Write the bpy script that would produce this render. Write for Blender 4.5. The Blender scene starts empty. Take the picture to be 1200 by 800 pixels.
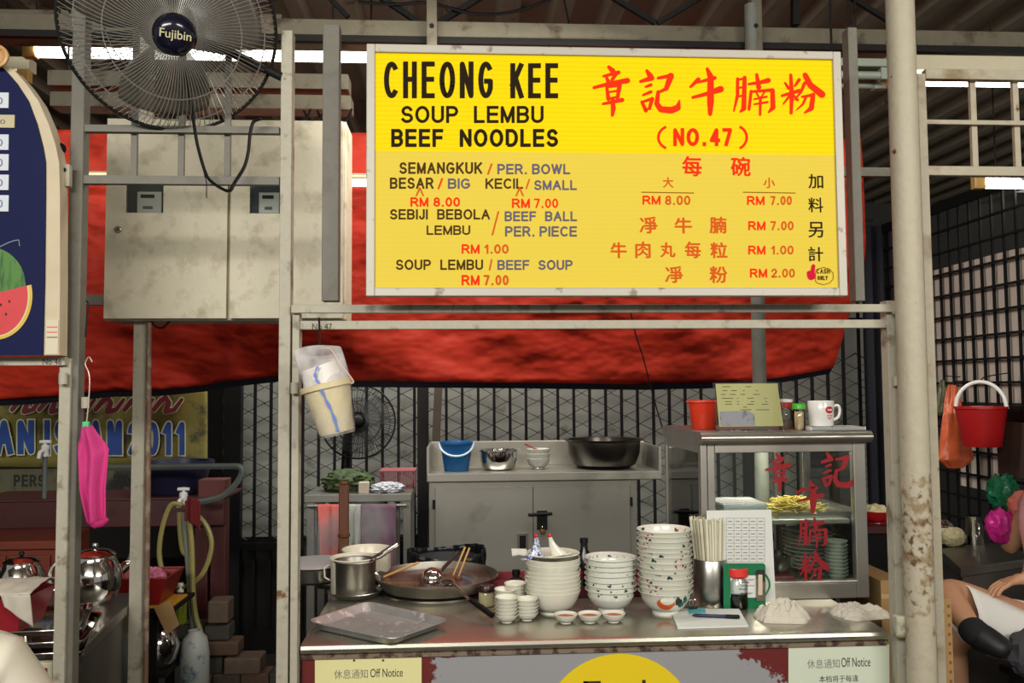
import bpy, bmesh, math, random
from mathutils import Vector, Matrix, Euler, noise
random.seed(7)
SC = bpy.context.scene
COL = SC.collection
# ---------------------------------------------------------------- camera
F_PX = 1000.0
CAM_LOC = Vector((0, 0, 1.5))
CAM_R = (Matrix.Rotation(math.radians(-3.4), 4, 'Z') @ Matrix.Rotation(math.radians(90 + 3.2), 4, 'X')
         @ Matrix.Rotation(math.radians(-0.4), 4, 'Z'))
cd = bpy.data.cameras.new('camera'); cam = bpy.data.objects.new('camera', cd); COL.objects.link(cam)
cd.sensor_width = 36; cd.lens = F_PX / 1200 * 36; cd.clip_start = .05; cd.clip_end = 200
cam.matrix_world = Matrix.Translation(CAM_LOC) @ CAM_R
SC.camera = cam
# ---------------------------------------------------------------- world, lamps, exposure
w = bpy.data.worlds.new('world'); SC.world = w; w.use_nodes = True
w.node_tree.nodes['Background'].inputs[0].default_value = (1.0, .96, .88, 1)
w.node_tree.nodes['Background'].inputs[1].default_value = .30
def area(name, loc, target, sx, sy, power, col):
    l = bpy.data.lights.new(name, 'AREA'); l.shape = 'RECTANGLE'; l.size = sx; l.size_y = sy; l.energy = power; l.color = col
    o = bpy.data.objects.new(name, l); COL.objects.link(o); o.location = loc
    o.rotation_euler = (Vector(target) - Vector(loc)).to_track_quat('-Z', 'Y').to_euler()
    return o
area('hall_lamp_light', (-1.2, -1.6, 2.75), (0, 2.6, 1.0), 2.6, .5, 132, (1, .97, .91))
area('hall_lamp_light', (2.2, -1.2, 2.7), (.8, 2.6, .9), 1.6, .5, 82, (1, .95, .86))
area('tarp_fill_light', (.35, 2.75, 2.62), (.1, 3.7, 1.5), 1.2, .15, 17, (1, .96, .88))  # unseen area fill added to brighten the red tarp
area('rear_fill_light', (-.1, 3.98, 2.55), (.1, 4.75, 1.0), 2.6, .15, 52, (1, .98, .92))  # unseen area fill added to brighten the back wall and cabinet
SC.view_settings.view_transform = 'Standard'; SC.view_settings.look = 'None'
SC.view_settings.exposure = 0.0; SC.view_settings.gamma = 1; SC.view_settings.use_curve_mapping = False
SC.cycles.max_bounces = 8; SC.cycles.transparent_max_bounces = 16; SC.cycles.caustics_reflective = False; SC.cycles.caustics_refractive = False
SC.cycles.use_denoising = True
# ---------------------------------------------------------------- unprojection of measured points to real places
def ray(px, py):
    return (CAM_R.to_3x3() @ Vector(((px - 600) / F_PX, (400 - py) / F_PX, -1)))
def P(px, py, Y):
    d = ray(px, py); return CAM_LOC + d * (Y / d.y)
def PZ(px, py, z):
    d = ray(px, py); return CAM_LOC + d * ((z - 1.5) / d.z)
def PX(px, py, X):
    d = ray(px, py); return CAM_LOC + d * (X / d.x)
def on(px, py, z, r=0.0):            # centre of a round thing of radius r whose front touches the surface z at this point
    p = PZ(px, py, z); k = (p.y + r) / p.y
    return Vector((p.x * k, p.y + r, z))
def XR(x0, x1, yy, Y): return P(x0, yy, Y).x, P(x1, yy, Y).x
# ---------------------------------------------------------------- materials
MATS = {}
def lin(c):
    f = lambda v: v / 12.92 if v <= .04045 else ((v + .055) / 1.055) ** 2.4
    return tuple(f(v / 255) for v in c[:3]) + (1,)
def mat(name, col, rough=.5, metal=0, n1=None, n2=None, bump=None, spec=.5, trans=0, alpha=1, emit=None, coat=0, vari=None, stretch=None, sub=0):
    """col sRGB 0-255; n1,n2 = (scale, sRGB colour, threshold, softness) patches; bump = (scale, strength)"""
    if name in MATS: return MATS[name]
    m = bpy.data.materials.new(name); MATS[name] = m; m.use_nodes = True
    nt = m.node_tree; N = nt.nodes; L = nt.links
    b = N['Principled BSDF']
    b.inputs['Base Color'].default_value = lin(col); b.inputs['Roughness'].default_value = rough
    b.inputs['Metallic'].default_value = metal; b.inputs['Specular IOR Level'].default_value = spec
    if trans: b.inputs['Transmission Weight'].default_value = trans
    if alpha < 1: b.inputs['Alpha'].default_value = alpha
    if coat: b.inputs['Coat Weight'].default_value = coat
    if sub: b.inputs['Subsurface Weight'].default_value = sub; b.inputs['Subsurface Radius'].default_value = (.02, .01, .006)
    if emit: b.inputs['Emission Color'].default_value = lin(emit[0]); b.inputs['Emission Strength'].default_value = emit[1]
    tc = N.new('ShaderNodeTexCoord'); vec = tc.outputs['Object']
    if stretch:
        mp = N.new('ShaderNodeMapping'); mp.inputs['Scale'].default_value = stretch; L.new(vec, mp.inputs[0]); vec = mp.outputs[0]
    last = None
    def tex(scale, det=5, rg=.6):
        t = N.new('ShaderNodeTexNoise'); t.inputs['Scale'].default_value = scale; t.inputs['Detail'].default_value = det
        t.inputs['Roughness'].default_value = rg; L.new(vec, t.inputs['Vector']); return t.outputs['Fac']
    if vari:
        mx = N.new('ShaderNodeMix'); mx.data_type = 'RGBA'; mx.inputs[6].default_value = lin(col); mx.inputs[7].default_value = lin(vari[1])
        L.new(tex(vari[0]), mx.inputs[0]); last = mx.outputs[2]
    for n in (n1, n2):
        if not n: continue
        r = N.new('ShaderNodeMapRange'); r.inputs[1].default_value = n[2]; r.inputs[2].default_value = n[2] + n[3]
        L.new(tex(n[0]), r.inputs[0])
        mx = N.new('ShaderNodeMix'); mx.data_type = 'RGBA'
        if last: L.new(last, mx.inputs[6])
        else: mx.inputs[6].default_value = lin(col)
        mx.inputs[7].default_value = lin(n[1]); L.new(r.outputs[0], mx.inputs[0]); last = mx.outputs[2]
    if last:
        L.new(last, b.inputs['Base Color'])
        if emit: L.new(last, b.inputs['Emission Color'])
    if metal and vari is None and not n1 is None:
        pass
    if bump:
        bp = N.new('ShaderNodeBump'); bp.inputs['Strength'].default_value = bump[1]; bp.inputs['Distance'].default_value = bump[2] if len(bump) > 2 else .004
        L.new(tex(bump[0], *((bump[3], .45) if len(bump) > 3 else ())), bp.inputs['Height']); L.new(bp.outputs[0], b.inputs['Normal'])
    return m
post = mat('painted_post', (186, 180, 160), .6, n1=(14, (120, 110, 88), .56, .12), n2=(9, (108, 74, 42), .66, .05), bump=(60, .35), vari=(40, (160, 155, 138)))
post_shaded = mat('shaded_grey_post', (118, 115, 102), .55, n1=(16, (100, 95, 82), .57, .15), n2=(10, (92, 66, 42), .7, .05), bump=(60, .3), vari=(30, (98, 95, 84)))  # greyer than the cream paint: dimmer light on the upper frame put into colour
pole_m = mat('pole_paint', (186, 178, 156), .55, n1=(4.5, (132, 112, 80), .56, .12), n2=(17, (88, 60, 34), .68, .04), bump=(50, .5), vari=(30, (160, 150, 128)))
beam_m = mat('beam_paint', (116, 108, 88), .7, n1=(7, (62, 50, 36), .55, .12), bump=(30, .3), vari=(20, (90, 86, 72)))
dark_m = mat('dark_iron', (26, 24, 22), .6, spec=.2, bump=(40, .2))
black_m = mat('black_paint', (10, 10, 11), .5, spec=.25)
steel = mat('brushed_steel', (190, 187, 180), .30, 1, vari=(9, (150, 147, 140)), bump=(14, .05))
steel_d = mat('dull_steel', (165, 160, 150), .42, 1, vari=(7, (120, 116, 108)), bump=(20, .08))
steel_top = mat('worn_steel_top', (204, 200, 184), .26, .85, vari=(5, (176, 172, 156)), n1=(5, (150, 110, 100), .62, .12), bump=(9, .06))
chrome = mat('polished_steel', (215, 213, 208), .10, 1, bump=(8, .03))
alu = mat('sign_aluminium', (176, 172, 160), .5, .2, n1=(22, (130, 118, 104), .60, .08), vari=(9, (178, 172, 160)))
china = mat('glazed_china', (226, 224, 208), .16, coat=.3, vari=(14, (214, 212, 196)))
china2 = mat('grey_glazed_china', (206, 208, 196), .18, coat=.3, vari=(20, (196, 198, 186)))
white_pl = mat('white_plastic', (232, 230, 222), .35)
paper_y = mat('yellow_paper', (226, 220, 160), .8, vari=(6, (218, 212, 152)))
paper_w = mat('white_paper', (224, 226, 220), .8, vari=(6, (214, 216, 210)))
paper_g = mat('pale_green_paper', (206, 214, 194), .8, vari=(6, (198, 206, 184)))
cloth_w = mat('white_cloth', (212, 205, 190), .95, vari=(25, (190, 182, 166)), bump=(220, .3), spec=.1)
ink = mat('black_ink', (34, 32, 30), .7)
ink_grey = mat('grey_ink', (120, 120, 110), .7)
red_pl = mat('red_plastic', (164, 24, 26), .35)
orange_pl = mat('orange_plastic', (226, 62, 34), .35)
green_pl = mat('green_plastic', (18, 110, 60), .35)
blue_pl = mat('blue_plastic', (24, 92, 150), .35)
wood = mat('brown_wood', (108, 58, 26), .5, vari=(16, (70, 34, 14)), stretch=(6, 6, 1))
cardboard = mat('cardboard', (176, 140, 92), .85, vari=(9, (158, 122, 76)))
skin = mat('skin', (196, 150, 116), .55, sub=.1, vari=(9, (184, 132, 100)))
lightwood = mat('bamboo', (206, 160, 96), .6, vari=(12, (180, 130, 70)))
maroon = mat('maroon_paint', (66, 24, 23), .5, n1=(9, (50, 18, 18), .6, .1), bump=(20, .2))
def add_rust_band(m, zc_, half, cols):      # corroded stretch of the pole, with its own ragged outline
    N = m.node_tree.nodes; L = m.node_tree.links; b = N['Principled BSDF']; src = b.inputs['Base Color'].links[0].from_socket
    tc = N.new('ShaderNodeTexCoord'); sp = N.new('ShaderNodeSeparateXYZ'); L.new(tc.outputs['Object'], sp.inputs[0])
    def mm(op, a, c):
        q = N.new('ShaderNodeMath'); q.operation = op
        for i, v in enumerate((a, c)):
            if isinstance(v, (int, float)): q.inputs[i].default_value = v
            elif v is not None: L.new(v, q.inputs[i])
        return q.outputs[0]
    d = mm('DIVIDE', mm('ABSOLUTE', mm('SUBTRACT', sp.outputs['Z'], zc_), None), half)
    for sc_n, thr, col in ((30, .58, cols[0]), (60, .66, cols[1])):
        n = N.new('ShaderNodeTexNoise'); n.inputs['Scale'].default_value = sc_n; n.inputs['Detail'].default_value = 6; L.new(tc.outputs['Object'], n.inputs['Vector'])
        r = N.new('ShaderNodeMapRange'); r.inputs[1].default_value = thr - .03; r.inputs[2].default_value = thr + .09; L.new(mm('SUBTRACT', mm('ADD', n.outputs['Fac'], .10), mm('MULTIPLY', mm('MULTIPLY', d, d), .16)), r.inputs[0])
        mx = N.new('ShaderNodeMix'); mx.data_type = 'RGBA'; L.new(src, mx.inputs[6]); mx.inputs[7].default_value = lin(col); L.new(r.outputs[0], mx.inputs[0]); src = mx.outputs[2]
    L.new(src, b.inputs['Base Color'])
def glass_mat(name, tint=(246, 249, 247), a=.03, rough=.03):
    if name in MATS: return MATS[name]
    m = bpy.data.materials.new(name); MATS[name] = m; m.use_nodes = True; N = m.node_tree.nodes; L = m.node_tree.links
    N.remove(N['Principled BSDF']); o = N['Material Output']
    t = N.new('ShaderNodeBsdfTransparent'); t.inputs[0].default_value = lin(tint)
    g = N.new('ShaderNodeBsdfGlossy'); g.inputs['Roughness'].default_value = rough
    fr = N.new('ShaderNodeFresnel'); fr.inputs[0].default_value = 1.45
    ad = N.new('ShaderNodeMath'); ad.operation = 'MULTIPLY_ADD'; ad.inputs[1].default_value = 1.0; ad.inputs[2].default_value = a * .3
    mx = N.new('ShaderNodeMixShader'); L.new(fr.outputs[0], ad.inputs[0]); L.new(ad.outputs[0], mx.inputs[0]); L.new(t.outputs[0], mx.inputs[1]); L.new(g.outputs[0], mx.inputs[2]); L.new(mx.outputs[0], o.inputs[0])
    return m
glass = glass_mat('clear_glass')
glass_t = glass_mat('smoky_glass', (242, 247, 244), .05)
def film_mat(name, tint, dens=.35, rough=.25):      # thin plastic film
    if name in MATS: return MATS[name]
    m = bpy.data.materials.new(name); MATS[name] = m; m.use_nodes = True; N = m.node_tree.nodes; L = m.node_tree.links
    b = N['Principled BSDF']; b.inputs['Base Color'].default_value = lin(tint); b.inputs['Specular IOR Level'].default_value = .5; b.inputs['Roughness'].default_value = rough
    tc = N.new('ShaderNodeTexCoord'); t = N.new('ShaderNodeTexNoise'); t.inputs['Scale'].default_value = 18; L.new(tc.outputs['Object'], t.inputs['Vector'])
    r = N.new('ShaderNodeMapRange'); r.inputs[1].default_value = .3; r.inputs[2].default_value = .7; r.inputs[3].default_value = max(0, dens - .15); r.inputs[4].default_value = min(1, dens + .25)
    L.new(t.outputs['Fac'], r.inputs[0]); L.new(r.outputs[0], b.inputs['Alpha'])
    bp = N.new('ShaderNodeBump'); bp.inputs['Strength'].default_value = .8; bp.inputs['Distance'].default_value = .006; L.new(t.outputs['Fac'], bp.inputs['Height']); L.new(bp.outputs[0], b.inputs['Normal'])
    return m
film = film_mat('clear_film', (225, 222, 220), .42)
# ---------------------------------------------------------------- mesh building
class MB:
    def __init__(s): s.v = []; s.f = []; s.mi = []; s.cur = 0
    def add(s, vs, fs):
        o = len(s.v); s.v += [Vector(v) for v in vs]; s.f += [tuple(i + o for i in f) for f in fs]; s.mi += [s.cur] * len(fs); return s
    def box(s, x0, x1, y0, y1, z0, z1):
        return s.add([(x, y, z) for z in (z0, z1) for y in (y0, y1) for x in (x0, x1)],
                     [(0, 2, 3, 1), (4, 5, 7, 6), (0, 1, 5, 4), (2, 6, 7, 3), (0, 4, 6, 2), (1, 3, 7, 5)])
    def obox(s, c, size, R=None):
        a = Vector(size) / 2; c = Vector(c); R = R or Matrix.Identity(3)
        return s.add([c + R @ Vector((x * a.x, y * a.y, z * a.z)) for z in (-1, 1) for y in (-1, 1) for x in (-1, 1)],
                     [(0, 2, 3, 1), (4, 5, 7, 6), (0, 1, 5, 4), (2, 6, 7, 3), (0, 4, 6, 2), (1, 3, 7, 5)])
    def bar(s, a, b, wx, wy):      # box bar from a to b
        a = Vector(a); b = Vector(b); d = b - a
        z = d.normalized(); ref = Vector((0, 1, 0)) if abs(z.y) < .9 else Vector((0, 0, 1))
        x = ref.cross(z).normalized(); y = z.cross(x)
        R = Matrix((x, y, z)).transposed()
        return s.obox((a + b) / 2, (wx, wy, d.length), R)
    def tube(s, pts, r, seg=8, caps=True, closed=False):
        pts = [Vector(p) for p in pts]; n = len(pts)
        rs = r if isinstance(r, (list, tuple)) else [r] * n
        vs = []; up = None
        for i, p in enumerate(pts):
            if closed: t = pts[(i + 1) % n] - pts[i - 1]
            else: t = pts[min(i + 1, n - 1)] - pts[max(i - 1, 0)]
            if t.length < 1e-9: t = Vector((0, 0, 1))
            t.normalize()
            if up is None: up = Vector((0, 0, 1)) if abs(t.z) < .9 else Vector((1, 0, 0))
            x = up.cross(t); 
            if x.length < 1e-6: x = Vector((1, 0, 0)).cross(t)
            x.normalize(); y = t.cross(x); up = y
            for k in range(seg):
                a = 2 * math.pi * k / seg; vs.append(p + (x * math.cos(a) + y * math.sin(a)) * rs[i])
        fs = []
        for i in range(n if closed else n - 1):
            j = (i + 1) % n
            for k in range(seg): fs.append((i * seg + k, i * seg + (k + 1) % seg, j * seg + (k + 1) % seg, j * seg + k))
        if caps and not closed:
            fs.append(tuple(range(seg))[::-1]); fs.append(tuple((n - 1) * seg + k for k in range(seg)))
        return s.add(vs, fs)
    def lathe(s, prof, c=(0, 0, 0), seg=32, R=None, sx=1, sy=1):
        c = Vector(c); vs = []; n = len(prof)
        for r, z in prof:
            for k in range(seg):
                a = 2 * math.pi * k / seg; v = Vector((r * math.cos(a) * sx, r * math.sin(a) * sy, z)); vs.append(c + (R @ v if R else v))
        fs = [(i * seg + k, i * seg + (k + 1) % seg, (i + 1) * seg + (k + 1) % seg, (i + 1) * seg + k) for i in range(n - 1) for k in range(seg)]
        if prof[0][0] > 1e-5 and getattr(s, 'capends', True): fs.append(tuple(range(seg))[::-1])
        if prof[-1][0] > 1e-5 and getattr(s, 'capends', True): fs.append(tuple((n - 1) * seg + k for k in range(seg)))
        return s.add(vs, fs)
    def prism(s, poly, y0, y1, cap=True):       # poly [(x,z)] extruded in y
        n = len(poly); vs = [(x, y0, z) for x, z in poly] + [(x, y1, z) for x, z in poly]
        fs = [(i, (i + 1) % n, n + (i + 1) % n, n + i) for i in range(n)]
        if cap: fs += [tuple(range(n))[::-1], tuple(range(n, 2 * n))]
        return s.add(vs, fs)
    def sheet(s, nu, nv, fn):
        vs = [fn(i / nu, j / nv) for j in range(nv + 1) for i in range(nu + 1)]
        return s.add(vs, [(j * (nu + 1) + i, j * (nu + 1) + i + 1, (j + 1) * (nu + 1) + i + 1, (j + 1) * (nu + 1) + i) for j in range(nv) for i in range(nu)])
    def ball(s, c, r, seg=16, rings=10, sc=(1, 1, 1), nz=0, nf=3, flat=None, R=None):
        c = Vector(c); vs = []; fs = []
        for i in range(rings + 1):
            th = math.pi * i / rings
            for k in range(seg):
                a = 2 * math.pi * k / seg
                d = Vector((math.sin(th) * math.cos(a), math.sin(th) * math.sin(a), math.cos(th)))
                rr = r * (1 + (nz * noise.noise(d * nf + c * 7) if nz else 0))
                v = Vector((d.x * rr * sc[0], d.y * rr * sc[1], d.z * rr * sc[2]))
                if flat is not None and v.z < flat: v.z = flat
                vs.append(c + (R @ v if R else v))
        for i in range(rings):
            for k in range(seg): fs.append((i * seg + k, i * seg + (k + 1) % seg, (i + 1) * seg + (k + 1) % seg, (i + 1) * seg + k))
        return s.add(vs, fs)
    def xform(s, M):
        s.v = [M @ v for v in s.v]; return s
ORG = {}
def finish(me, smooth, ang=38):
    bm = bmesh.new(); bm.from_mesh(me); bmesh.ops.remove_doubles(bm, verts=bm.verts, dist=1e-6)
    bmesh.ops.recalc_face_normals(bm, faces=bm.faces); bm.to_mesh(me); bm.free()
    if smooth:
        me.shade_smooth(); me.set_sharp_from_angle(angle=math.radians(ang))
def thing(name, label, cat, loc=(0, 0, 0), group=None, rz=0):
    o = bpy.data.objects.new(name, None); o.empty_display_size = .05; COL.objects.link(o)
    o.location = loc; o.rotation_euler = (0, 0, rz); o['label'] = label; o['category'] = cat
    if group: o['group'] = group
    ORG[o.name] = Vector(loc); return o
def obj(name, mb, m, parent=None, label=None, smooth=True, bevel=0, kind=None, solid=0, org=None, local=False):
    """mb in world coordinates unless local"""
    me = bpy.data.meshes.new(name)
    if parent is not None: o0 = ORG[parent.name]
    elif org is not None: o0 = Vector(org)
    else:
        xs = [v.x for v in mb.v]; ys = [v.y for v in mb.v]; zs = [v.z for v in mb.v]
        o0 = Vector(((min(xs) + max(xs)) / 2, (min(ys) + max(ys)) / 2, min(zs)))
    if local: off = Vector((0, 0, 0))
    else: off = o0
    me.from_pydata([v - off for v in mb.v], [], mb.f)
    ml = m if isinstance(m, (list, tuple)) else [m]
    for x in ml: me.materials.append(x)
    if len(ml) > 1: me.polygons.foreach_set('material_index', mb.mi)
    finish(me, smooth)
    o = bpy.data.objects.new(name, me); COL.objects.link(o)
    if parent is not None: o.parent = parent
    else: o.location = o0
    ORG[o.name] = o0
    if solid:
        q = o.modifiers.new('s', 'SOLIDIFY'); q.thickness = solid; q.offset = 0
    if bevel:
        q = o.modifiers.new('b', 'BEVEL'); q.width = bevel; q.segments = 2; q.limit_method = 'ANGLE'; q.angle_limit = math.radians(50)
    if label: o['label'] = label
    if kind: o['kind'] = kind
    return o
def solo(name, mb, m, label, cat, group=None, **k):
    o = obj(name, mb, m, **k); o['label'] = label; o['category'] = cat
    if group: o['group'] = group
    return o
def struct(name, mb, m, parent=None, **k):
    o = obj(name, mb, m, parent, **k)
    if parent is None: o['kind'] = 'structure'
    return o
def kids(o): return list(o.children)
def dup(root, loc, rot=None, label=None, group=None, scale=None):
    c = root.copy(); COL.objects.link(c); c.location = loc
    if rot is not None: c.rotation_euler = rot
    if scale: c.scale = scale
    if label: c['label'] = label
    if group: c['group'] = group
    ORG[c.name] = Vector(loc)
    for ch in CH.get(root.name, []):
        d = ch.copy(); COL.objects.link(d); d.parent = c
        for g in CH.get(ch.name, []):
            e = g.copy(); COL.objects.link(e); e.parent = d
    return c
CH = {}
def remember(root):
    CH[root.name] = [o for o in COL.objects if o.parent == root]
    for c in CH[root.name]: CH[c.name] = [o for o in COL.objects if o.parent == c]
def dims(poly): xs = [p[0] for p in poly]; return min(xs), max(xs)
# text as flat mesh, fitted to a measured box on the plane Y
def text_mesh(body, off=0.0):
    c = bpy.data.curves.new('t', 'FONT'); c.body = body; c.resolution_u = 4; c.offset = off; c.fill_mode = 'FRONT'
    o = bpy.data.objects.new('t', c); COL.objects.link(o); bpy.context.view_layer.update()
    me = bpy.data.meshes.new_from_object(o.evaluated_get(bpy.context.evaluated_depsgraph_get()))
    vs = [v.co.copy() for v in me.vertices]; fs = [tuple(p.vertices) for p in me.polygons]
    bpy.data.objects.remove(o); bpy.data.curves.remove(c); bpy.data.meshes.remove(me)
    return vs, fs
def fit_text(mb, body, x0, y0, x1, y1, Y, off=0.0, shear=0.0, frame=None):
    vs, fs = text_mesh(body, off)
    a = min(v.x for v in vs); b = max(v.x for v in vs); c = min(v.y for v in vs); d = max(v.y for v in vs)
    ym = (y0 + y1) / 2; xm = (x0 + x1) / 2
    X0, X1 = P(x0, ym, Y).x, P(x1, ym, Y).x; Z1, Z0 = P(xm, y0, Y).z, P(xm, y1, Y).z
    out = []
    for v in vs:
        u = (v.x - a) / (b - a); t = (v.y - c) / max(d - c, 1e-6)
        q = Vector((X0 + (X1 - X0) * u + shear * (t - .5) * (Z1 - Z0), Y, Z0 + (Z1 - Z0) * t))
        out.append(frame(q) if frame else q)
    mb.add(out, fs); return mb
STK = [0]
def stroke(mb, pts, fn, square=False):     # brush stroke: [(x,y,w)], fn maps (x,y)->world point; square = butt ends, as in sans letters
    n = len(pts); f0 = fn; cnt = [0]
    def fn(x, y): return f0(x, y) + Vector((0, -2.5e-5 * (cnt[0] % 14), 0))
    STK[0] += 1; cnt[0] = STK[0] * 5
    for i in range(n - 1):
        cnt[0] += 1
        x0, y0, w0 = pts[i]; x1, y1, w1 = pts[i + 1]
        dx, dy = x1 - x0, y1 - y0; l = math.hypot(dx, dy) or 1; nx, ny = -dy / l, dx / l
        mb.add([fn(x0 + nx * w0 / 2, y0 + ny * w0 / 2), fn(x1 + nx * w1 / 2, y1 + ny * w1 / 2), fn(x1 - nx * w1 / 2, y1 - ny * w1 / 2), fn(x0 - nx * w0 / 2, y0 - ny * w0 / 2)], [(0, 1, 2, 3)])
    for i, (x, y, wd) in enumerate(pts):
        cnt[0] += 1
        if square and i in (0, n - 1):
            o = pts[1] if i == 0 else pts[-2]; dx, dy = x - o[0], y - o[1]; l = math.hypot(dx, dy) or 1; dx, dy = dx / l * wd / 2, dy / l * wd / 2
            if n <= 9 or (pts[0][0] - pts[-1][0]) ** 2 + (pts[0][1] - pts[-1][1]) ** 2 > .5: mb.add([fn(x - dy, y + dx), fn(x + dx - dy, y + dy + dx), fn(x + dx + dy, y + dy - dx), fn(x + dy, y - dx)], [(0, 1, 2, 3)])
            continue
        if square and 0 < i < n - 1:
            a_, b_ = pts[i - 1], pts[i + 1]
            if abs((x - a_[0]) * (b_[0] - x) + (y - a_[1]) * (b_[1] - y)) < 1e-3 and (abs(x - a_[0]) < 1e-3 or abs(y - a_[1]) < 1e-3):
                r = wd / 2; mb.add([fn(x - r, y - r), fn(x + r, y - r), fn(x + r, y + r), fn(x - r, y + r)], [(0, 1, 2, 3)]); continue
        mb.add([fn(x + wd / 2 * math.cos(k * math.pi / 4), y + wd / 2 * math.sin(k * math.pi / 4)) for k in range(8)], [tuple(range(8))])
GLYPHS = {
 'zhang': ((22, 30, 195, 272), [[(98, 36, 14), (118, 56, 22)], [(72, 80, 10), (145, 62, 16)], [(85, 80, 10), (95, 106, 16)], [(132, 70, 16), (112, 100, 12)],
    [(26, 135, 12), (100, 116, 16), (188, 101, 22)], [(88, 130, 12), (96, 190, 16)], [(88, 132, 10), (150, 121, 16)], [(150, 121, 18), (140, 186, 14)], [(95, 157, 7), (140, 150, 9)],
    [(95, 188, 9), (140, 180, 10)], [(70, 213, 10), (163, 194, 17)], [(116, 190, 16), (120, 235, 20), (115, 268, 12)]]),
 'ji': ((245, 50, 445, 250), [[(280, 55, 12), (298, 82, 24)], [(250, 106, 12), (305, 90, 20)], [(275, 131, 9), (300, 122, 13)], [(262, 170, 9), (300, 155, 13)],
    [(256, 203, 12), (276, 244, 16)], [(258, 203, 9), (306, 188, 14)], [(306, 188, 16), (293, 234, 13)], [(275, 240, 8), (295, 232, 10)],
    [(335, 90, 12), (398, 78, 16)], [(396, 80, 26), (374, 140, 18)], [(332, 160, 10), (374, 140, 14)], [(335, 155, 14), (328, 212, 20), (348, 238, 24), (400, 242, 26), (430, 230, 24), (438, 195, 5)]]),
 'niu': ((490, 38, 648, 268), [[(532, 96, 18), (495, 131, 10)], [(528, 110, 9), (610, 88, 16)], [(506, 182, 12), (570, 165, 16), (638, 142, 26)], [(574, 44, 12), (590, 82, 24), (590, 200, 27), (588, 262, 16)]]),
 'nan': ((700, 65, 905, 265), [[(722, 90, 12), (722, 170, 14), (704, 245, 6)], [(756, 85, 16), (752, 232, 20), (736, 248, 8)], [(722, 96, 8), (756, 88, 10)], [(722, 135, 7), (750, 130, 9)], [(720, 176, 7), (750, 170, 9)],
    [(776, 116, 10), (830, 108, 14), (870, 98, 20)], [(814, 70, 12), (824, 132, 20)], [(787, 150, 12), (777, 236, 12)], [(785, 152, 9), (890, 144, 14)], [(890, 146, 18), (892, 228, 20), (872, 250, 8)],
    [(812, 156, 7), (822, 174, 8)], [(852, 152, 8), (840, 172, 7)], [(802, 188, 7), (862, 176, 9)], [(802, 212, 7), (866, 202, 9)], [(832, 180, 12), (830, 262, 10)]]),
 'fen': ((935, 65, 1135, 262), [[(980, 72, 12), (985, 160, 18), (982, 256, 12)], [(938, 172, 10), (1020, 148, 15)], [(953, 110, 8), (970, 136, 13)], [(1020, 95, 14), (1000, 125, 9)], [(978, 168, 12), (945, 212, 6)], [(990, 165, 8), (1012, 192, 12)],
    [(1046, 112, 14), (1028, 155, 11), (998, 192, 5)], [(1048, 72, 20), (1072, 120, 24), (1128, 166, 28)], [(1034, 177, 9), (1086, 168, 13)], [(1086, 168, 18), (1078, 232, 20), (1046, 254, 7)], [(1052, 180, 11), (1038, 212, 9), (1008, 240, 5)]]),
}
def glyph(mb, key, fn_box, fat=1.0):      # fn_box(u,v) u,v in 0..1 (v down) -> world
    (a, b, c, d), st = GLYPHS[key]
    f = lambda x, y: fn_box((x - a) / (c - a), (y - b) / (d - b))
    for s_ in st: stroke(mb, [(x, y, w_ * fat) for x, y, w_ in s_], f)
def smoothpts(pts, n=6):     # Catmull-Rom
    pts = [Vector(p) for p in pts]; out = []
    for i in range(len(pts) - 1):
        p0 = pts[max(i - 1, 0)]; p1 = pts[i]; p2 = pts[i + 1]; p3 = pts[min(i + 2, len(pts) - 1)]
        for k in range(n):
            t = k / n; out.append(.5 * ((2 * p1) + (p2 - p0) * t + (2 * p0 - 5 * p1 + 4 * p2 - p3) * t * t + (3 * p1 - p0 - 3 * p2 + p3) * t ** 3))
    out.append(pts[-1]); return out
def skinned(name, nodes, edges, m, parent=None, org=None, sub=2):
    """nodes {key:(pos,radius or (rx,ry))}; first key is the root. Returns a baked, continuous mesh object"""
    keys = list(nodes); me = bpy.data.meshes.new(name)
    me.from_pydata([Vector(nodes[k][0]) for k in keys], [(keys.index(a), keys.index(b)) for a, b in edges], [])
    o = bpy.data.objects.new(name, me); COL.objects.link(o)
    o.modifiers.new('k', 'SKIN')
    for i, k in enumerate(keys):
        r = nodes[k][1]; me.skin_vertices[0].data[i].radius = r if isinstance(r, tuple) else (r, r); me.skin_vertices[0].data[i].use_root = (i == 0)
    q = o.modifiers.new('s', 'SUBSURF'); q.levels = sub; q.render_levels = sub
    bpy.context.view_layer.update()
    nm = bpy.data.meshes.new_from_object(o.evaluated_get(bpy.context.evaluated_depsgraph_get()))
    o.modifiers.clear(); o.data = nm; nm.materials.clear(); nm.materials.append(m); nm.shade_smooth()
    if parent is not None: o.parent = parent; o0 = ORG[parent.name]
    else: o0 = Vector(org)
    nm.transform(Matrix.Translation(-o0))
    if parent is None: o.location = o0
    ORG[o.name] = o0; return o
def pbar(mb, x0, y0, x1, y1, Y, d):     # axis-aligned box whose front face spans measured extents at Y, depth d
    xm, ym = (x0 + x1) / 2, (y0 + y1) / 2
    mb.box(P(x0, ym, Y).x, P(x1, ym, Y).x, Y, Y + d, P(xm, y1, Y).z, P(xm, y0, Y).z); return mb
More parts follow.
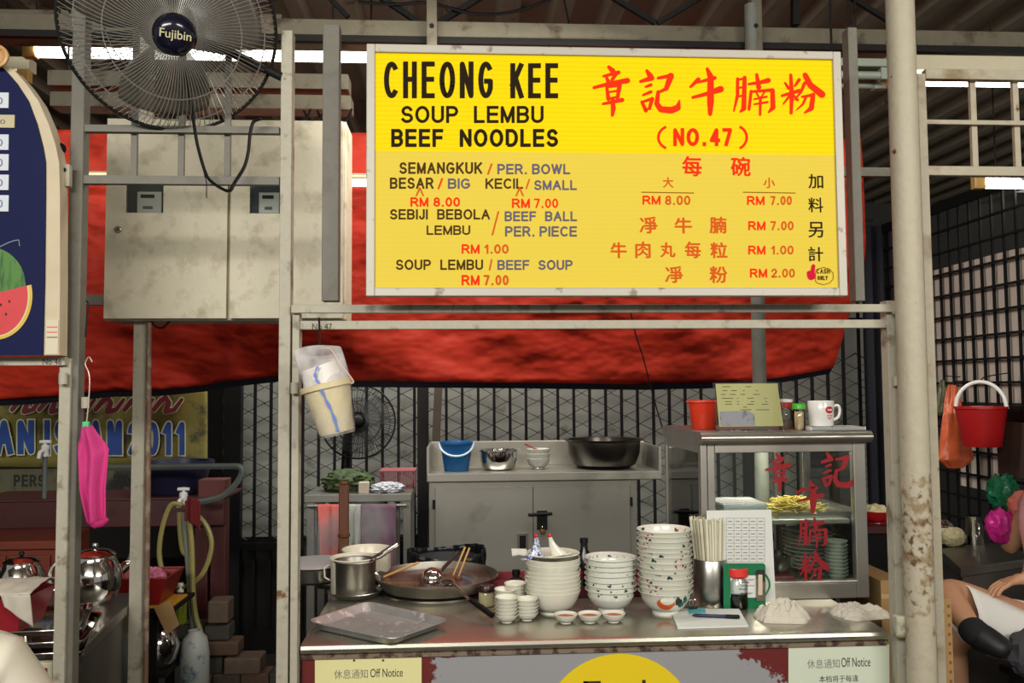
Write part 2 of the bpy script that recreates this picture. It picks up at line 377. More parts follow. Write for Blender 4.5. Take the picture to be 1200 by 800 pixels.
# plain sans-serif letters drawn as strokes of one weight
def A_(cx, cy, rx, ry, a0, a1, n=14): return [(cx + rx * math.cos(math.radians(a0 + (a1 - a0) * k / n)), cy + ry * math.sin(math.radians(a0 + (a1 - a0) * k / n))) for k in range(n + 1)]
FONT = {
 'A': (.66, [[(0, 0), (.33, 1), (.66, 0)], [(.13, .36), (.53, .36)]]),
 'B': (.58, [[(0, 0), (0, 1), (.34, 1)] + A_(.34, .76, .22, .24, 90, -90) + [(0, .52)], [(.34, .52)] + A_(.34, .26, .24, .26, 90, -90) + [(0, 0)]]),
 'C': (.62, [A_(.34, .5, .34, .5, 52, 308, 22)]),
 'D': (.62, [[(0, 0), (0, 1), (.28, 1)] + A_(.28, .5, .34, .5, 90, -90) + [(0, 0)]]),
 'E': (.54, [[(.54, 1), (0, 1), (0, 0), (.54, 0)], [(0, .52), (.50, .52)]]),
 'F': (.50, [[(.50, 1), (0, 1), (0, 0)], [(0, .52), (.45, .52)]]),
 'G': (.66, [A_(.34, .5, .34, .5, 50, 330, 22) + [(.64, .46), (.38, .46)]]),
 'H': (.58, [[(0, 0), (0, 1)], [(.58, 0), (.58, 1)], [(0, .52), (.58, .52)]]),
 'I': (.0, [[(0, 0), (0, 1)]]),
 'J': (.38, [[(.38, 1), (.38, .22)] + A_(.19, .22, .19, .22, 0, -180)]),
 'K': (.58, [[(0, 0), (0, 1)], [(.56, 1), (0, .38)], [(.2, .58), (.58, 0)]]),
 'L': (.48, [[(0, 1), (0, 0), (.48, 0)]]),
 'M': (.68, [[(0, 0), (0, 1), (.34, .0), (.68, 1), (.68, 0)]]),
 'N': (.58, [[(0, 0), (0, 1), (.58, 0), (.58, 1)]]),
 'O': (.70, [A_(.35, .5, .35, .5, 0, 360, 28)]),
 'P': (.56, [[(0, 0), (0, 1), (.32, 1)] + A_(.32, .73, .24, .27, 90, -90) + [(0, .46)]]),
 'R': (.60, [[(0, 0), (0, 1), (.33, 1)] + A_(.33, .74, .24, .26, 90, -90) + [(0, .48)], [(.34, .48), (.60, 0)]]),
 'S': (.56, [A_(.28, .74, .25, .26, 25, 250, 12) + A_(.28, .25, .28, .25, 70, -155, 12)]),
 'T': (.56, [[(0, 1), (.56, 1)], [(.28, 1), (.28, 0)]]),
 'U': (.58, [[(0, 1), (0, .28)] + A_(.29, .28, .29, .28, 180, 360) + [(.58, 1)]]),
 'W': (.86, [[(0, 1), (.22, 0), (.43, 1), (.64, 0), (.86, 1)]]),
 'Y': (.60, [[(0, 1), (.30, .45), (.60, 1)], [(.30, .45), (.30, 0)]]),
 '0': (.50, [A_(.25, .5, .25, .5, 0, 360, 24)]),
 '1': (.24, [[(0, .75), (.2, 1), (.2, 0)]]),
 '2': (.50, [A_(.25, .72, .24, .28, 170, -30, 12) + [(.0, 0), (.5, 0)]]),
 '4': (.54, [[(.40, 0), (.40, 1), (0, .27), (.54, .27)]]),
 '7': (.48, [[(0, 1), (.48, 1), (.16, 0)]]),
 '8': (.50, [A_(.25, .75, .21, .25, 0, 360, 20), A_(.25, .26, .25, .26, 0, 360, 20)]),
 '.': (.0, [[(0, 0), (0, .02)]]),
 '/': (.24, [[(0, -.05), (.24, 1.05)]]),
 '(': (.16, [A_(.5, .5, .5, .6, 120, 240, 10)]),
 ')': (.16, [A_(-.3, .5, .5, .6, 60, -60, 10)]),
}
_tick = [0]
def sans(mb, body, x0, y0, x1, y1, Y, wpx=2.0, clear=.13, space=.80, grow=0):
    """capitals between the measured corners; wpx = stroke weight in the same units"""
    H = y1 - y0; tot = 0; fixed = 0; seq = []
    for i, ch in enumerate(body):
        if ch == ' ': fixed += space * H * .5; seq.append((None, fixed, tot)); continue
        wd, st_ = FONT[ch]
        if seq: fixed += wpx + clear * H * (1.5 if ch in '.' or body[i - 1] == '.' else 1)
        seq.append((st_, fixed, tot)); tot += wd
    sx = (x1 - x0 - wpx - fixed) / tot if tot > 0 else 1
    h = wpx / 2; hh = H - wpx; f = lambda px, py: P(px, py, Y)
    for st_, fx, gx in seq:
        if st_ is None: continue
        for pl in st_: stroke(mb, [(x0 + h + fx + (gx + a) * sx, y1 - h - b * hh, wpx + grow) for a, b in pl], f, True)
    return mb
def bold_text(mb, body, x0, y0, x1, y1, Y, b=.5):
    for k, (dx, dy) in enumerate(((0, 0), (b, 0), (-b, 0), (0, b * .7), (0, -b * .7))): fit_text(mb, body, x0 + dx, y0 + dy, x1 + dx, y1 + dy, Y - k * 4e-5)
    return mb
# ================================================================ SETTING
FY = 2.30
CZ = .83          # main counter height
floor_m = mat('dark_wet_concrete', (44, 41, 37), .5, vari=(3, (26, 24, 22)), bump=(12, .4))
struct('floor', MB().box(-6, 6, -4, 9, -.12, 0), floor_m, smooth=False)
roof_m = mat('roof_sheet', (140, 132, 112), .65, vari=(2.5, (110, 102, 88)), n1=(6, (70, 52, 38), .62, .1))
mb = MB(); pr = []; x = -5.0
while x < 5.0:
    pr += [(x, 0), (x + .12, 0), (x + .15, -.045), (x + .21, -.045)]; x += .24
vs = []; 
for (xx, zz) in pr: vs += [(xx, -3.8, zz + 3.12), (xx, 8.0, zz + 3.32)]
mb.add(vs, [(2 * i, 2 * i + 2, 2 * i + 3, 2 * i + 1) for i in range(len(pr) - 1)])
struct('ceiling', mb, roof_m, smooth=False, solid=.004)
wall_m = mat('pale_sheet_wall', (176, 178, 168), .7, vari=(1.6, (106, 110, 104)), n1=(7, (84, 78, 64), .6, .15))
mb = MB(); vs = []; n = 90
for i in range(n + 1):
    z = i / n * 2.35; yy = 5.32 + .004 * math.sin(z * 2 * math.pi / .105)
    vs += [(-1.45, yy, z), (2.6, yy, z)]
mb.add(vs, [(2 * i, 2 * i + 1, 2 * i + 3, 2 * i + 2) for i in range(n)])
struct('wall_back', mb, wall_m)
struct('wall_rear', MB().box(-6, 6, 8.0, 8.1, 0, 3.4), mat('rear_wall', (60, 58, 54), .8, vari=(2, (38, 36, 34))), smooth=False)
struct('wall_left', MB().box(-5.2, -5.1, 2.2, 8, 0, 3.4), mat('side_wall', (52, 50, 46), .8, vari=(2, (38, 36, 34))), smooth=False)
# right hand wall of pale boards behind a black grid
XW = 2.50
zt0 = 2.12
board_m = mat('pale_board', (204, 188, 174), .75, vari=(3, (158, 144, 134)), bump=(12, .1))
wr = MB().box(XW + .06, XW + .09, 2.6, 5.28, 0, .35)
wallr = struct('wall_right', wr, dark_m, smooth=False)
yb = 2.62
while yb < 4.6:
    struct('panel', MB().box(XW + .012, XW + .035, yb, yb + .262, 1.42, 2.12 + random.uniform(-.004, .004)), board_m, wallr, smooth=False, bevel=.003); yb += .27
cage = thing('security_grille', 'black welded grille with square openings in front of pale boards, right side', 'grille', (XW, 3.9, 0))
y = 2.7
while y < 4.90:
    obj('upright_bar', MB().box(XW - .009, XW + .001, y - .006, y + .006, .0, 2.42), black_m, cage, smooth=False); y += .088
z = .62
while z < 2.5:
    obj('cross_bar', MB().box(XW - .022, XW - .010, 2.66, 4.90, z - .0055, z + .0055), black_m, cage, smooth=False); z += .112
obj('rail', MB().box(XW - .03, XW - .01, 2.62, 4.90, 1.33, 1.40), black_m, cage, smooth=False)
obj('rail', MB().box(XW - .03, XW - .01, 2.62, 4.90, 2.40, 2.45), black_m, cage, smooth=False)
# dark lumber behind the grille, above the boards
# ---------------------------------------------------------------- roof beam, hangers, truss
BY = 3.05
bm_ = thing('roof_beam', 'long grimy steel beam running under the roof above the menu sign', 'beam', P(760, 40, BY))
bz0, bz1 = P(700, 53, BY).z, P(700, 28, BY).z
obj('flange', MB().box(-2.6, 3.2, BY, BY + .10, bz0, bz1), beam_m, bm_, smooth=False, bevel=.003)
obj('lip', MB().box(-2.6, 3.2, BY - .025, BY - .001, bz0 - .012, bz0 + .012), dark_m, bm_, smooth=False)
b2 = solo('rafter', MB().box(-2.8, P(330, 30, 3.4).x, 3.4, 3.5, P(100, 37, 3.4).z, P(100, 12, 3.4).z), beam_m, 'grey rafter behind the top of the wall fan, upper left', 'rafter', smooth=False, bevel=.003)
for px, wd, nm in ((506, 12, 'left'), (886, 12, 'right')):
    h = thing('hanger_bar', 'rusty upright hanger above the %s half of the yellow menu sign' % nm, 'hanger', P(px, 40, BY - .06), 'hangers holding the menu sign')
    obj('upright', MB().box(P(px - wd / 2, 20, BY - .06).x, P(px + wd / 2, 20, BY - .06).x, BY - .07, BY - .03, P(px, 62, BY - .05).z, 3.09), beam_m, h, smooth=False, bevel=.002)
    obj('bolt', MB().lathe([(.0, -.004), (.008, -.004), (.008, .003)], P(px, 30, BY - .075), 8, Matrix.Rotation(math.pi / 2, 3, 'X')), dark_m, h)
solo('truss_brace', MB().bar(P(430, -14, 3.3), P(503, 34, 3.3), .022, .022), dark_m, 'dark diagonal roof brace meeting the left hanger from its left', 'brace', 'roof braces', smooth=False)
solo('truss_brace', MB().bar(P(580, -14, 3.3), P(503, 34, 3.32), .022, .022), dark_m, 'dark diagonal roof brace meeting the left hanger from its right', 'brace', 'roof braces', smooth=False)
solo('truss_brace', MB().bar(P(700, -14, 3.3), P(768, 27, 3.3), .02, .02), dark_m, 'dark diagonal roof brace above the calligraphy, left arm of the V', 'brace', 'roof braces', smooth=False)
solo('truss_brace', MB().bar(P(850, -20, 3.3), P(770, 27, 3.32), .02, .02), dark_m, 'dark diagonal roof brace above the calligraphy, right arm of the V', 'brace', 'roof braces', smooth=False)
solo('truss_brace', MB().bar(P(985, -10, 3.3), P(1044, 26, 3.3), .018, .018), dark_m, 'thin brown brace slanting down to the round pole under the roof', 'brace', 'roof braces', smooth=False)
solo('truss_brace', MB().bar(P(375, -14, 3.3), P(408, 20, 3.3), .018, .018), dark_m, 'thin dark brace over the fluorescent lamp left of the sign', 'brace', 'roof braces', smooth=False)
solo('truss_post', MB().bar(P(932, -10, 3.4), P(932, 30, 3.4), .03, .03), dark_m, 'short dark upright under the roof right of the right hanger', 'post', smooth=False)
def wire(name, pts, Y, r, label, cat='cable', m=None):
    return solo(name, MB().tube(smoothpts([P(p[0], p[1], p[2] if len(p) > 2 else Y) for p in pts], 5), r, 6), m or black_m, label, cat)
wire('roof_cable', [(420, 2), (440, 4), (470, 5), (500, 3), (530, 10), (560, 17), (600, 14), (638, 2), (655, -6)], 3.28, .006, 'black cable sagging under the roof above the words CHEONG KEE')
wire('roof_cable', [(660, -4), (664, 14), (667, 30)], 3.28, .004, 'short black cable dropping from the roof to the beam')
# ---------------------------------------------------------------- stall frames
def post_(mb, xl, xr, yref, Y, z0, z1, d=.04):
    return mb.box(P(xl, yref, Y).x, P(xr, yref, Y).x, Y, Y + d, z0, z1)
ZT = lambda py, Y, px=600: P(px, py, Y).z
f1 = thing('left_stall_frame', 'tall worn cream metal frame left of the counter, posts joined by thin cross bars', 'frame', (P(200, 700, FY).x, FY, 0))
obj('post', post_(MB(), 81, 97, 200, FY, 0, 3.0), post_shaded, f1, smooth=False, bevel=.003)
obj('post', post_(MB(), 64.5, 78, 650, FY - .012, 0, ZT(420, FY, 70)), post, f1, smooth=False, bevel=.002)
obj('post', post_(MB(), 326.5, 340, 400, FY - .005, 0, ZT(36, FY, 333)), post, f1, smooth=False, bevel=.002)
for y0, y1 in ((147, 155), (206, 215.5)):
    obj('cross_bar', pbar(MB(), 97, y0, 327, y1, FY + .004, .02), post_shaded, f1, smooth=False)
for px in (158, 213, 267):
    obj('upright_bar', pbar(MB(), px - 3.5, -5, px + 3.5, 206, FY + .026, .012), post_shaded, f1, smooth=False)
obj('cross_bar', pbar(MB(), -40, 418, 76, 428, FY - .03, .018), post, f1, smooth=False)
obj('hinge', MB().tube([P(74, 437, FY - .03), P(74, 450, FY - .03)], .011, 10), post, f1)
obj('hinge', MB().tube([P(100, 465, FY - .01), P(100, 478, FY - .01)], .010, 10), post, f1)
obj('lettering', fit_text(MB(), 'No 46', 50, 420, 72, 427, FY - .0306), ink, f1, smooth=False, label='black hand-written stall number')
f2 = thing('stall_frame', 'worn cream metal frame around the noodle stall opening, with two long rails under the sign', 'frame', (P(700, 700, FY).x, FY, 0))
obj('post', post_(MB(), 341.5, 350, 500, FY - .004, 0, ZT(366, FY, 345)), post, f2, smooth=False, bevel=.002)
obj('post', post_(MB(), 1041, 1054.5, 420, FY, 0, ZT(352, FY, 1046)), post, f2, smooth=False, bevel=.002)
obj('post', post_(MB(), 377.5, 397, 200, FY + .01, ZT(352, FY, 388), ZT(26, FY, 388)), post_shaded, f2, smooth=False, bevel=.002)
obj('post', post_(MB(), 998.5, 1009.5, 200, FY + .01, ZT(352, FY, 1005), ZT(30, FY, 1000)), post_shaded, f2, smooth=False, bevel=.002)
obj('rail', pbar(MB(), 341, 356.5, 1050, 366, FY - .022, .018), post, f2, smooth=False, bevel=.002)
obj('rail', pbar(MB(), 350, 375, 1042, 385, FY + .002, .02), post, f2, smooth=False, bevel=.002)
obj('hook', MB().tube([P(374, 372, FY - .03), P(374.5, 395, FY - .03), P(374, 412, FY - .05)], .003, 6), dark_m, f2)
obj('hinge', MB().tube([P(345, 448, FY - .02), P(345, 461, FY - .02)], .010, 10), post, f2)
obj('hinge', MB().tube([P(1052, 441, FY - .02), P(1052, 452, FY - .02)], .012, 10), post, f2)
obj('latch_plate', pbar(MB(), 1051, 722, 1077, 748, FY - .055, .03), post, f2, smooth=False, bevel=.006)
obj('latch_plate', pbar(MB(), 1050, 352, 1078, 368, FY - .05, .03), post, f2, smooth=False, bevel=.006)
obj('lettering', fit_text(MB(), 'No 47', 366, 379, 389, 386, FY + .0012), ink, f2, smooth=False, label='black hand-written stall number')
# right frame
f3 = thing('right_stall_frame', 'worn cream metal frame with small square openings right of the round pole', 'frame', (P(1100, 700, FY).x, FY, 0))
obj('post', post_(MB(), 1086.5, 1096.5, 420, FY + .05, 0, ZT(78, FY, 1080)), pole_m, f3, smooth=False, bevel=.002)
Xr = P(1300, 200, FY + .05).x
for y0, y1 in ((80, 92), (194, 205)):
    a = P(1085, y0, FY + .052); b = P(1085, y1, FY + .052)
    obj('cross_bar', MB().box(a.x, Xr, a.y, a.y + .025, b.z, a.z), pole_m, f3, smooth=False, bevel=.002)
a = P(1085, 140, FY + .06); b = P(1085, 145, FY + .06)
obj('cross_bar', MB().box(a.x, Xr, a.y, a.y + .012, b.z, a.z), pole_m, f3, smooth=False)
for px in (1142, 1192, 1243):
    obj('upright_bar', pbar(MB(), px - 3.5, 90, px + 3.0, 197, FY + .075, .012), pole_m, f3, smooth=False)
# round pole
pole_r = mat('rusted_pole_paint', (186, 178, 156), .55, n1=(4.5, (132, 112, 80), .60, .12), n2=(17, (88, 60, 34), .70, .04), bump=(50, .5), vari=(30, (168, 158, 136)))
add_rust_band(pole_r, 1.08, .24, ((142, 122, 90), (92, 66, 42)))
pc = P(1067.5, 400, FY - .06); pole = thing('round_pole', 'thick round cream pole with peeling rusty paint right of the counter', 'pole', (pc.x, pc.y, 0))
obj('shaft', MB().tube([(pc.x, pc.y, 0), (pc.x, pc.y, 1.0), (pc.x, pc.y, 2), (pc.x, pc.y, 3.08)], .0375, 32), pole_r, pole)
# grey post behind, thin rust pipe
p5 = thing('rear_post', 'grey steel post standing behind the left opening, below the meter boxes', 'post', (P(161, 600, 2.92).x, 2.92, 0))
obj('shaft', post_(MB(), 153.5, 168.5, 550, 2.92, 0, 2.9), post, p5, smooth=False, bevel=.002)
solo('thin_pipe', MB().tube([(P(174.5, 600, 2.9).x, 2.9, .0), (P(173, 600, 2.9).x, 2.9, 1.2), (P(172, 500, 2.9).x, 2.9, 2.0)], .0085, 10), mat('rust_pipe', (120, 92, 74), .6, n1=(12, (150, 140, 120), .5, .1), bump=(60, .3)), 'thin rusty pipe beside the grey post below the meter boxes', 'pipe')
solo('grey_pipe_post', MB().tube([(P(889, 400, 3.0).x, 3.0, .0), (P(889, 400, 3.0).x, 3.0, 2.9)], .0245, 20), mat('galvanised', (132, 134, 124), .6, vari=(30, (96, 98, 90)), bump=(30, .3)), 'grey galvanised pipe post in front of the red tarp behind the menu card', 'post')
# horizontal rails behind
solo('rear_rail', pbar(MB(), 60, 345, 126, 357, 3.1, .03), post_shaded, 'short grey rail left of the meter boxes crossing the red tarp', 'rail', smooth=False)
solo('rear_rail', pbar(MB(), 985, 196, 1045, 206, 3.3, .03), post_shaded, 'short grey rail right of the menu sign crossing the red tarp', 'rail', smooth=False)
# ---------------------------------------------------------------- tarp
tarp_m = mat('red_tarp', (206, 66, 44), .55, vari=(2.6, (176, 40, 28)), n1=(4, (128, 26, 20), .58, .2), bump=(4.5, .8, .06, 1.8), spec=.2, stretch=(1.4, 1, 2.4))
navy = mat('navy_lining', (16, 20, 36), .7)
edge = [(-60, 470), (0, 468), (66, 463), (110, 458), (175, 457), (220, 452), (250, 447), (330, 438), (380, 446), (500, 447), (620, 448), (760, 450), (880, 447), (950, 439), (996, 430)]
def eY(px):
    for (a, b), (c, d) in zip(edge, edge[1:]):
        if px <= c: return b + (d - b) * (px - a) / (c - a)
    return edge[-1][1]
TY = 3.55
def tfn(u, v):      # v 0 top .. 1 bottom
    px = -60 + u * 1056; zb = P(px, eY(px), TY).z; x = P(px, 440, TY).x + (1 - v) * .08 * (u ** 6)
    zt = 2.575
    z = zt + (zb - zt) * v
    d = .10 * math.sin(v * math.pi) ** 1.0
    f = .05 * noise.noise(Vector((x * 1.7 + z * 1.2, z * 2.6 - x * 1.1, 1.3))) * v * 2 + .012 * noise.noise(Vector((x * 5 + z * 4, z * 9 - x * 5, 4)))
    f += .016 * math.sin(x * 9 + z * 14 + 3 * noise.noise(Vector((x * 2, z * 2, 0)))) * v ** 2
    return Vector((x, TY - d - f + .10 * v * v, z))
tp = thing('red_tarp', 'large red tarpaulin hanging behind the meter boxes and menu sign', 'tarp', (0, TY, 1.6))
obj('sheet', MB().sheet(120, 46, tfn), tarp_m, tp, solid=.002)
def tfn2(u, v):
    px = -60 + u * 1056; a = tfn(u, 1)
    return Vector((a.x, a.y + v * .30 + .003, a.z + .004 - .035 * math.sin(min(v * 8, 1) * math.pi / 2) + .05 * v))
obj('lining', MB().sheet(60, 8, tfn2), navy, tp, label='dark navy underside')
# ---------------------------------------------------------------- fence
fe = thing('rear_fence', 'black upright bars with rusty chain link mesh behind the stall', 'fence', (0, 5.0, 0))
px = 280.0
xs = []
while px < 1022:
    if not (486 < px < 508): xs.append(P(px, 500, 5.0).x)
    px += 18.7
for x in xs: obj('bar', MB().box(x - .008, x + .008, 4.995, 5.011, .15, 2.7), black_m, fe, smooth=False)
obj('post', MB().box(P(489, 500, 4.96).x, P(502, 500, 4.96).x, 4.96, 5.02, 0, 2.7), dark_m, fe, smooth=False)
obj('post', MB().box(P(262, 500, 4.96).x, P(282, 500, 4.96).x, 4.96, 5.02, 0, 2.7), black_m, fe, smooth=False)
obj('post', MB().box(P(873, 500, 4.96).x, P(893, 500, 4.96).x, 4.96, 5.02, 0, 2.7), dark_m, fe, smooth=False)
obj('rail', MB().box(P(262, 500, 5).x, P(1023, 500, 5).x, 4.97, 4.994, .60, .64), black_m, fe, smooth=False)
for z in (1.9, 2.05, 2.2, 2.35, 2.5): obj('rail', MB().box(P(985, 300, 5).x, P(1023, 300, 5).x, 4.98, 4.994, z, z + .015), black_m, fe, smooth=False)
mb = MB(); X0, X1 = P(281, 500, 5).x, P(1022, 500, 5).x; s_ = .088
k = 0; x = X0
while x < X1 + .01:
    pts = []; z = .65; j = 0
    while z < 1.72:
        pts.append((x + (s_ / 2 if (j + k) % 2 == 0 else -s_ / 2) + random.uniform(-.005, .005), 5.03 + (.004 if j % 2 else -.004), z + random.uniform(-.004, .004))); z += s_ * .52; j += 1
    mb.tube(pts, .0042, 4); x += s_; k += 1
obj('chain_link', mb, mat('link_wire', (24, 21, 18), .6, .1), fe)
solo('leaning_plank', MB().bar((P(500, 640, 4.85).x, 4.80, .02), P(514, 448, 4.9), .045, .03), mat('old_plank', (64, 54, 40), .8, vari=(12, (40, 34, 26))), 'dark old plank leaning on the fence left of the steel cabinet', 'plank', smooth=False)
solo('dark_board', MB().box(P(262, 600, 5.05).x, P(500, 600, 5.05).x, 5.045, 5.06, 0, .66), dark_m, 'black sheet added to darken the lower part of the rear fence', 'board', smooth=False)  # dark sheet added so the strip behind the lower bars stays black
def backdrop_fn(u, v):
    p = P(1009 + 34 * u, 300, 4.86); return Vector((p.x, 4.86 + .02 * math.sin(u * 16), .3 + 2.15 * v))
solo('dark_curtain', MB().sheet(30, 4, backdrop_fn), mat('backdrop_navy', (18, 20, 30), .8), 'dark navy curtain added to darken the right end of the rear fence', 'curtain', solid=.003)  # made-up dark sheet, added to keep this end of the fence dark
# ---------------------------------------------------------------- fluorescent fixtures
tube_m = mat('lit_tube', (255, 252, 240), .5, emit=((255, 252, 238), 9.0))
tube_lo = mat('dim_lit_tube', (255, 252, 240), .5, emit=((255, 252, 238), 3.0))
fix_m = mat('cream_fixture', (214, 208, 182), .5, vari=(8, (190, 182, 150)))
def fixture(x0, x1, yt, ytube, rpx, Y, label, group=None, lit=True, m=None, holder=True):
    a = P(x0, ytube, Y); b = P(x1, ytube, Y)
    t = thing('fluorescent_lamp', label, 'lamp', ((a.x + b.x) / 2, Y, (a.z + b.z) / 2), group)
    z = (a.z + b.z) / 2; r = rpx * Y / 1000; zt = P((x0 + x1) / 2, yt, Y).z
    obj('tube', MB().tube([(a.x + .05, Y, z), (b.x - .05, Y, z)], r, 14), (tube_m if label[:3] == 'lit' and 'half' not in label else tube_lo) if lit else m, t)
    obj('housing', MB().box(a.x, b.x, Y - .02, Y + .05, z + r + .012, zt), fix_m if lit else m, t, smooth=False, bevel=.004)
    for xx in (a.x + .0, b.x - .05):
        obj('end_holder', MB().box(xx, xx + .05, Y - .018, Y + .018, z - r - .004, z + r + .011), mat('amber_holder', (190, 150, 84), .4) if lit else m, t, smooth=False, bevel=.004)
    for xx in (a.x + .12, b.x - .12): obj('drop_rod', MB().tube([(xx, Y + .02, zt), (xx, Y + .02, 3.14)], .003, 6), dark_m, t)
    return t
fixture(28, 470, 32, 62, 8.5, 3.30, 'lit fluorescent tube in a cream fixture behind the big fan, top left')
fixture(3, 36, 68, 91, 5, 3.6, 'small lit fluorescent lamp behind the top of the blue signboard')
fixture(60, 470, 203, 213, 4.5, 3.36, 'lit fluorescent tube half hidden behind the meter boxes')
fixture(1040, 1330, 68, 96, 6.5, 2.9, 'lit fluorescent tube behind the square openings, top right')
fixture(1140, 1290, 203, 215, 6.5, 3.6, 'lit fluorescent tube far right above the black grille')
um = mat('grey_green_tube', (150, 160, 146), .4)
fixture(940, 1046, 70, 88, 5, 2.9, 'unlit pale green lamp fixture between the menu sign and the round pole', lit=False, m=um)
fixture(940, 1038, 92, 99, 5, 2.96, 'unlit lower lamp fixture beneath the other pale green one', lit=False, m=um)
# trunking
tr = thing('cable_trunking', 'upper grey metal trunking behind the fan, above the meter boxes', 'trunking', P(230, 92, 3.15), 'grey cable trunking')
obj('channel', pbar(MB(), 55, 84, 408, 102, 3.15, .09), beam_m, tr, smooth=False, bevel=.003)
for px in (80, 390): obj('drop_rod', MB().tube([(P(px, 84, 3.2).x, 3.2, P(px, 84, 3.2).z), (P(px, 84, 3.2).x, 3.2, 3.12)], .004, 6), dark_m, tr)
tr = thing('cable_trunking', 'lower grey metal trunking behind the fan, just above the meter boxes', 'trunking', P(230, 117, 3.12), 'grey cable trunking')
obj('channel', pbar(MB(), 58, 109, 411, 126, 3.12, .09), beam_m, tr, smooth=False, bevel=.003)
for px in (100, 370): obj('drop_rod', MB().tube([(P(px, 109, 3.22).x, 3.225, P(px, 118, 3.22).z), (P(px, 109, 3.22).x, 3.225, P(px, 103, 3.22).z)], .004, 6), dark_m, tr)
for k, px in enumerate((352, 368, 384, 400)):
    wire('loop_cable', [(px - 12, 130, 3.1), (px - 4, 140 + k * 2, 3.06), (px + 6, 141, 3.06), (px + 12, 128, 3.1)], 3.1, .004, ['first', 'second', 'third', 'fourth'][k] + ' small black cable loop from the left, under the lower trunking')
# ---------------------------------------------------------------- meter boxes
box_m = mat('meter_box_paint', (232, 224, 198), .6, n1=(14, (176, 166, 138), .52, .2), n2=(3.2, (170, 138, 78), .66, .12), vari=(2.5, (190, 184, 160)), bump=(40, .25))
MY = 2.86
def meter_box(x0, x1, label, knob, win, dx):
    t = thing('meter_box', label, 'cabinet', P((x0 + x1) / 2, 373, MY), 'cream electric meter boxes')
    X0, X1 = P(x0, 300, MY).x, P(x1, 300, MY).x; z0, z1 = P(250, 373, MY).z, P(250, 139, MY).z
    wx0, wx1 = P(win[0], 230, MY).x, P(win[1], 230, MY).x; wz0, wz1 = P(200, 250, MY).z, P(200, 214, MY).z
    obj('body', MB().box(X0 - .006, X1 + .002, MY + .014, MY + .17, z0 - .006, z1), box_m, t, smooth=False, bevel=.004)
    d = MB(); ya, yb_ = MY - .008, MY + .012
    d.box(X0, wx0, ya, yb_, z0, z1 - .006); d.box(wx1, X1 - .006, ya, yb_, z0, z1 - .006); d.box(wx0, wx1, ya, yb_, z0, wz0); d.box(wx0, wx1, ya, yb_, wz1, z1 - .006)
    dr = obj('door', d, box_m, t, smooth=False)
    obj('window_pane', MB().box(wx0, wx1, MY - .004, MY - .002, wz0, wz1), glass, dr, smooth=False)
    obj('recess', MB().box(wx0, wx1, MY + .0125, MY + .0135, wz0, wz1), mat('meter_recess', (66, 74, 80), .7), t, smooth=False)
    mw = (wx1 - wx0); mx = wx0 + mw * .27
    me_ = obj('meter', MB().box(mx, wx1 - mw * .08, MY, MY + .012, wz0 + .002, wz1 - .03), white_pl, t, smooth=False, bevel=.003)
    obj('dial', MB().box(mx + .012, wx1 - mw * .26, MY - .001, MY, wz1 - .052, wz1 - .040), ink, me_, smooth=False)
    obj('dial', MB().box(mx + .020, wx1 - mw * .30, MY - .001, MY, wz0 + .014, wz0 + .024), ink_grey, me_, smooth=False)
    if knob:
        kp = P(138, 269, MY - .008)
        kk = obj('lock', MB().lathe([(0, .004), (.010, .004), (.013, .0), (.013, -.002)], kp, 20, Matrix.Rotation(math.pi / 2, 3, 'X')), steel, dr)
        obj('keyhole', MB().obox(kp + Vector((.001, -.0045, 0)), (.012, .001, .003)), ink, kk, smooth=False)
    return t
meter_box(124, 268.5, 'left cream meter box with round lock and square window', True, (148.5, 192.5), 0)
meter_box(270.5, 404, 'right cream meter box, partly behind the cream post left of the menu sign', False, (293, 330.5), 0)
wire('loop_cable', [(176, 374), (182, 382), (190, 384), (196, 379), (201, 374)], 2.9, .004, 'short black cable loop under the left meter box')
wire('fan_cable', [(214, 70, FY - .02), (222, 110, FY - .03), (228, 150), (232, 172), (240, 200), (247, 212), (262, 222), (270, 223), (275, 214), (286, 196), (291, 178), (293, 158), (297, 143), (306, 139)], FY - .045, .0045, 'black fan cable looping down over the cross bar')
wire('pull_cord', [(236, 190), (240, 206), (242, 214), (242, 232)], FY - .05, .0014, 'thin fan pull cord hanging beside the black cable', 'cord')
wire('tarp_line', [(738, 361), (745, 392), (754, 420), (763, 455), (776, 500), (788, 530)], 3.3, .0028, 'thin dark line slanting across the tarp and fence right of the cabinet', 'line')
wire('post_cord', [(101, 352), (104, 358), (102, 372), (100, 395)], FY - .03, .0022, 'dark cord tied round the left grey post', 'cord')
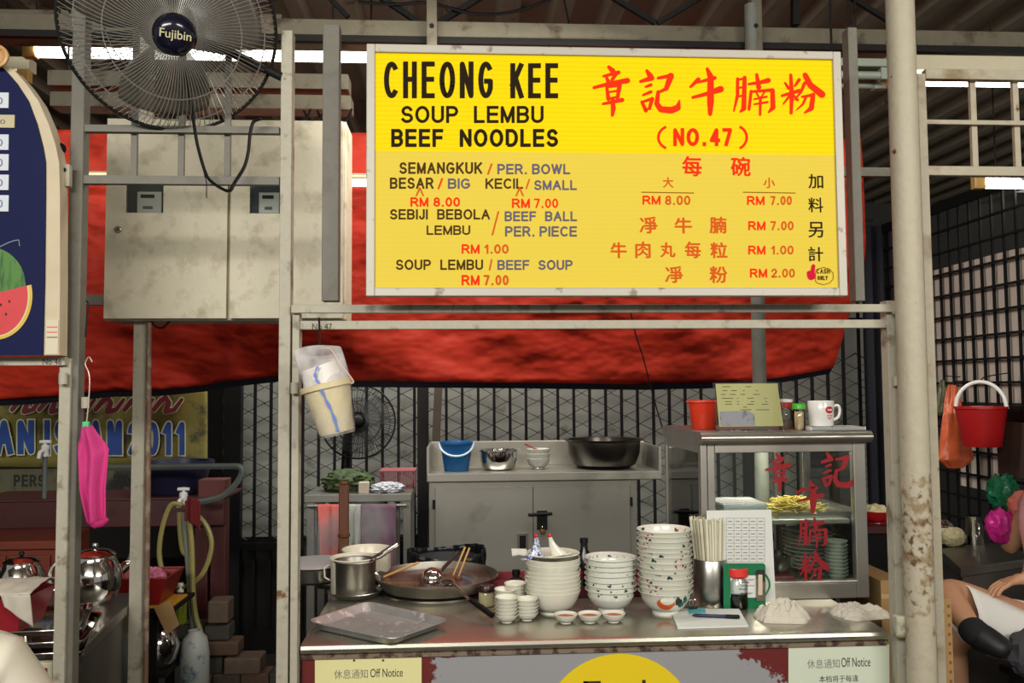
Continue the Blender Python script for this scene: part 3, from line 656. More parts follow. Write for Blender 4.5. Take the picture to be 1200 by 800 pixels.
# ================================================================ MENU SIGN
SY = 2.17
def sign_mat(name, col, e, dark):  # darker stripes put the shading of the face ridges into the colour
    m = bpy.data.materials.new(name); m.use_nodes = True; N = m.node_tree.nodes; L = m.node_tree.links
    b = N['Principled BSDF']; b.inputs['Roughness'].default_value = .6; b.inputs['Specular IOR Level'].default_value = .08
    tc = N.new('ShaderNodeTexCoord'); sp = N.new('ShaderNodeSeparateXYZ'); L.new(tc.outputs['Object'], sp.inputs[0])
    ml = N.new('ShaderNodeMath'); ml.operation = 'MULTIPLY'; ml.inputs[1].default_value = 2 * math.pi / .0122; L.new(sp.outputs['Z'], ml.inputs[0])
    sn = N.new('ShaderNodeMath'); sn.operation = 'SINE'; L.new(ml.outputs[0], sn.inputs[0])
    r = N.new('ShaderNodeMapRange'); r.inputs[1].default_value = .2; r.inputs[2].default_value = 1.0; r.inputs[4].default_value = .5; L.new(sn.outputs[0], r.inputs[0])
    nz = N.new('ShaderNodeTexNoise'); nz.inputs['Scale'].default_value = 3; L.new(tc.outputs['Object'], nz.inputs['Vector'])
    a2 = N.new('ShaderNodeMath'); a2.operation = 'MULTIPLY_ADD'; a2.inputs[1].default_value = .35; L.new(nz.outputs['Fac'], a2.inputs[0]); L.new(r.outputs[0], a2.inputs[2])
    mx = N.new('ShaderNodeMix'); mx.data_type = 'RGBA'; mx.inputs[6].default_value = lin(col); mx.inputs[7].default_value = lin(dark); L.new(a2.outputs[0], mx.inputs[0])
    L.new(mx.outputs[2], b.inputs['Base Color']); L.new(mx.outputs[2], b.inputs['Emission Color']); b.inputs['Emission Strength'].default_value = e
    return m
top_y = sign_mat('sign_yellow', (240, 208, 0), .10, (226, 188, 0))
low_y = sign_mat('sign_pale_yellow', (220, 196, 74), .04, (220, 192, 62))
sg = thing('menu_sign', 'large yellow illuminated menu sign reading CHEONG KEE above the noodle stall', 'sign', P(710, 347, SY))
X0, X1 = P(429.5, 200, SY).x, P(988, 200, SY).x; Z0, Z1 = P(710, 347, SY).z, P(710, 57, SY).z; T = .0215
def onsign(n, mb, m, **k): return obj(n, mb, m, sg, **k)
onsign('case', MB().box(X0 + .01, X1 - .01, SY + .02, SY + .11, Z0 + .01, Z1 - .01), alu, smooth=False)
onsign('frame_side', MB().box(X0, X0 + T, SY - .008, SY + .02, Z0, Z1), alu, smooth=False, bevel=.002)
onsign('frame_side', MB().box(X1 - T, X1, SY - .008, SY + .02, Z0, Z1), alu, smooth=False, bevel=.002)
onsign('frame_side', MB().box(X0 + T, X1 - T, SY - .008, SY + .02, Z1 - T, Z1), alu, smooth=False, bevel=.002)
onsign('frame_side', MB().box(X0 + T, X1 - T, SY - .008, SY + .02, Z0, Z0 + T), alu, smooth=False, bevel=.002)
zs = P(710, 179, SY).z
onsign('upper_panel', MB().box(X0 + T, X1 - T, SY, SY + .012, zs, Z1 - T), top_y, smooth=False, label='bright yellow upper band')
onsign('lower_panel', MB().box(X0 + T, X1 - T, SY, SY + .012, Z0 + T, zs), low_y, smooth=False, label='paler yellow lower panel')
s_black = mat('sign_black', (34, 24, 10), .7, spec=.1); s_brown = mat('sign_dark_print', (72, 48, 16), .7, spec=.1); s_blue = mat('sign_blue_print', (92, 86, 110), .7, spec=.1, emit=((104, 98, 110), .1))
s_red = mat('sign_red', (226, 44, 10), .7, spec=.1, emit=((236, 44, 0), .15)); s_or = mat('sign_orange_print', (204, 84, 22), .7, spec=.1, emit=((208, 84, 20), .1)); s_dr = mat('sign_faded_print', (150, 98, 26), .7, spec=.1)
TYY = SY - .0012
def st(body, x0, y0, x1, y1, m, off=.0, k='lettering', **kw):
    hgt = y1 - y0
    if all(c in FONT or c == ' ' for c in body): q = sans(MB(), body, x0, y0, x1, y1, TYY, kw.get('w') or max(1.0, hgt * (.145 + off * 2.2)))
    else: q = bold_text(MB(), body, x0, y0, x1, y1, TYY, .2 + off * 22)
    return obj(k, q, m, sg, smooth=False)
st('CHEONG', 450, 72, 578, 115, s_black, w=5.8); st('KEE', 598, 74, 654, 115, s_black, w=5.8)
st('SOUP  LEMBU', 470, 124, 637, 144, s_black, .012); st('BEEF  NOODLES', 458.5, 151, 654, 172, s_black, .02)
st('SEMANGKUK', 468, 190, 565, 203.5, s_brown, .012); st('/', 571, 192, 577, 204, s_or, .01); st('PER. BOWL', 583, 192, 668, 204, s_blue, .015)
st('BESAR', 457, 208, 508, 221, s_brown, .012); st('/', 513, 209, 519, 221, s_red, .01); st('BIG', 525, 209, 551, 221, s_blue, .015)
st('KECIL', 569, 209, 613, 221, s_brown, .012); st('/', 616, 210, 621, 221, s_or, .0); st('SMALL', 626, 211, 676, 222.5, s_blue, .015)
for px in (492, 609):
    mb = MB(); Yq = TYY - .0005
    for sx in (-1, 1): stroke(mb, [(px + sx * 4, 229, 1.6), (px, 220, 1.6)], lambda x, y: P(x, y, Yq))
    obj('pointer', mb, s_or, sg, smooth=False)
st('RM', 481, 231, 502, 242, s_red, .02); st('8.00', 508, 231, 539, 242, s_red, .02); st('RM', 600, 232.5, 621, 243.5, s_red, .02); st('7.00', 626, 232.5, 654, 243.5, s_red, .01)
st('SEBIJI  BEBOLA', 457, 245, 574, 257, s_brown, .012); st('LEMBU', 500, 264, 551, 275, s_brown, .012)
mb = MB(); stroke(mb, [(584, 248, 1.8), (577, 275, 1.8)], lambda x, y: P(x, y, TYY)); obj('slash', mb, s_or, sg, smooth=False)
st('BEEF  BALL', 591.5, 247.5, 676, 259, s_blue, .015); st('PER. PIECE', 592, 265, 676, 277, s_blue, .015)
st('RM', 541, 286, 562, 297, s_red, .02); st('1.00', 568, 286, 596, 297, s_or, .02)
st('SOUP  LEMBU', 464, 304, 566, 316, s_brown, .012); st('/', 573, 304, 577, 316, s_or, .0); st('BEEF  SOUP', 583, 304.5, 671, 316, s_blue, .015)
st('RM', 541, 322, 562, 334, s_red, .02); st('7.00', 567, 322, 596, 334, s_or, .02)
# brush calligraphy and right-hand columns
for key, (x0, y0, x1, y1) in {'zhang': (695, 77, 737, 136), 'ji': (749.5, 81.5, 798, 131), 'niu': (808, 79, 847, 135), 'nan': (859, 86, 909, 135), 'fen': (915.5, 86, 965, 134)}.items():
    mb = MB(); glyph(mb, key, lambda u, v: P(x0 + (x1 - x0) * u, y0 + (y1 - y0) * v, TYY), 1.22)
    obj('calligraphy', mb, s_red, sg, smooth=False)
st('(', 770, 148, 778, 174, s_red, w=3); st('NO.47', 789, 150, 858, 171, s_red, w=4.2); st(')', 868, 148, 875.5, 174, s_red, w=3)
st('每', 800, 183, 822, 206, s_red, .015); st('碗', 857, 184, 879, 206, s_red, .015)
st('大', 777, 207.5, 789, 219.5, s_or, .0); st('小', 895, 208, 908, 220, s_or, .0)
for a, b in ((752, 813), (871, 932)):
    mb = MB(); stroke(mb, [(a, 225, 1.0), (b, 226, 1.0)], lambda x, y: P(x, y, TYY)); obj('rule', mb, s_dr, sg, smooth=False)
st('RM', 753, 229, 774, 239.5, s_red, .02); st('8.00', 779.5, 229, 809, 240, s_or, .015); st('RM', 875.5, 229.5, 896, 240, s_red, .02); st('7.00', 903, 229.5, 928, 240, s_or, .015)
for t_, x0, x1, y0, y1 in (('凈', 750, 770, 254, 273), ('牛', 791, 810.5, 255, 273), ('腩', 832, 851, 254, 273), ('牛', 716, 734, 284, 302), ('肉', 745, 762, 283, 302), ('丸', 774, 791, 284, 301), ('每', 803, 821, 283, 302), ('粒', 833, 852, 284, 302), ('凈', 780, 800, 312, 331), ('粉', 832, 852, 312, 331)):
    st(t_, x0, y0, x1, y1, s_or, .012)
st('RM', 877, 259, 897, 269.5, s_red, .02); st('7.00', 903, 259, 930, 269.5, s_or, .015)
st('RM', 877, 287.5, 897, 298, s_red, .02); st('1.00', 904, 287.5, 930, 298, s_or, .015)
st('RM', 879, 314.5, 899, 325, s_red, .02); st('2.00', 904, 314.5, 931.5, 325, s_or, .015)
for t_, y0, y1 in (('加', 204, 220.5), ('料', 231.5, 248.5), ('另', 260, 278), ('計', 289, 306)): st(t_, 947.5, y0, 964.5, y1, s_black, .0)
# thumbs-up mark
mb = MB(); f = lambda x, y: P(930 + x / 11.43, 280 + y / 11.43, TYY - .0003)
stroke(mb, [(265, 360, 50), (255, 430, 55)], f); stroke(mb, [(215, 460, 80), (235, 500, 100), (240, 490, 120)], f)
obj('thumb_mark', mb, mat('crimson_print', (206, 20, 56), .7, spec=.1), sg, smooth=False)
mb = MB(); pts = []
for k in range(61):
    a = 2 * math.pi * k / 60; rr = 1 + .06 * abs(math.sin(a * 5)); pts.append((400 + 130 * rr * math.cos(a), 495 + 108 * rr * math.sin(a), 9))
stroke(mb, [p for p in pts if p[0] > 285 or p[1] > 560], f); obj('cloud_mark', mb, s_dr, sg, smooth=False)
st('CASH', 957, 315, 972.5, 320.5, s_brown); st('ONLY', 958, 323, 970, 328, s_brown)
mb = MB()
for dx in (.1, .55, 1.0): 
    for zz in (.02, .32): mb.lathe([(0, -.003), (.005, -.002), (.005, .003)], (X0 + T / 2 + dx * (X1 - X0 - T), SY - .008, Z0 + .011 + zz * .4), 8, Matrix.Rotation(math.pi / 2, 3, 'X'))
# ================================================================ BLUE JUICE SIGNBOARD at left
LY = 2.22
sb = thing('juice_signboard', 'arched navy signboard with a cream rim and a watermelon print, far left', 'sign', P(20, 416, LY))
def arc(pts): return [(P(x, y, LY).x, P(x, y, LY).z) for x, y in pts]
out = [(-90, 416), (68, 416), (69, 330), (69, 230), (68, 190), (64, 170), (56, 145), (44, 118), (30, 98), (16, 82), (2, 72), (-12, 66), (-90, 66)]
inn = [(-90, 416), (50, 416), (52, 330), (53, 230), (53, 190), (50, 172), (43, 145), (33, 118), (20, 98), (8, 84), (0, 76), (-12, 70), (-90, 70)]
obj('rim', MB().prism(arc(out), LY + .006, LY + .05), mat('cream_rim', (214, 200, 172), .6, vari=(12, (190, 174, 142))), sb, smooth=False)
obj('panel', MB().prism(arc(inn), LY, LY + .0055), mat('navy_print', (20, 26, 74), .6, spec=.15, vari=(3, (16, 20, 58))), sb, smooth=False)
obj('top_ring', MB().lathe([(.024, -.006), (.03, -.004), (.03, .004), (.024, .006), (.020, .004), (.020, -.004), (.024, -.006)], P(-4, 66, LY - .02), 24, Matrix.Rotation(math.pi / 2, 3, 'X')), mat('ring_brass', (196, 150, 90), .4), sb)
fl = lambda x, y: P(x, y, LY - .0008)
# printed watermelon (a flat print)
def disc(mb, cx, cy, rx, ry, n=40, f=None, a0=0, a1=2 * math.pi): return mb.add([(f or fl)(cx + rx * math.cos(a0 + (a1 - a0) * k / (n - 1)), cy + ry * math.sin(a0 + (a1 - a0) * k / (n - 1))) for k in range(n)], [tuple(range(n))])
obj('melon_print', disc(MB(), -14, 334, 44, 45), mat('melon_green', (70, 122, 40), .5, n1=(26, (34, 82, 26), .5, .12), stretch=(3.2, 1, .5)), sb, smooth=False, label='round green watermelon print')
fl2 = lambda x, y: P(x, y, LY - .0016); fl3 = lambda x, y: P(x, y, LY - .0022)
def slice_pts(k):
    c = (-6, 346); out_ = []
    for i in range(21):
        a = math.radians(-14 + i * 6.4); out_.append((c[0] + (44 - k) * math.cos(a) , c[1] + (52 - k * .9) * math.sin(a)))
    return out_ + [(-40, 392 - k), (-40, 352)]
for k, cc, fz in ((0, (226, 190, 60), 0), (3.2, (232, 214, 150), 1), (5.5, (222, 60, 66), 2)):
    ps = slice_pts(k); q = MB(); q.add([P(x, y, LY - .0018 - fz * .0006) for x, y in ps], [tuple(range(len(ps)))])
    obj('melon_slice_print', q, mat('melon_slice_%d' % k, cc, .5, vari=(20, tuple(int(v * .85) for v in cc))), sb, smooth=False)
q = MB()
for x, y in ((11, 353), (7, 368), (1, 357), (-6, 374)): disc(q, x, y, 1.3, 1.8, 10, lambda a, b: P(a, b, LY - .0034))
obj('seed_print', q, ink, sb, smooth=False)
q = MB(); stroke(q, [(0, 289, 1.2), (8, 285, 1.2), (16, 282, 1.2), (22, 281, 1), (23, 288, 1)], fl2); obj('tendril_print', q, mat('tendril', (120, 128, 140), .6), sb, smooth=False)
for i, (y0, y1) in enumerate(((109, 127), (135, 150), (158, 176), (181, 200), (205, 223), (229, 248))):
    q = MB().box(P(-60, y0, LY).x, P(11 if i != 1 else 18, y0, LY).x, LY - .004, LY - .0005, P(5, y1, LY).z, P(5, y0, LY).z)
    tg = obj('price_tag', q, mat('tag_white', (206, 212, 220), .5) if i != 1 else mat('tag_cream', (190, 178, 140), .5), sb, smooth=False)
    obj('numeral', fit_text(MB(), '0', -3 + (3 if i == 1 else 0), y0 + 5, 3 + (3 if i == 1 else 0), y1 - 5, LY - .0046, .0), mat('tag_print', (90, 100, 130), .6), tg, smooth=False)
q = pbar(MB(), 53.5, 375, 68, 415, LY + .003, .003); lb = obj('small_label', q, mat('label_cream', (214, 204, 178), .7), sb, smooth=False)
for i, yy in enumerate((383, 389, 395)): q = MB(); [stroke(q, [(55 + 2.1 * k, yy, .9), (56.4 + 2.1 * k, yy, .9)], lambda x, y: P(x, y, LY + .002)) for k in range(6)]; obj('print_line', q, s_red if i != 2 else ink, lb, smooth=False)
ju = thing('junction_plate', 'small cream bracket plate fixed beside the rim of the blue signboard', 'bracket', P(75, 205, 2.25))
obj('plate', pbar(MB(), 70, 192, 81, 218, 2.255, .02), post, ju, smooth=False, bevel=.002)
obj('bolt', MB().lathe([(0, .004), (.006, .003), (.006, 0)], P(75, 199, 2.254), 10, Matrix.Rotation(math.pi / 2, 3, 'X')), dark_m, ju)
obj('knob', MB().ball(P(70.5, 174, 2.27), .015, 14, 10), black_m, ju)
# ================================================================ FANS
gw = mat('guard_wire', (190, 186, 178), .3, .7)
def make_fan(nm, label, C0, nrm, R, nw, depth, wire_r, wm, blade_m, hub_m, twist, group=None):
    n = Vector(nrm).normalized(); xx = Vector((0, 0, 1)).cross(-n).normalized(); yy = (-n).cross(xx).normalized()
    Mx = Matrix((xx, yy, n)).transposed()          # local z = towards viewer
    t = thing(nm, label, 'fan', C0, group); C0 = Vector(C0)
    W = lambda r, a, z: C0 + Mx @ Vector((r * math.cos(a), r * math.sin(a), z))
    for side, d, cnt, nm2 in ((1, depth, nw, 'front_guard'), (-1, depth * .75, int(nw * .7), 'rear_guard')):
        mb = MB()
        for k in range(cnt):
            a = 2 * math.pi * k / cnt; pts = []
            for i in range(8):
                q = i / 7; r = R * (.20 + .80 * q); pts.append(W(r, a + twist * q, side * d * (1 - ((r / R) ** 3.0)) ** .8 if q < 1 else 0))
            mb.tube(pts, wire_r, 4, caps=False)
        g = obj(nm2, mb, wm, t)
        for q in (.62, .86) if side > 0 else (.6,):
            obj('ring', MB().tube([W(R * q, 2 * math.pi * k / 48, side * (d * (1 - q ** 3) ** .8 - .003)) for k in range(48)], wire_r * 1.5, 6, closed=True), wm, g)
    obj('rim', MB().tube([W(R * 1.0, 2 * math.pi * k / 64, 0) for k in range(64)], wire_r * 4.2, 8, closed=True), black_m if wm is black_m else dark_m, t)
    hb = MB(); hb.lathe([(0, depth + .022), (R * .10, depth + .020), (R * .17, depth + .010), (R * .195, depth - .004), (R * .195, depth - .012)], C0, 32, Mx); hub = obj('badge_cap', hb, hub_m, t)
    for k in range(3):
        a0 = 2 * math.pi * k / 3 + .55
        def bf(u, v): 
            r = R * (.20 + .66 * u); a = a0 + (v - .5) * (1.35 + .35 * math.sin(u * 3)) * (1 - .25 * u); return W(r, a, -.012 + (v - .5) * .05)
        obj('blade', MB().sheet(10, 10, bf), blade_m, t, solid=.002)
    obj('hub', MB().lathe([(0, .012), (R * .2, .010), (R * .2, -.03), (0, -.03)], C0, 24, Mx), blade_m, t)
    obj('motor', MB().lathe([(0, -.05), (R * .28, -.05), (R * .30, -.07), (R * .28, -.14), (R * .15, -.17), (0, -.17)], C0, 24, Mx), dark_m, t)
    return t, W, hub
FC = P(201, 33, 2.19)
FN = (.36, -.84, -.52)
cap_m = mat('glossy_black', (18, 18, 34), .15)
fan, W, hub = make_fan('wall_fan', 'large wall fan in a wire guard at top left above the meter boxes', FC, FN, .262, 118, .11, .0011, gw, mat('fan_blade', (90, 84, 74), .3, alpha=.72), cap_m, .18)
hn = Vector(FN).normalized(); hc = FC + hn * (.11 + .0245)
def fr(q):
    return q
q = MB(); pc_ = P(213, 48, FC.y); 
vs, fs = text_mesh('Fujibin', .01)
a_ = min(v.x for v in vs); b_ = max(v.x for v in vs); xx = Vector((0, 0, 1)).cross(-hn).normalized(); yy = (-hn).cross(xx).normalized()
xx, yy = -xx if xx.x < 0 else xx, yy if yy.z > 0 else -yy
q.add([hc + xx * ((v.x - (a_ + b_) / 2) / (b_ - a_) * .073) + yy * ((v.y - .3) / (b_ - a_) * .073 + .004) for v in vs], fs)
obj('lettering', q, mat('badge_gold', (206, 200, 160), .4), hub, smooth=False)
obj('bracket', MB().tube([FC - hn * .15, FC - hn * .15 + Vector((.02, .0, -.06)), P(267, 60, FY + .0), P(330, 90, FY + .0)], .012, 10), dark_m, fan)
# standing fan in the back
F2 = P(420, 494, 4.50)
fan2, W2, hub2 = make_fan('standing_fan', 'black standing fan in front of the fence behind the hanging cream pail', F2, (.10, -1, .10), .19, 90, .06, .0011, black_m, mat('dark_blade', (70, 74, 74), .4, alpha=.22), black_m, .15)
obj('stand', MB().tube([F2 + Vector((-.06, .06, 0)), (F2.x - .08, F2.y + .05, 1.0), (F2.x - .08, F2.y + .05, .03)], .022, 12), black_m, fan2)
obj('base', MB().lathe([(.0, .03), (.16, .025), (.19, .01), (.19, 0), (0, 0)], (F2.x - .08, F2.y + .05, 0), 28), black_m, fan2)
# ================================================================ SERVING COUNTER
XL = P(352, 757, 2.32).x; XRt = P(1040, 740, 2.32).x; CB = 3.12
ct = thing('serving_counter', 'steel-topped serving counter with peeling grey and maroon front under the yellow menu sign', 'counter', ((XL + XRt) / 2, 2.7, 0))
mb = MB(); prof = [(2.345, CZ - .030), (2.330, CZ - .028), (2.320, CZ - .020), (2.318, CZ - .012), (2.322, CZ - .004), (2.335, CZ), (CB, CZ), (CB, CZ - .03)]
n = len(prof); mb.add([(XL, y, z) for y, z in prof] + [(XRt, y, z) for y, z in prof], [(i, (i + 1) % n, n + (i + 1) % n, n + i) for i in range(n)] + [tuple(range(n)), tuple(range(2 * n - 1, n - 1, -1))])
obj('worktop', mb, steel_top, ct)
# peeling paint front
m = bpy.data.materials.new('peeling_front'); m.use_nodes = True; N = m.node_tree.nodes; L = m.node_tree.links; b = N['Principled BSDF']; b.inputs['Roughness'].default_value = .45
tc = N.new('ShaderNodeTexCoord'); sp = N.new('ShaderNodeSeparateXYZ'); L.new(tc.outputs['Object'], sp.inputs[0])
def mth(op, a, b_=None, v=None, cl=False):
    q = N.new('ShaderNodeMath'); q.operation = op; q.use_clamp = cl
    for i, s_ in enumerate((a, b_)):
        if s_ is None: continue
        if isinstance(s_, (int, float)): q.inputs[i].default_value = s_
        else: L.new(s_, q.inputs[i])
    return q.outputs[0]
nz = N.new('ShaderNodeTexNoise'); nz.inputs['Scale'].default_value = 9; nz.inputs['Detail'].default_value = 10; nz.inputs['Roughness'].default_value = .75; L.new(tc.outputs['Object'], nz.inputs['Vector'])
nn = mth('MULTIPLY', mth('SUBTRACT', nz.outputs['Fac'], .5), .42)
# object origin = counter centre: front spans x -.82 .. .82
xr = mth('ADD', mth('ADD', sp.outputs['X'], mth('MULTIPLY', sp.outputs['Z'], .9)), nn)       # right side maroon, slanting
right = mth('GREATER_THAN', xr, 1.12)
xl_ = mth('ADD', sp.outputs['X'], mth('ADD', mth('MULTIPLY', nn, .6), mth('MULTIPLY', sp.outputs['Z'], .55)))
left = mth('LESS_THAN', xl_, -.04)
l2 = mth('LESS_THAN', mth('ADD', sp.outputs['X'], mth('MULTIPLY', nn, .35)), -.56)
topl = mth('MULTIPLY', mth('LESS_THAN', mth('ADD', sp.outputs['X'], nn), -.40), mth('GREATER_THAN', mth('ADD', sp.outputs['Z'], mth('MULTIPLY', nn, .12)), .782))
mask = mth('ADD', mth('ADD', right, l2), mth('ADD', topl, left), cl=True)
mx = N.new('ShaderNodeMix'); mx.data_type = 'RGBA'; mx.inputs[6].default_value = lin((146, 146, 148)); mx.inputs[7].default_value = lin((100, 30, 28)); L.new(mask, mx.inputs[0]); L.new(mx.outputs[2], b.inputs['Base Color'])
bp = N.new('ShaderNodeBump'); bp.inputs['Strength'].default_value = .5; bp.inputs['Distance'].default_value = .001; L.new(mask, bp.inputs['Height']); L.new(bp.outputs[0], b.inputs['Normal'])
obj('front_panel', MB().box(XL + .002, XRt - .002, 2.335, 2.345, .08, CZ - .031), m, ct, smooth=False)
obj('body', MB().box(XL + .01, XRt - .01, 2.346, CB - .02, .06, CZ - .034), mat('counter_body', (70, 66, 62), .6), ct, smooth=False)
obj('lip_strip', MB().box(XL, XRt, 2.326, 2.334, CZ - .040, CZ - .029), mat('rusty_lip', (120, 104, 86), .7, n1=(30, (60, 38, 28), .5, .1), bump=(60, .6)), ct, smooth=False)
for px, py in ((362, 769), (410, 769), (446, 768), (565, 760), (640, 757), (725, 754), (800, 753), (880, 751), (971, 752), (1041, 750)):
    p = P(px, py, 2.334); obj('screw', MB().lathe([(0, .004), (.0035, .003), (.005, 0)], p, 10, Matrix.Rotation(math.pi / 2, 3, 'X')), chrome, ct)
# notices and round sticker
NY = 2.3335
def paper(name, quad, Y, m, label, cat='notice', th=.001, **k):
    c = P(sum(q[0] for q in quad) / 4, max(q[1] for q in quad), Y); t = thing(name, label, cat, c, **k)
    mb = MB(); mb.prism([(P(x, y, Y).x, P(x, y, Y).z) for x, y in quad], Y, Y + th); obj('sheet', mb, m, t, smooth=False); return t
n1_ = paper('paper_notice', [(369, 773), (494, 768), (494, 860), (369, 862)], NY - .001, paper_y, 'yellow Off Notice paper pinned to the left end of the counter front')
def ptext(t, body, x0, y0, x1, y1, Y, m=ink): return obj('lettering', fit_text(MB(), body, x0, y0, x1, y1, Y), m, t, smooth=False)
ptext(n1_, '休息通知', 391.5, 784, 431, 795, NY - .0016, ink_grey); ptext(n1_, 'Off Notice', 434, 783, 472, 793, NY - .0016)
for px in (415, 449): obj('pin', MB().ball(P(px, 773.5, NY - .003), .0028, 8, 6), ink, n1_)
n2_ = paper('paper_notice', [(924, 756.5), (1042, 755), (1043, 850), (924, 850)], NY - .001, paper_g, 'pale green Off Notice paper on the right maroon end of the counter front')
ptext(n2_, '休息通知', 946, 772, 984, 783, NY - .0016, ink_grey); ptext(n2_, 'Off Notice', 986, 770, 1020, 781, NY - .0016)
ptext(n2_, '本档将于每逢', 960, 791, 1006, 799, NY - .0016)
cc = P(726, 861, NY); yd = thing('round_sign', 'round yellow sign on the middle of the counter front, only its top in view', 'sign', cc)
mb = MB(); R_ = .215; mb.add([(cc.x + R_ * math.cos(2 * math.pi * k / 72), NY - .001, cc.z + R_ * math.sin(2 * math.pi * k / 72)) for k in range(72)] + [(cc.x + R_ * math.cos(2 * math.pi * k / 72), NY + .001, cc.z + R_ * math.sin(2 * math.pi * k / 72)) for k in range(72)], [tuple(range(72))] + [(k, (k + 1) % 72, 72 + (k + 1) % 72, 72 + k) for k in range(72)])
obj('disc', mb, mat('sticker_yellow', (228, 200, 20), .5, vari=(5, (222, 192, 14))), yd, smooth=False)
mb = MB()
for x0, y0, x1, y1 in ((684, 798, 689, 850), (684, 798, 704, 803), (684, 822, 700, 827)): pbar(mb, x0, y0, x1, y1, NY - .0022, .001)
obj('letter_f', mb, ink, yd, smooth=False)
obj('letter_d', pbar(MB(), 753, 796.5, 757, 850, NY - .0022, .001), ink, yd, smooth=False)
for cx in (721, 744): obj('letter_o', MB().tube([P(cx + 8 * math.cos(a * math.pi / 12), 836 + 13 * math.sin(a * math.pi / 12), NY - .0022) for a in range(24)], .004, 6, closed=True), ink, yd)
# ================================================================ BOWLS
def print_mat(name, base, cols, thr, scale, zlo, zhi):
    m = bpy.data.materials.new(name); m.use_nodes = True; N = m.node_tree.nodes; L = m.node_tree.links; b = N['Principled BSDF']
    b.inputs['Roughness'].default_value = .16; b.inputs['Coat Weight'].default_value = .3
    tc = N.new('ShaderNodeTexCoord'); sp = N.new('ShaderNodeSeparateXYZ'); L.new(tc.outputs['Object'], sp.inputs[0])
    a = N.new('ShaderNodeTexNoise'); a.inputs['Scale'].default_value = scale; a.inputs['Detail'].default_value = 1.5; L.new(tc.outputs['Object'], a.inputs['Vector'])
    g = N.new('ShaderNodeMath'); g.operation = 'GREATER_THAN'; g.inputs[1].default_value = thr; L.new(a.outputs['Fac'], g.inputs[0])
    c1 = N.new('ShaderNodeMath'); c1.operation = 'GREATER_THAN'; c1.inputs[1].default_value = zlo; L.new(sp.outputs['Z'], c1.inputs[0])
    c2 = N.new('ShaderNodeMath'); c2.operation = 'LESS_THAN'; c2.inputs[1].default_value = zhi; L.new(sp.outputs['Z'], c2.inputs[0])
    m1 = N.new('ShaderNodeMath'); m1.operation = 'MULTIPLY'; L.new(c1.outputs[0], m1.inputs[0]); L.new(c2.outputs[0], m1.inputs[1])
    m2 = N.new('ShaderNodeMath'); m2.operation = 'MULTIPLY'; L.new(m1.outputs[0], m2.inputs[0]); L.new(g.outputs[0], m2.inputs[1])
    r = N.new('ShaderNodeValToRGB'); r.color_ramp.interpolation = 'CONSTANT'; nz = N.new('ShaderNodeTexNoise'); nz.inputs['Scale'].default_value = 16; nz.inputs['Detail'].default_value = 0; L.new(tc.outputs['Object'], nz.inputs['Vector']); L.new(nz.outputs['Fac'], r.inputs[0])
    el = r.color_ramp.elements; el[0].color = lin(cols[0]); el[1].color = lin(cols[1]); el[1].position = .46
    if len(cols) > 2: e = el.new(.56); e.color = lin(cols[2])
    mx = N.new('ShaderNodeMix'); mx.data_type = 'RGBA'; mx.inputs[6].default_value = lin(base); L.new(r.outputs[0], mx.inputs[7]); L.new(m2.outputs[0], mx.inputs[0]); L.new(mx.outputs[2], b.inputs['Base Color'])
    return m
def bowl_prof(R, f, h, fh, th=.0032, fl=0.0):
    out = [(0, .004), (f * .8, .004), (f * .86, 0), (f, 0), (f * .96, fh)]
    for k in range(1, 9):
        u = k / 8; out.append((f * .96 + (R - f * .96) * (u ** (.62 if not fl else .80)) , fh + (h - fh) * (u ** 1.5)))
    if fl: out[-1] = (R, h); out[-2] = (R - fl, h - .006)
    inn = [(r - th, z + th * .6) for r, z in out[6:-1]][::-1]
    return out + [(R - th * .3, h + .001), (R - th, h)] + inn + [(f * .7, fh + th), (0, fh + th)]
def bowl_obj(name, label, R, f, h, fh, m, group, fl=0.0, cat='bowl', th=.0032):
    MBx = MB(); MBx.lathe(bowl_prof(R, f, h, fh, th, fl), (0, 0, 0), 44)
    o = obj(name, MBx, m, None, local=True, org=(0, 0, 0)); o['label'] = label; o['category'] = cat; o['group'] = group; return o
ORD = ['lowest', 'second', 'third', 'fourth', 'fifth', 'sixth', 'seventh', 'eighth', 'ninth', 'tenth', 'eleventh', 'twelfth', 'thirteenth', 'fourteenth']
def stack(first, base, zs, what, where, jit=.0012, tilt=.6, top=None):
    n = len(zs)
    for i, z in enumerate(zs):
        o = first if i == 0 else first.copy()
        if i: COL.objects.link(o)
        o.location = base + Vector((random.uniform(-jit, jit) if i else 0, random.uniform(-jit, jit) if i else 0, z)); ORG[o.name] = o.location.copy()
        o.rotation_euler = (math.radians(random.uniform(-tilt, tilt)) if i else 0, math.radians(random.uniform(-tilt, tilt)) if i else 0, random.uniform(0, 6.28))
        pos = 'topmost' if i == n - 1 else 'lowest' if i == 0 else ORD[i] + ' from the bottom'
        o['label'] = '%s, %s of the %s' % (what, pos, where)
    return o
# left stack: plain white bowls
b1 = on(648, 721, CZ, .042)
b0 = bowl_obj('noodle_bowl', 'x', .0845, .042, .068, .010, china, 'plain white bowls in the left stack')
zs1 = [0, .0122, .0240, .0360, .0480, .0605, .0800, .0885, .0960]
stack(b0, b1, zs1, 'plain white bowl', 'left bowl stack')
m2b = print_mat('dark_flower_print', (212, 214, 202), [(70, 70, 92), (60, 66, 62), (92, 74, 90)], .63, 75, .052, .062)
b2_ = on(716, 719, CZ, .040)
b0 = bowl_obj('noodle_bowl', 'x', .079, .040, .066, .012, m2b, 'flared bowls in the middle stack', fl=.010)
stack(b0, b2_, [.0, .0160, .0315, .0475, .0635, .0790, .0945], 'flared bowl with dark flower rim', 'middle bowl stack')
m3b = print_mat('rooster_print', (218, 218, 204), [(176, 60, 50), (52, 96, 88), (40, 50, 56)], .63, 46, .036, .064)
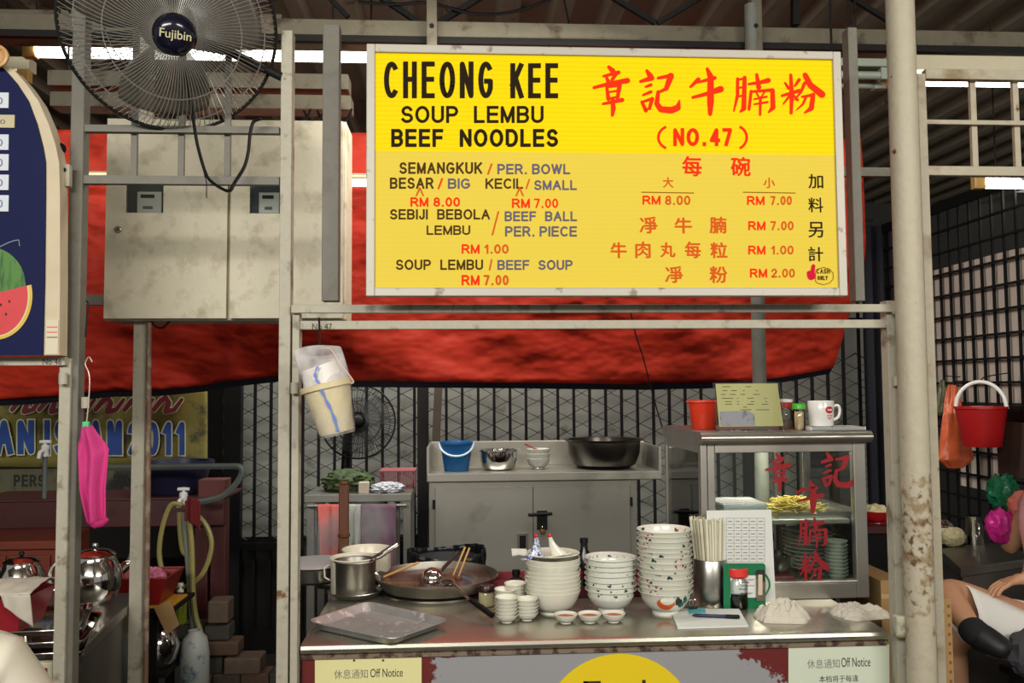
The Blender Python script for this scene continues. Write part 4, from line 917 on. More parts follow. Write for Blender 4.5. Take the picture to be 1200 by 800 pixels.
b3 = on(780, 722, CZ, .040)
b0 = bowl_obj('noodle_bowl', 'x', .082, .040, .068, .012, m3b, 'painted bowls in the tall right stack', fl=.006)
stack(b0, b3, [0] + [.0152 * k + .0016 * math.sin(k * 2) for k in range(1, 13)], 'white bowl with painted leaves', 'tall right bowl stack')
# painted rooster on the lowest bowl of the right stack
pr_ = bowl_prof(.082, .040, .068, .012, fl=.006)[4:13]
def on_bowl(a, z):      # point on the outer surface
    for (r0, z0), (r1, z1) in zip(pr_, pr_[1:]):
        if z <= z1 or (r1, z1) == pr_[-1]: 
            t = (z - z0) / max(z1 - z0, 1e-6); r = r0 + (r1 - r0) * t; break
    r += .0009; return Vector((r * math.cos(a), r * math.sin(a), z))
def patch(mb, cx, cz, rx, rz, cut=None, n=26):
    pts = []
    for k in range(n):
        a = 2 * math.pi * k / n; pts.append((cx + rx * math.cos(a), cz + rz * math.sin(a)))
    c = (cx, cz); vs = []
    for ring in range(4, -1, -1):
        for x, z in pts: vs.append(on_bowl(x0_ + (c[0] + (x - c[0]) * ring / 4) / .065, c[1] + (z - c[1]) * ring / 4))
    mb.add(vs, [(r * n + k, r * n + (k + 1) % n, (r + 1) * n + (k + 1) % n, (r + 1) * n + k) for r in range(4) for k in range(n)])
x0_ = math.radians(-90)
low3 = b0; low3.rotation_euler = (0, 0, 0)
q = MB(); patch(q, -.014, .042, .024, .019); obj('rooster_body', q, mat('rooster_orange', (214, 92, 40), .2), low3, local=True, label='orange painted rooster body')
q = MB(); patch(q, -.010, .052, .017, .0125); obj('rooster_neck', q, mat('rooster_white', (222, 220, 206), .2), low3, local=True)
for k, (cx, cz_, rx, rz) in enumerate(((.018, .050, .007, .012), (.026, .044, .006, .012), (.034, .036, .008, .008), (.043, .048, .009, .007))):
    q = MB(); patch(q, cx, cz_, rx, rz); o = obj('painted_leaf', q, mat('rooster_tail', (32, 44, 44), .2) if k < 2 else mat('leaf_green', (42, 96, 84), .2), low3, local=True)
for o in low3.children:
    for v in o.data.vertices:
        r = math.hypot(v.co.x, v.co.y); 
        if o.name.startswith('rooster_neck'): v.co.x *= 1.008; v.co.y *= 1.008
# plate with spoons on the left stack
zt1 = CZ + .1070 + .068
pl = solo('white_plate', MB().lathe([(0, .0), (.05, 0), (.078, .007), (.083, .0095), (.082, .011), (.05, .003), (0, .003)], b1 + Vector((0, 0, .1665)), 40), china, 'flat white plate on top of the left bowl stack, holding spoons', 'plate')
def spoon(name, label, base, m, tipm, rz, lean):
    t = thing(name, label, 'spoon', base, 'porcelain soup spoons on the left stack', rz)
    L_ = Matrix.Rotation(lean, 4, 'Y')
    q = MB()
    def sf(u, v):
        a = 2 * math.pi * u; z = .0 + v * .058
        wd = .019 * (1 - v) ** 1.6 + .0055; dp = .010 * (1 - v) ** 1.2 + .0035
        return Vector((wd * math.cos(a) + .020 * (1 - v) ** 2 * 1.0, dp * math.sin(a), z))
    q.sheet(24, 14, sf); q.xform(L_); obj('bowl_and_stem', q, m, t, local=True)
    q = MB(); q.ball((.0, 0, .060), .0068, 14, 8, (1, .8, 1)); q.xform(L_); obj('tip', q, tipm, t, local=True, label='red painted tip')
    q = MB(); q.lathe([(.0, 0), (.036, .0), (.037, .003), (0, .004)], (.020, 0, -.001), 24, None, 1, .42); q.xform(L_ @ Matrix.Rotation(0, 4, 'Y')); obj('foot_rim', q, tipm if name == 'x' else m, t, local=True)
    return t
red_print = mat('red_print', (190, 30, 44), .25)
spz = CZ + .1665 + .005
pz = lambda px: P(px, 640, b1.y - .02).x
spoon('soup_spoon', 'blue and white patterned porcelain spoon standing on the plate of the left stack', Vector((pz(632), b1.y - .025, spz)), mat('blue_pattern', (210, 214, 226), .2, n1=(150, (52, 70, 140), .5, .03)), red_print, math.radians(180), .18)
spoon('soup_spoon', 'white porcelain spoon with red rim standing right of the blue one', Vector((pz(648), b1.y - .022, spz)), china, red_print, 0, -.15)
for k in range(4):
    a = P(600, 650 - k * 1.2, b1.y - .01); q = MB(); q.tube([a + Vector((0, k * .008, 0)), a + Vector((.02, k * .008, .002)), a + Vector((.045, k * .008, -.001))], [.0055, .003, .005], 8)
    solo('spoon_handle', q, china2, 'white spoon handle sticking out left from the plate on the left stack', 'spoon', 'white spoons sticking out left of the plate')
# little dishes
d0 = bowl_obj('sauce_dish', 'x', .0335, .016, .021, .004, china, 'little white dishes stacked on the counter', th=.0022)
dish_st = [(594, 730, 6, 'front left dish stack'), (617.5, 727.5, 5, 'front right dish stack'), (592.5, 719.5, 6, 'middle left dish stack'), (604, 716, 7, 'rear dish stack')]
proto = d0; first = True
for px, py, n, wh in dish_st:
    if first: st0 = d0; first = False
    else: st0 = d0.copy(); COL.objects.link(st0)
    stack(st0, on(px, py, CZ, .016), [.0100 * k for k in range(n)], 'little white dish', wh, .0008, 1.2)
chili = mat('chili_sauce', (178, 74, 26), .25, n1=(160, (120, 30, 12), .5, .1), bump=(180, .6))
for k, (px, wh) in enumerate(((663, 'leftmost'), (691, 'middle'), (719, 'rightmost'))):
    t = thing('sauce_dish', '%s of three little dishes of red chilli sauce in front of the bowls' % wh, 'dish', on(px, 731 - k * .6, CZ, .016), 'dishes of chilli sauce')
    q = MB(); q.lathe(bowl_prof(.0345, .016, .024, .004, .0022), (0, 0, 0), 32); obj('dish', q, china, t, local=True)
    q = MB(); q.lathe([(0, .0195), (.012, .0198), (.026, .018), (.0262, .0165)], (0, 0, 0), 28); obj('sauce', q, chili, t, local=True)
# ================================================================ PAN, POT, TOOLS
wr_ = .205; wc = on(512, 708, CZ, .185)
wk = thing('broth_pan', 'wide shallow aluminium pan of brown broth on a steel base behind the baking tray', 'pan', wc)
q = MB(); q.lathe([(.150, .004), (.185, 0), (.19, .004), (.186, .008), (.15, .012)], wc, 56); obj('base_ring', q, steel, wk)
q = MB(); q.lathe([(0, .010), (.15, .010), (.182, .016), (.200, .045), (wr_, .052), (wr_ + .003, .055), (wr_ - .002, .057), (.196, .050), (.178, .026), (0, .022)], wc, 56); obj('pan_body', q, steel_d, wk)
broth = mat('broth', (96, 50, 34), .12, vari=(12, (60, 30, 20)), bump=(30, .3), coat=.3)
q = MB(); q.lathe([(0, .036), (.187, .036), (.187, .030)], wc, 56); obj('broth', q, broth, wk)
for k in range(22):
    a = random.uniform(0, 6.28); r = random.uniform(.0, .045); c = wc + Vector((.045 + r * math.cos(a), .02 + r * math.sin(a), .038))
    solo_ = obj('beef_piece', MB().ball(c, .010, 10, 6, (1.2, .9, .7), .5, 2), mat('cooked_beef', (116, 72, 48), .5, vari=(60, (84, 48, 32))), wk)
for o in [x for x in COL.objects if x.parent == wk and x.name.startswith('beef')]: pass
# ladle
ld = thing('soup_ladle', 'steel ladle with a dark handle lying in the broth pan', 'ladle', P(506, 684, wc.y - .05))
lc = P(507, 683, wc.y - .06); lc.z = max(lc.z, CZ + .055)
q = MB(); RL = Matrix.Rotation(math.radians(55), 3, 'X')
q.lathe([(.036, .0), (.034, -.012), (.026, -.024), (.012, -.031), (0, -.033), (0, -.031), (.012, -.029), (.025, -.022), (.033, -.011), (.035, .0)], lc, 28, Matrix.Rotation(math.radians(205), 3, 'X')); obj('cup', q, chrome, ld)
obj('handle', MB().tube([lc + Vector((.02, .02, .0)), P(520, 665, wc.y + .04), P(537, 647, wc.y + .12)], [.004, .006, .007], 8), mat('dark_handle', (52, 38, 34), .4), ld)
for k, (a, b_) in enumerate((((531, 674), (545, 641)), ((537, 676), (550, 642)))):
    solo('long_chopstick', MB().tube([P(a[0], a[1], wc.y + .02), P(b_[0], b_[1], wc.y + .10)], [.0028, .0038], 6), lightwood, '%s of two long bamboo chopsticks standing in the broth pan' % ('left', 'right')[k], 'chopstick', 'long cooking chopsticks')
solo('bamboo_stick', MB().tube([P(449, 676, wc.y + .02), P(490, 659, wc.y + .12)], [.004, .0045], 8), lightwood, 'bamboo stick lying over the left rim of the broth pan', 'stick')
pt_ = P(525, 686, 2.66); st_t = thing('skimmer', 'steel skimmer with a black handle leaning over the front rim of the pan', 'utensil', on(575, 722, CZ))
obj('neck', MB().tube([P(519, 689, wc.y - .18) + Vector((0, 0, .006)), P(530, 686, wc.y - .20) + Vector((0, 0, .008)), P(551, 703, 2.58)], .004, 8), chrome, st_t)
obj('grip', MB().tube([P(551, 703, 2.58), P(563, 711, 2.54), P(577, 721, 2.50)], [.0065, .009, .0085], 10), black_m, st_t)
obj('wire_loop', MB().tube([P(524 + 9 * math.cos(a * .5236), 686 + 3.5 * math.sin(a * .5236), wc.y - .15) + Vector((0, 0, .01)) for a in range(12)], .003, 6, closed=True), chrome, st_t)
# pot on a dish
pd = on(416, 706, CZ, .075)
dsh = solo('steel_dish', MB().lathe([(0, .002), (.05, 0), (.066, .004), (.086, .020), (.090, .023), (.088, .025), (.064, .008), (0, .006)], pd, 44), steel, 'shallow steel dish under the small saucepan, left of the broth pan', 'dish')
pp = pd + Vector((0, 0, .0065)); po = thing('saucepan', 'small brushed steel saucepan with a long tube handle, left on the counter', 'saucepan', pp)
q = MB(); q.lathe([(0, 0), (.060, 0), (.066, .005), (.067, .108), (.070, .112), (.068, .114), (.064, .108), (.063, .008), (0, .006)], pp, 44); obj('pan_body', q, steel_d, po)
obj('liquid', MB().lathe([(0, .075), (.0628, .075), (.0628, .07)], pp, 32), broth, po)
obj('handle', MB().tube([pp + Vector((.045, -.02, .112)), P(445, 651, pp.y - .03), P(466, 637, pp.y - .02)], [.006, .0095, .0105], 12), chrome, po)
obj('side_ring', MB().tube([pp + Vector((.066, 0, .07)), pp + Vector((.078, 0, .06)), pp + Vector((.082, 0, .035)), pp + Vector((.070, 0, .02))], .003, 8), chrome, po)
enamel = mat('cream_enamel', (214, 208, 188), .3, n1=(22, (120, 106, 84), .62, .08))
def pot(px0, px1, yr, Y, h, label):
    c = P((px0 + px1) / 2, yr, Y); r = (px1 - px0) / 2 * Y / 1000; z0 = CZ + .001; hh = c.z - z0; t = thing('enamel_pot', label, 'pot', (c.x, Y, z0), 'cream enamel pots behind the saucepan')
    q = MB(); q.lathe([(0, 0), (r * .9, 0), (r * .97, .008), (r * .97, hh - .004), (r * 1.03, hh), (r * 1.0, hh + .003), (r * .93, hh - .005), (r * .92, .01), (0, .006)], (c.x, Y, z0), 40); obj('pot_body', q, enamel, t)
    obj('stock', MB().lathe([(0, hh - .03), (r * .92, hh - .03), (r * .9, hh - .04)], (c.x, Y, z0), 32), mat('pale_stock', (176, 164, 138), .3, n1=(30, (96, 76, 54), .6, .1)), t)
    obj('ear', MB().tube([(c.x - r, Y - .01, z0 + hh - .02), (c.x - r - .018, Y - .01, z0 + hh - .03), (c.x - r - .016, Y - .01, z0 + hh - .06), (c.x - r, Y - .01, z0 + hh - .07)], .003, 8), enamel, t)
pot(388, 441, 653, 2.86, .1, 'cream enamel pot right behind the saucepan'); pot(402, 458, 643, 3.03, .1, 'larger cream enamel pot at the back, behind the other pot')
# far left pans
tl = thing('square_tray', 'square steel tray under the round pan at the left end of the counter', 'tray', PZ(385, 690, CZ))
def tray_from(q4, zr, m, t, inset=.82, th=.002, zb=None):
    c = [PZ(x, y, zr) for x, y in q4]; ctr = sum(c, Vector((0, 0, 0))) / 4; zb = zb if zb is not None else zr - .018
    bs = [Vector((ctr.x + (p.x - ctr.x) * inset, ctr.y + (p.y - ctr.y) * inset, zb)) for p in c]
    def ringp(k, z, cr=.12):      # rounded corners
        src = [Vector((ctr.x + (p.x - ctr.x) * k, ctr.y + (p.y - ctr.y) * k, z)) for p in c]; out = []
        for i in range(4):
            p0, p1, p2 = src[i - 1], src[i], src[(i + 1) % 4]
            for t_ in (0, .25, .5, .75, 1):
                a = p1.lerp(p0, cr * (1 - t_)); b_ = p1.lerp(p2, cr * t_); out.append(a.lerp(b_, t_))
        return out
    q = MB(); rings = [ringp(inset, zb), ringp(inset + .07, zb + .002), ringp(.965, zr - .002), ringp(.99, zr), ringp(1.0, zr - .003)]
    n = 20; vs = [p for r in rings for p in r]; q.add(vs, [(r * n + k, r * n + (k + 1) % n, (r + 1) * n + (k + 1) % n, (r + 1) * n + k) for r in range(4) for k in range(n)] + [tuple(range(n))])
    return obj('tray_body', q, m, t, solid=.0014)
tray_from([(366, 684), (392, 668), (440, 672), (425, 690)], CZ + .025, steel, tl, .85)
bp_ = P(368, 660, 2.95); rp = thing('round_pan', 'wide round steel pan at the far left end of the counter beside the cream post', 'pan', (bp_.x, 3.0, CZ + .028))
q = MB(); q.lathe([(0, 0), (.09, 0), (.105, .01), (.115, .05), (.120, .052), (.117, .055), (.10, .012), (0, .008)], (bp_.x, 2.98, CZ + .028), 48); obj('pan_body', q, steel, rp)
obj('lid', MB().lathe([(0, .016), (.06, .012), (.118, .002), (.122, 0), (0, 0)], (bp_.x, 2.98, CZ + .086), 44), mat('frosted_steel', (200, 204, 204), .5, .7), rp, label='dull pale lid')
# baking tray
tb = thing('baking_tray', 'rectangular aluminium baking tray at the left front of the counter', 'tray', PZ(445, 730, CZ))
tray_from([(358, 727), (430, 704), (528, 725), (460, 749)], CZ + .026, mat('scuffed_aluminium', (206, 208, 204), .38, .6, vari=(12, (150, 148, 146)), n1=(26, (232, 232, 230), .58, .1), bump=(16, .25)), tb, .80, zb=CZ + .003)
# jar, maroon tray, small dark bits behind
jc = on(570, 712, CZ, .022); jr = thing('small_jar', 'small jar with a dark lid right of the broth pan', 'jar', jc)
obj('glass_body', MB().lathe([(0, 0), (.020, 0), (.024, .004), (.024, .040), (.021, .045), (0, .045)], jc, 24), mat('amber_jar', (150, 140, 92), .15, coat=.5, vari=(40, (190, 182, 140))), jr)
obj('lid', MB().lathe([(0, .045), (.0245, .045), (.0245, .062), (.0225, .065), (.018, .064), (0, .0625)], jc, 24), mat('dark_lid', (48, 22, 26), .3), jr)
mt = thing('maroon_tray', 'maroon plastic tray behind the stacks of bowls', 'tray', (P(668, 680, 2.9).x, 2.88, CZ))
xa, xb = P(560, 680, 2.88).x, P(762, 680, 2.88).x
q = MB(); q.box(xa, xb, 2.76, 3.02, CZ + .002, CZ + .008); q.box(xa, xb, 2.76, 2.766, CZ + .008, CZ + .035); q.box(xa, xb, 3.014, 3.02, CZ + .008, CZ + .035); q.box(xa, xa + .006, 2.766, 3.014, CZ + .008, CZ + .035); q.box(xb - .006, xb, 2.766, 3.014, CZ + .008, CZ + .035)
obj('tray_body', q, mat('maroon_plastic', (124, 44, 52), .3), mt, smooth=False)
for k, (px, nm, hh, cc_, lb) in enumerate(((605, 'sauce_pot', .05, (30, 28, 30), 'small black pot in the maroon tray left of the bowl stacks'), (685, 'dark_bottle', .15, (26, 26, 24), 'dark bottle top showing between the left and middle bowl stacks'))):
    c = Vector((P(px, 690, 2.86).x, 2.86, CZ + .0085)); t = thing(nm, lb, 'pot' if k == 0 else 'bottle', c)
    obj('body', MB().lathe([(0, 0), (.024, 0), (.026, .004), (.026, hh * .7), (.012, hh * .85), (.012, hh), (0, hh)], c, 22), mat('dark_%d' % k, cc_, .25), t)
    obj('cap', MB().lathe([(0, hh), (.014, hh), (.013, hh + .014), (0, hh + .015)], c, 18), black_m, t)
c = Vector((P(672, 700, 2.85).x, 2.83, CZ + .0085)); t = thing('chilli_jar', 'small red jar with green label behind and between the left and middle stacks', 'jar', c)
obj('body', MB().lathe([(0, 0), (.028, 0), (.03, .004), (.03, .06), (.026, .066), (0, .066)], c, 24), mat('jar_red', (150, 26, 26), .2), t); obj('label_band', MB().lathe([(.0303, .015), (.0306, .016), (.0306, .04), (.0303, .041)], c, 24), green_pl, t)
# ================================================================ CHOPSTICK HOLDER
hc_ = on(833, 713, CZ, .051); ho = thing('chopstick_holder', 'steel cylinder holding a sheaf of wrapped chopsticks', 'holder', hc_)
HH = .142
obj('cylinder', MB().lathe([(0, 0), (.050, 0), (.052, .003), (.052, HH - .002), (.0505, HH), (.0495, HH - .002), (.0495, .006), (0, .005)], hc_, 44), steel, ho)
random.seed(11); s0 = None; kcount = 0
for k in range(96):
    a = k * 2.39996; r = .042 * math.sqrt((k + .5) / 96); bx = Vector((r * .84 * math.cos(a), r * .84 * math.sin(a), .007))
    tx = Vector((r * 1.08 * math.cos(a) - .004, r * 1.08 * math.sin(a), .0)); dirv = (tx - bx); dirv.z = .12 + .02
    if s0 is None:
        s0 = MB(); s0.obox((0, 0, .128), (.0070, .0026, .256)); so = obj('wrapped_chopsticks', s0, mat('chopstick_paper', (226, 222, 200), .7, vari=(40, (206, 200, 172))), None, smooth=False, bevel=.0008, local=True, org=(0, 0, 0))
        so['label'] = 'paper-wrapped pair of chopsticks standing in the steel cylinder'; so['category'] = 'chopsticks'; so['group'] = 'wrapped chopsticks in the steel cylinder'; o = so
    else: o = so.copy(); COL.objects.link(o)
    o.location = hc_ + bx; d = dirv.normalized(); o.rotation_euler = (d.to_track_quat('Z', 'Y') @ Euler((0, 0, random.uniform(-.9, .9))).to_quaternion()).to_euler()
    o.scale = (1, 1, random.uniform(.96, 1.03)); ORG[o.name] = o.location.copy()
# ================================================================ price sheet, clipboard, soy jar, notepad, cloths
QY = 2.628
ps = paper('price_sheet', [(828, 598), (904, 597), (909, 705), (829, 706)], QY, paper_w, 'white sheet with a printed table leaning on the glass case', 'notice')
q = MB(); qy = QY - .0006
xs_ = [851 + k * 9 for k in range(6)]; ys_ = [607 + k * 7.3 for k in range(8)]
for x in xs_: stroke(q, [(x, ys_[0], .45), (x, ys_[-1], .45)], lambda a, b_: P(a, b_, qy))
for y in ys_: stroke(q, [(xs_[0], y, .45), (xs_[-1], y, .45)], lambda a, b_: P(a, b_, qy))
obj('table_lines', q, ink_grey, ps, smooth=False)
q = MB()
for i in range(5):
    for j in range(7): stroke(q, [(xs_[i] + 2.2, ys_[j] + 3.8, 1.3), (xs_[i] + 6.6, ys_[j] + 3.8, 1.3)], lambda a, b_: P(a, b_, qy - .0002))
obj('table_entries', q, mat('entry_ink', (150, 140, 150), .8), ps, smooth=False)
GY = 2.585
gc = thing('green_clipboard', 'green clipboard standing on its side behind the soy sauce jar', 'clipboard', P(875, 712, GY))
def rr(x0, y0, x1, y1, r, Y):
    pts = []
    for cx, cy, a0 in ((x1 - r, y0 + r, -90), (x1 - r, y1 - r, 0), (x0 + r, y1 - r, 90), (x0 + r, y0 + r, 180)):
        for k in range(5): a = math.radians(a0 + k * 22.5); p = P(cx + r * math.cos(a), cy + r * math.sin(a), Y); pts.append((p.x, p.z))
    return pts
obj('board', MB().prism(rr(848, 660, 897, 713.5, 3, GY), GY, GY + .004), mat('clipboard_green', (14, 112, 70), .4), gc, smooth=False)
obj('hanger_loop', MB().tube(smoothpts([P(897, 673, GY + .002), P(901, 680, GY + .002), P(901.5, 688, GY + .002), P(897, 697, GY + .002)], 4), .003, 8), green_pl, gc)
obj('clip', MB().prism(rr(886, 667, 896, 704, 2, GY - .004), GY - .006, GY - .0012), chrome, gc, smooth=False)
obj('clip_label', MB().prism(rr(888.5, 673, 893.5, 697, 1, GY - .0065), GY - .0068, GY - .0061), mat('clip_tape', (206, 190, 166), .8), gc, smooth=False)
obj('paper_slip', MB().prism(rr(856, 674, 886, 700, 1, GY - .001), GY - .001, GY - .0002), paper_w, gc, smooth=False)
q = MB()
for y, a, b_ in ((679, 868, 884), (682, 866, 878), (686, 868, 884), (690, 866, 876), (695, 868, 882)):
    pts = [(a + (b_ - a) * k / 14, y + (1.2 if k % 2 else -1.0) * random.random(), .6) for k in range(15)]; stroke(q, pts, lambda u, v: P(u, v, GY - .0016))
obj('handwriting', q, mat('hand_ink', (120, 60, 70), .7), gc, smooth=False)
sj = on(865, 715, CZ, .029); so_ = thing('soy_sauce_jar', 'glass jar of black soy sauce with a red lid', 'jar', sj)
obj('glass_body', MB().lathe([(0, 0), (.027, 0), (.030, .004), (.030, .082), (.024, .090), (.024, .094)], sj, 28), glass_t, so_)
obj('sauce', MB().lathe([(0, .002), (.027, .002), (.0292, .005), (.0292, .046), (0, .046)], sj, 28), mat('soy', (12, 8, 8), .1), so_)
obj('lid', MB().lathe([(0, .094), (.028, .094), (.033, .099), (.032, .119), (.029, .122), (.022, .120), (0, .118)], sj, 28), mat('lid_red', (216, 58, 48), .35), so_)
npd = thing('notepad', 'white notepad lying at the counter edge right of the bowls', 'notepad', PZ(835, 725, CZ))
c4 = [PZ(x, y, CZ + .006) for x, y in ((785, 712.5), (866, 713), (877, 732.5), (794, 735))]
q = MB(); q.add([p for p in c4] + [Vector((p.x, p.y, CZ + .001)) for p in c4], [(0, 1, 2, 3), (7, 6, 5, 4)] + [(i, (i + 1) % 4, 4 + (i + 1) % 4, 4 + i) for i in range(4)]); obj('page_block', q, paper_w, npd, smooth=False)
q = MB(); c5 = [PZ(x, y, CZ + .0068) for x, y in ((806, 712), (826, 712), (827, 718), (807, 719))]; q.add(c5, [(0, 1, 2, 3)]); obj('taped_strip', q, mat('teal_print', (96, 178, 180), .6), npd, smooth=False, solid=.0006)
bc = thing('binder_clip', 'wire binder clip at the top of the notepad', 'clip', PZ(812, 713, CZ + .007))
for dx in (-1, 1): obj('wire_handle', MB().tube(smoothpts([PZ(812 + dx * 1, 713, CZ + .008), P(812 + dx * 4, 708, 2.47), P(812 + dx * 3.5, 703, 2.47), P(812 + dx * .5, 703, 2.47), P(812, 709, 2.47)], 3), .0008, 6), chrome, bc)
obj('jaw', MB().box(bc.location.x - .012, bc.location.x + .012, bc.location.y - .006, bc.location.y + .006, CZ + .007, CZ + .013), black_m, bc, smooth=False, bevel=.002)
pn = thing('pen', 'dark blue pen lying across the notepad', 'pen', PZ(839, 721, CZ + .007)); pa, pb = PZ(811, 720.5, CZ + .012), PZ(867, 722.5, CZ + .012)
pm_ = mat('pen_blue', (28, 34, 66), .3)
obj('barrel', MB().tube([pa.lerp(pb, t_) for t_ in (0, .04, .06, .7)], [.0015, .003, .0048, .005], 10), pm_, pn); obj('cap', MB().tube([pa.lerp(pb, t_) for t_ in (.7, .98, 1)], [.0058, .0058, .003], 10), black_m, pn)
obj('pocket_clip', MB().bar(pa.lerp(pb, .72) + Vector((0, -.004, .004)), pa.lerp(pb, .98) + Vector((0, -.004, .004)), .002, .0015), black_m, pn, smooth=False)
def crumple(name, label, quad, zb, h, seed, m, cat='cloth', nu=110, nv=44):
    """crumpled cloth: outline box in measured coords lying on zb"""
    x0, y0, x1, y1 = quad; pc0 = PZ((x0 + x1) / 2, y1, zb); Xa, Xb = PZ(x0, y1 - 4, zb).x, PZ(x1, y1 - 4, zb).x; Ya = pc0.y; Yb = Ya + (Xb - Xa) * .62
    cx, cy = (Xa + Xb) / 2, (Ya + Yb) / 2; rx, ry = (Xb - Xa) / 2, (Yb - Ya) / 2; ph = seed
    q = MB(); vs = []
    for j in range(nv + 1):
        r = 1 - j / nv
        for i in range(nu):
            a = 2 * math.pi * i / nu; o_ = 1 + .50 * noise.noise(Vector((math.cos(a) * 1.5, math.sin(a) * 1.5, seed))) + .10 * noise.noise(Vector((math.cos(a) * 5, math.sin(a) * 5, seed)))
            x, y = r * math.cos(a) * o_, r * math.sin(a) * o_
            v = Vector((x * 2.2 + .8 * noise.noise(Vector((x * 1.3, y * 1.3, seed))), y * 2.6, seed)); fold = 1 - abs(noise.noise(v * 1.15)) * 2.2; f2 = 1 - abs(noise.noise(v * 2.7)) * 2
            env = (1 - r ** 3.2) * (1 - .15 * r); big = .62 + .42 * noise.noise(Vector((x * 1.1 + seed, y * 1.1, 0)))
            z = h * env * (big * .62 + .46 * fold + .24 * f2) + .004
            vs.append(Vector((cx + rx * x + .006 * noise.noise(v * 2), cy + ry * y, zb + .0008 + (max(.003, z) if r < 1 else 0))))
    q.add(vs, [(j * nu + i, j * nu + (i + 1) % nu, (j + 1) * nu + (i + 1) % nu, (j + 1) * nu + i) for j in range(nv) for i in range(nu)])
    return solo(name, q, m, label, cat)
crumple('kitchen_cloth', 'crumpled white kitchen cloth in front of the glass case, left one', (882, 704, 958, 731), CZ, .050, 3.3, cloth_w)
crumple('kitchen_cloth', 'folded white kitchen cloth at the right end of the counter', (973, 705, 1046, 727), CZ, .034, 8.1, cloth_w)
# ================================================================ GLASS CASE
KY = 2.68; KB = 3.16; kx0, kx1 = P(822, 600, KY).x, P(1019, 690, KY).x; kz1 = P(920, 505, KY).z; kzl = P(920, 519, KY).z
case_m = mat('case_steel', (196, 192, 182), .34, .9, vari=(7, (160, 156, 148)), bump=(10, .05), n1=(3, (160, 130, 116), .6, .1))
gcx = thing('glass_display_case', 'steel-framed glass display case with red painted characters on the counter', 'display case', ((kx0 + kx1) / 2, KY, CZ))
q = MB(); n = 9; pf = [(KY - .03 + .02 * (1 - math.cos(t_ * math.pi / 8)) - .0, kzl + (kz1 - kzl) * t_ / 8) for t_ in range(9)]
pf = [(KY - .018 - .016 * math.sin(math.pi * k / 8), kzl + (kz1 - kzl) * k / 8) for k in range(9)] + [(KB + .01, kz1), (KB + .01, kzl), ]
n = len(pf); q.add([(kx0 - .004, y, z) for y, z in pf] + [(kx1 + .012, y, z) for y, z in pf], [(i, (i + 1) % n, n + (i + 1) % n, n + i) for i in range(n)] + [tuple(range(n)), tuple(range(2 * n - 1, n - 1, -1))])
obj('roof_slab', q, case_m, gcx)
zb0, zb1 = CZ + .001, P(960, 683, KY).z; zh = P(900, 530, KY).z
kw0, kw1 = .048, .040
for nm, x0, x1, y0, y1 in (('corner_post', kx0, kx0 + .022, KY, KY + .03), ('corner_post', kx0 + .024, kx0 + kw0, KY + .004, KY + .03), ('corner_post', kx1 - kw1, kx1, KY, KY + .03), ('corner_post', kx0, kx0 + .025, KB - .025, KB), ('corner_post', kx1 - .025, kx1, KB - .025, KB), ('corner_post', kx1 - .13, kx1 - .105, KB - .025, KB)):
    obj(nm, MB().box(x0, x1, y0, y1, zb0, kzl - .0005), case_m, gcx, smooth=False, bevel=.003)
obj('header_strip', MB().box(kx0 + kw0, kx1 - kw1, KY + .002, KY + .022, zh, kzl - .001), case_m, gcx, smooth=False, bevel=.002)
obj('base_band', MB().box(kx0 + kw0 + .0005, kx1 - kw1 - .0005, KY + .001, KY + .02, zb0, zb1), case_m, gcx, smooth=False, bevel=.002)
obj('base_ledge', MB().box(kx0 + kw0, kx1 - kw1, KY - .004, KY + .026, zb1, zb1 + .007), case_m, gcx, smooth=False, bevel=.002)
obj('base_floor', MB().box(kx0 + .026, kx1 - .026, KY + .032, KB - .026, zb1 - .02, zb1 - .016), case_m, gcx, smooth=False)
obj('side_panel', MB().box(kx0 + .002, kx0 + .012, KY + .031, KB - .026, zb0, zb1), case_m, gcx, smooth=False); obj('side_panel', MB().box(kx1 - .012, kx1 - .002, KY + .031, KB - .026, zb0, zb1), case_m, gcx, smooth=False)
zsh = P(940, 608, KY + .04).z
obj('shelf', MB().box(kx0 + .026, kx1 - .042, KY + .034, KB - .03, zsh - .016, zsh), case_m, gcx, smooth=False, bevel=.002)
gp = obj('front_pane', MB().box(kx0 + kw0, kx1 - kw1, KY + .010, KY + .013, zb1 + .007, zh), glass_t, gcx, smooth=False)
obj('side_pane', MB().box(kx0 + .005, kx0 + .008, KY + .031, KB - .026, zb1, kzl - .001), glass_t, gcx, smooth=False); obj('side_pane', MB().box(kx1 - .008, kx1 - .005, KY + .031, KB - .026, zb1, kzl - .001), glass_t, gcx, smooth=False)
obj('side_rail', MB().box(kx0 + .001, kx0 + .012, KY + .031, KB - .026, kzl - .03, kzl - .001), case_m, gcx, smooth=False)
dred = mat('case_lettering', (150, 14, 28), .5)
for key, (x0, y0, x1, y1) in {'zhang': (897, 531, 927, 576), 'ji': (962, 530, 1002, 570), 'niu': (932, 563, 965, 601), 'nan': (935, 606, 970, 642), 'fen': (936, 646, 970, 683)}.items():
    q = MB(); glyph(q, key, lambda u, v: P(x0 + (x1 - x0) * u, y0 + (y1 - y0) * v, KY + .0092), 1.35); obj('calligraphy', q, dred, gp, smooth=False)
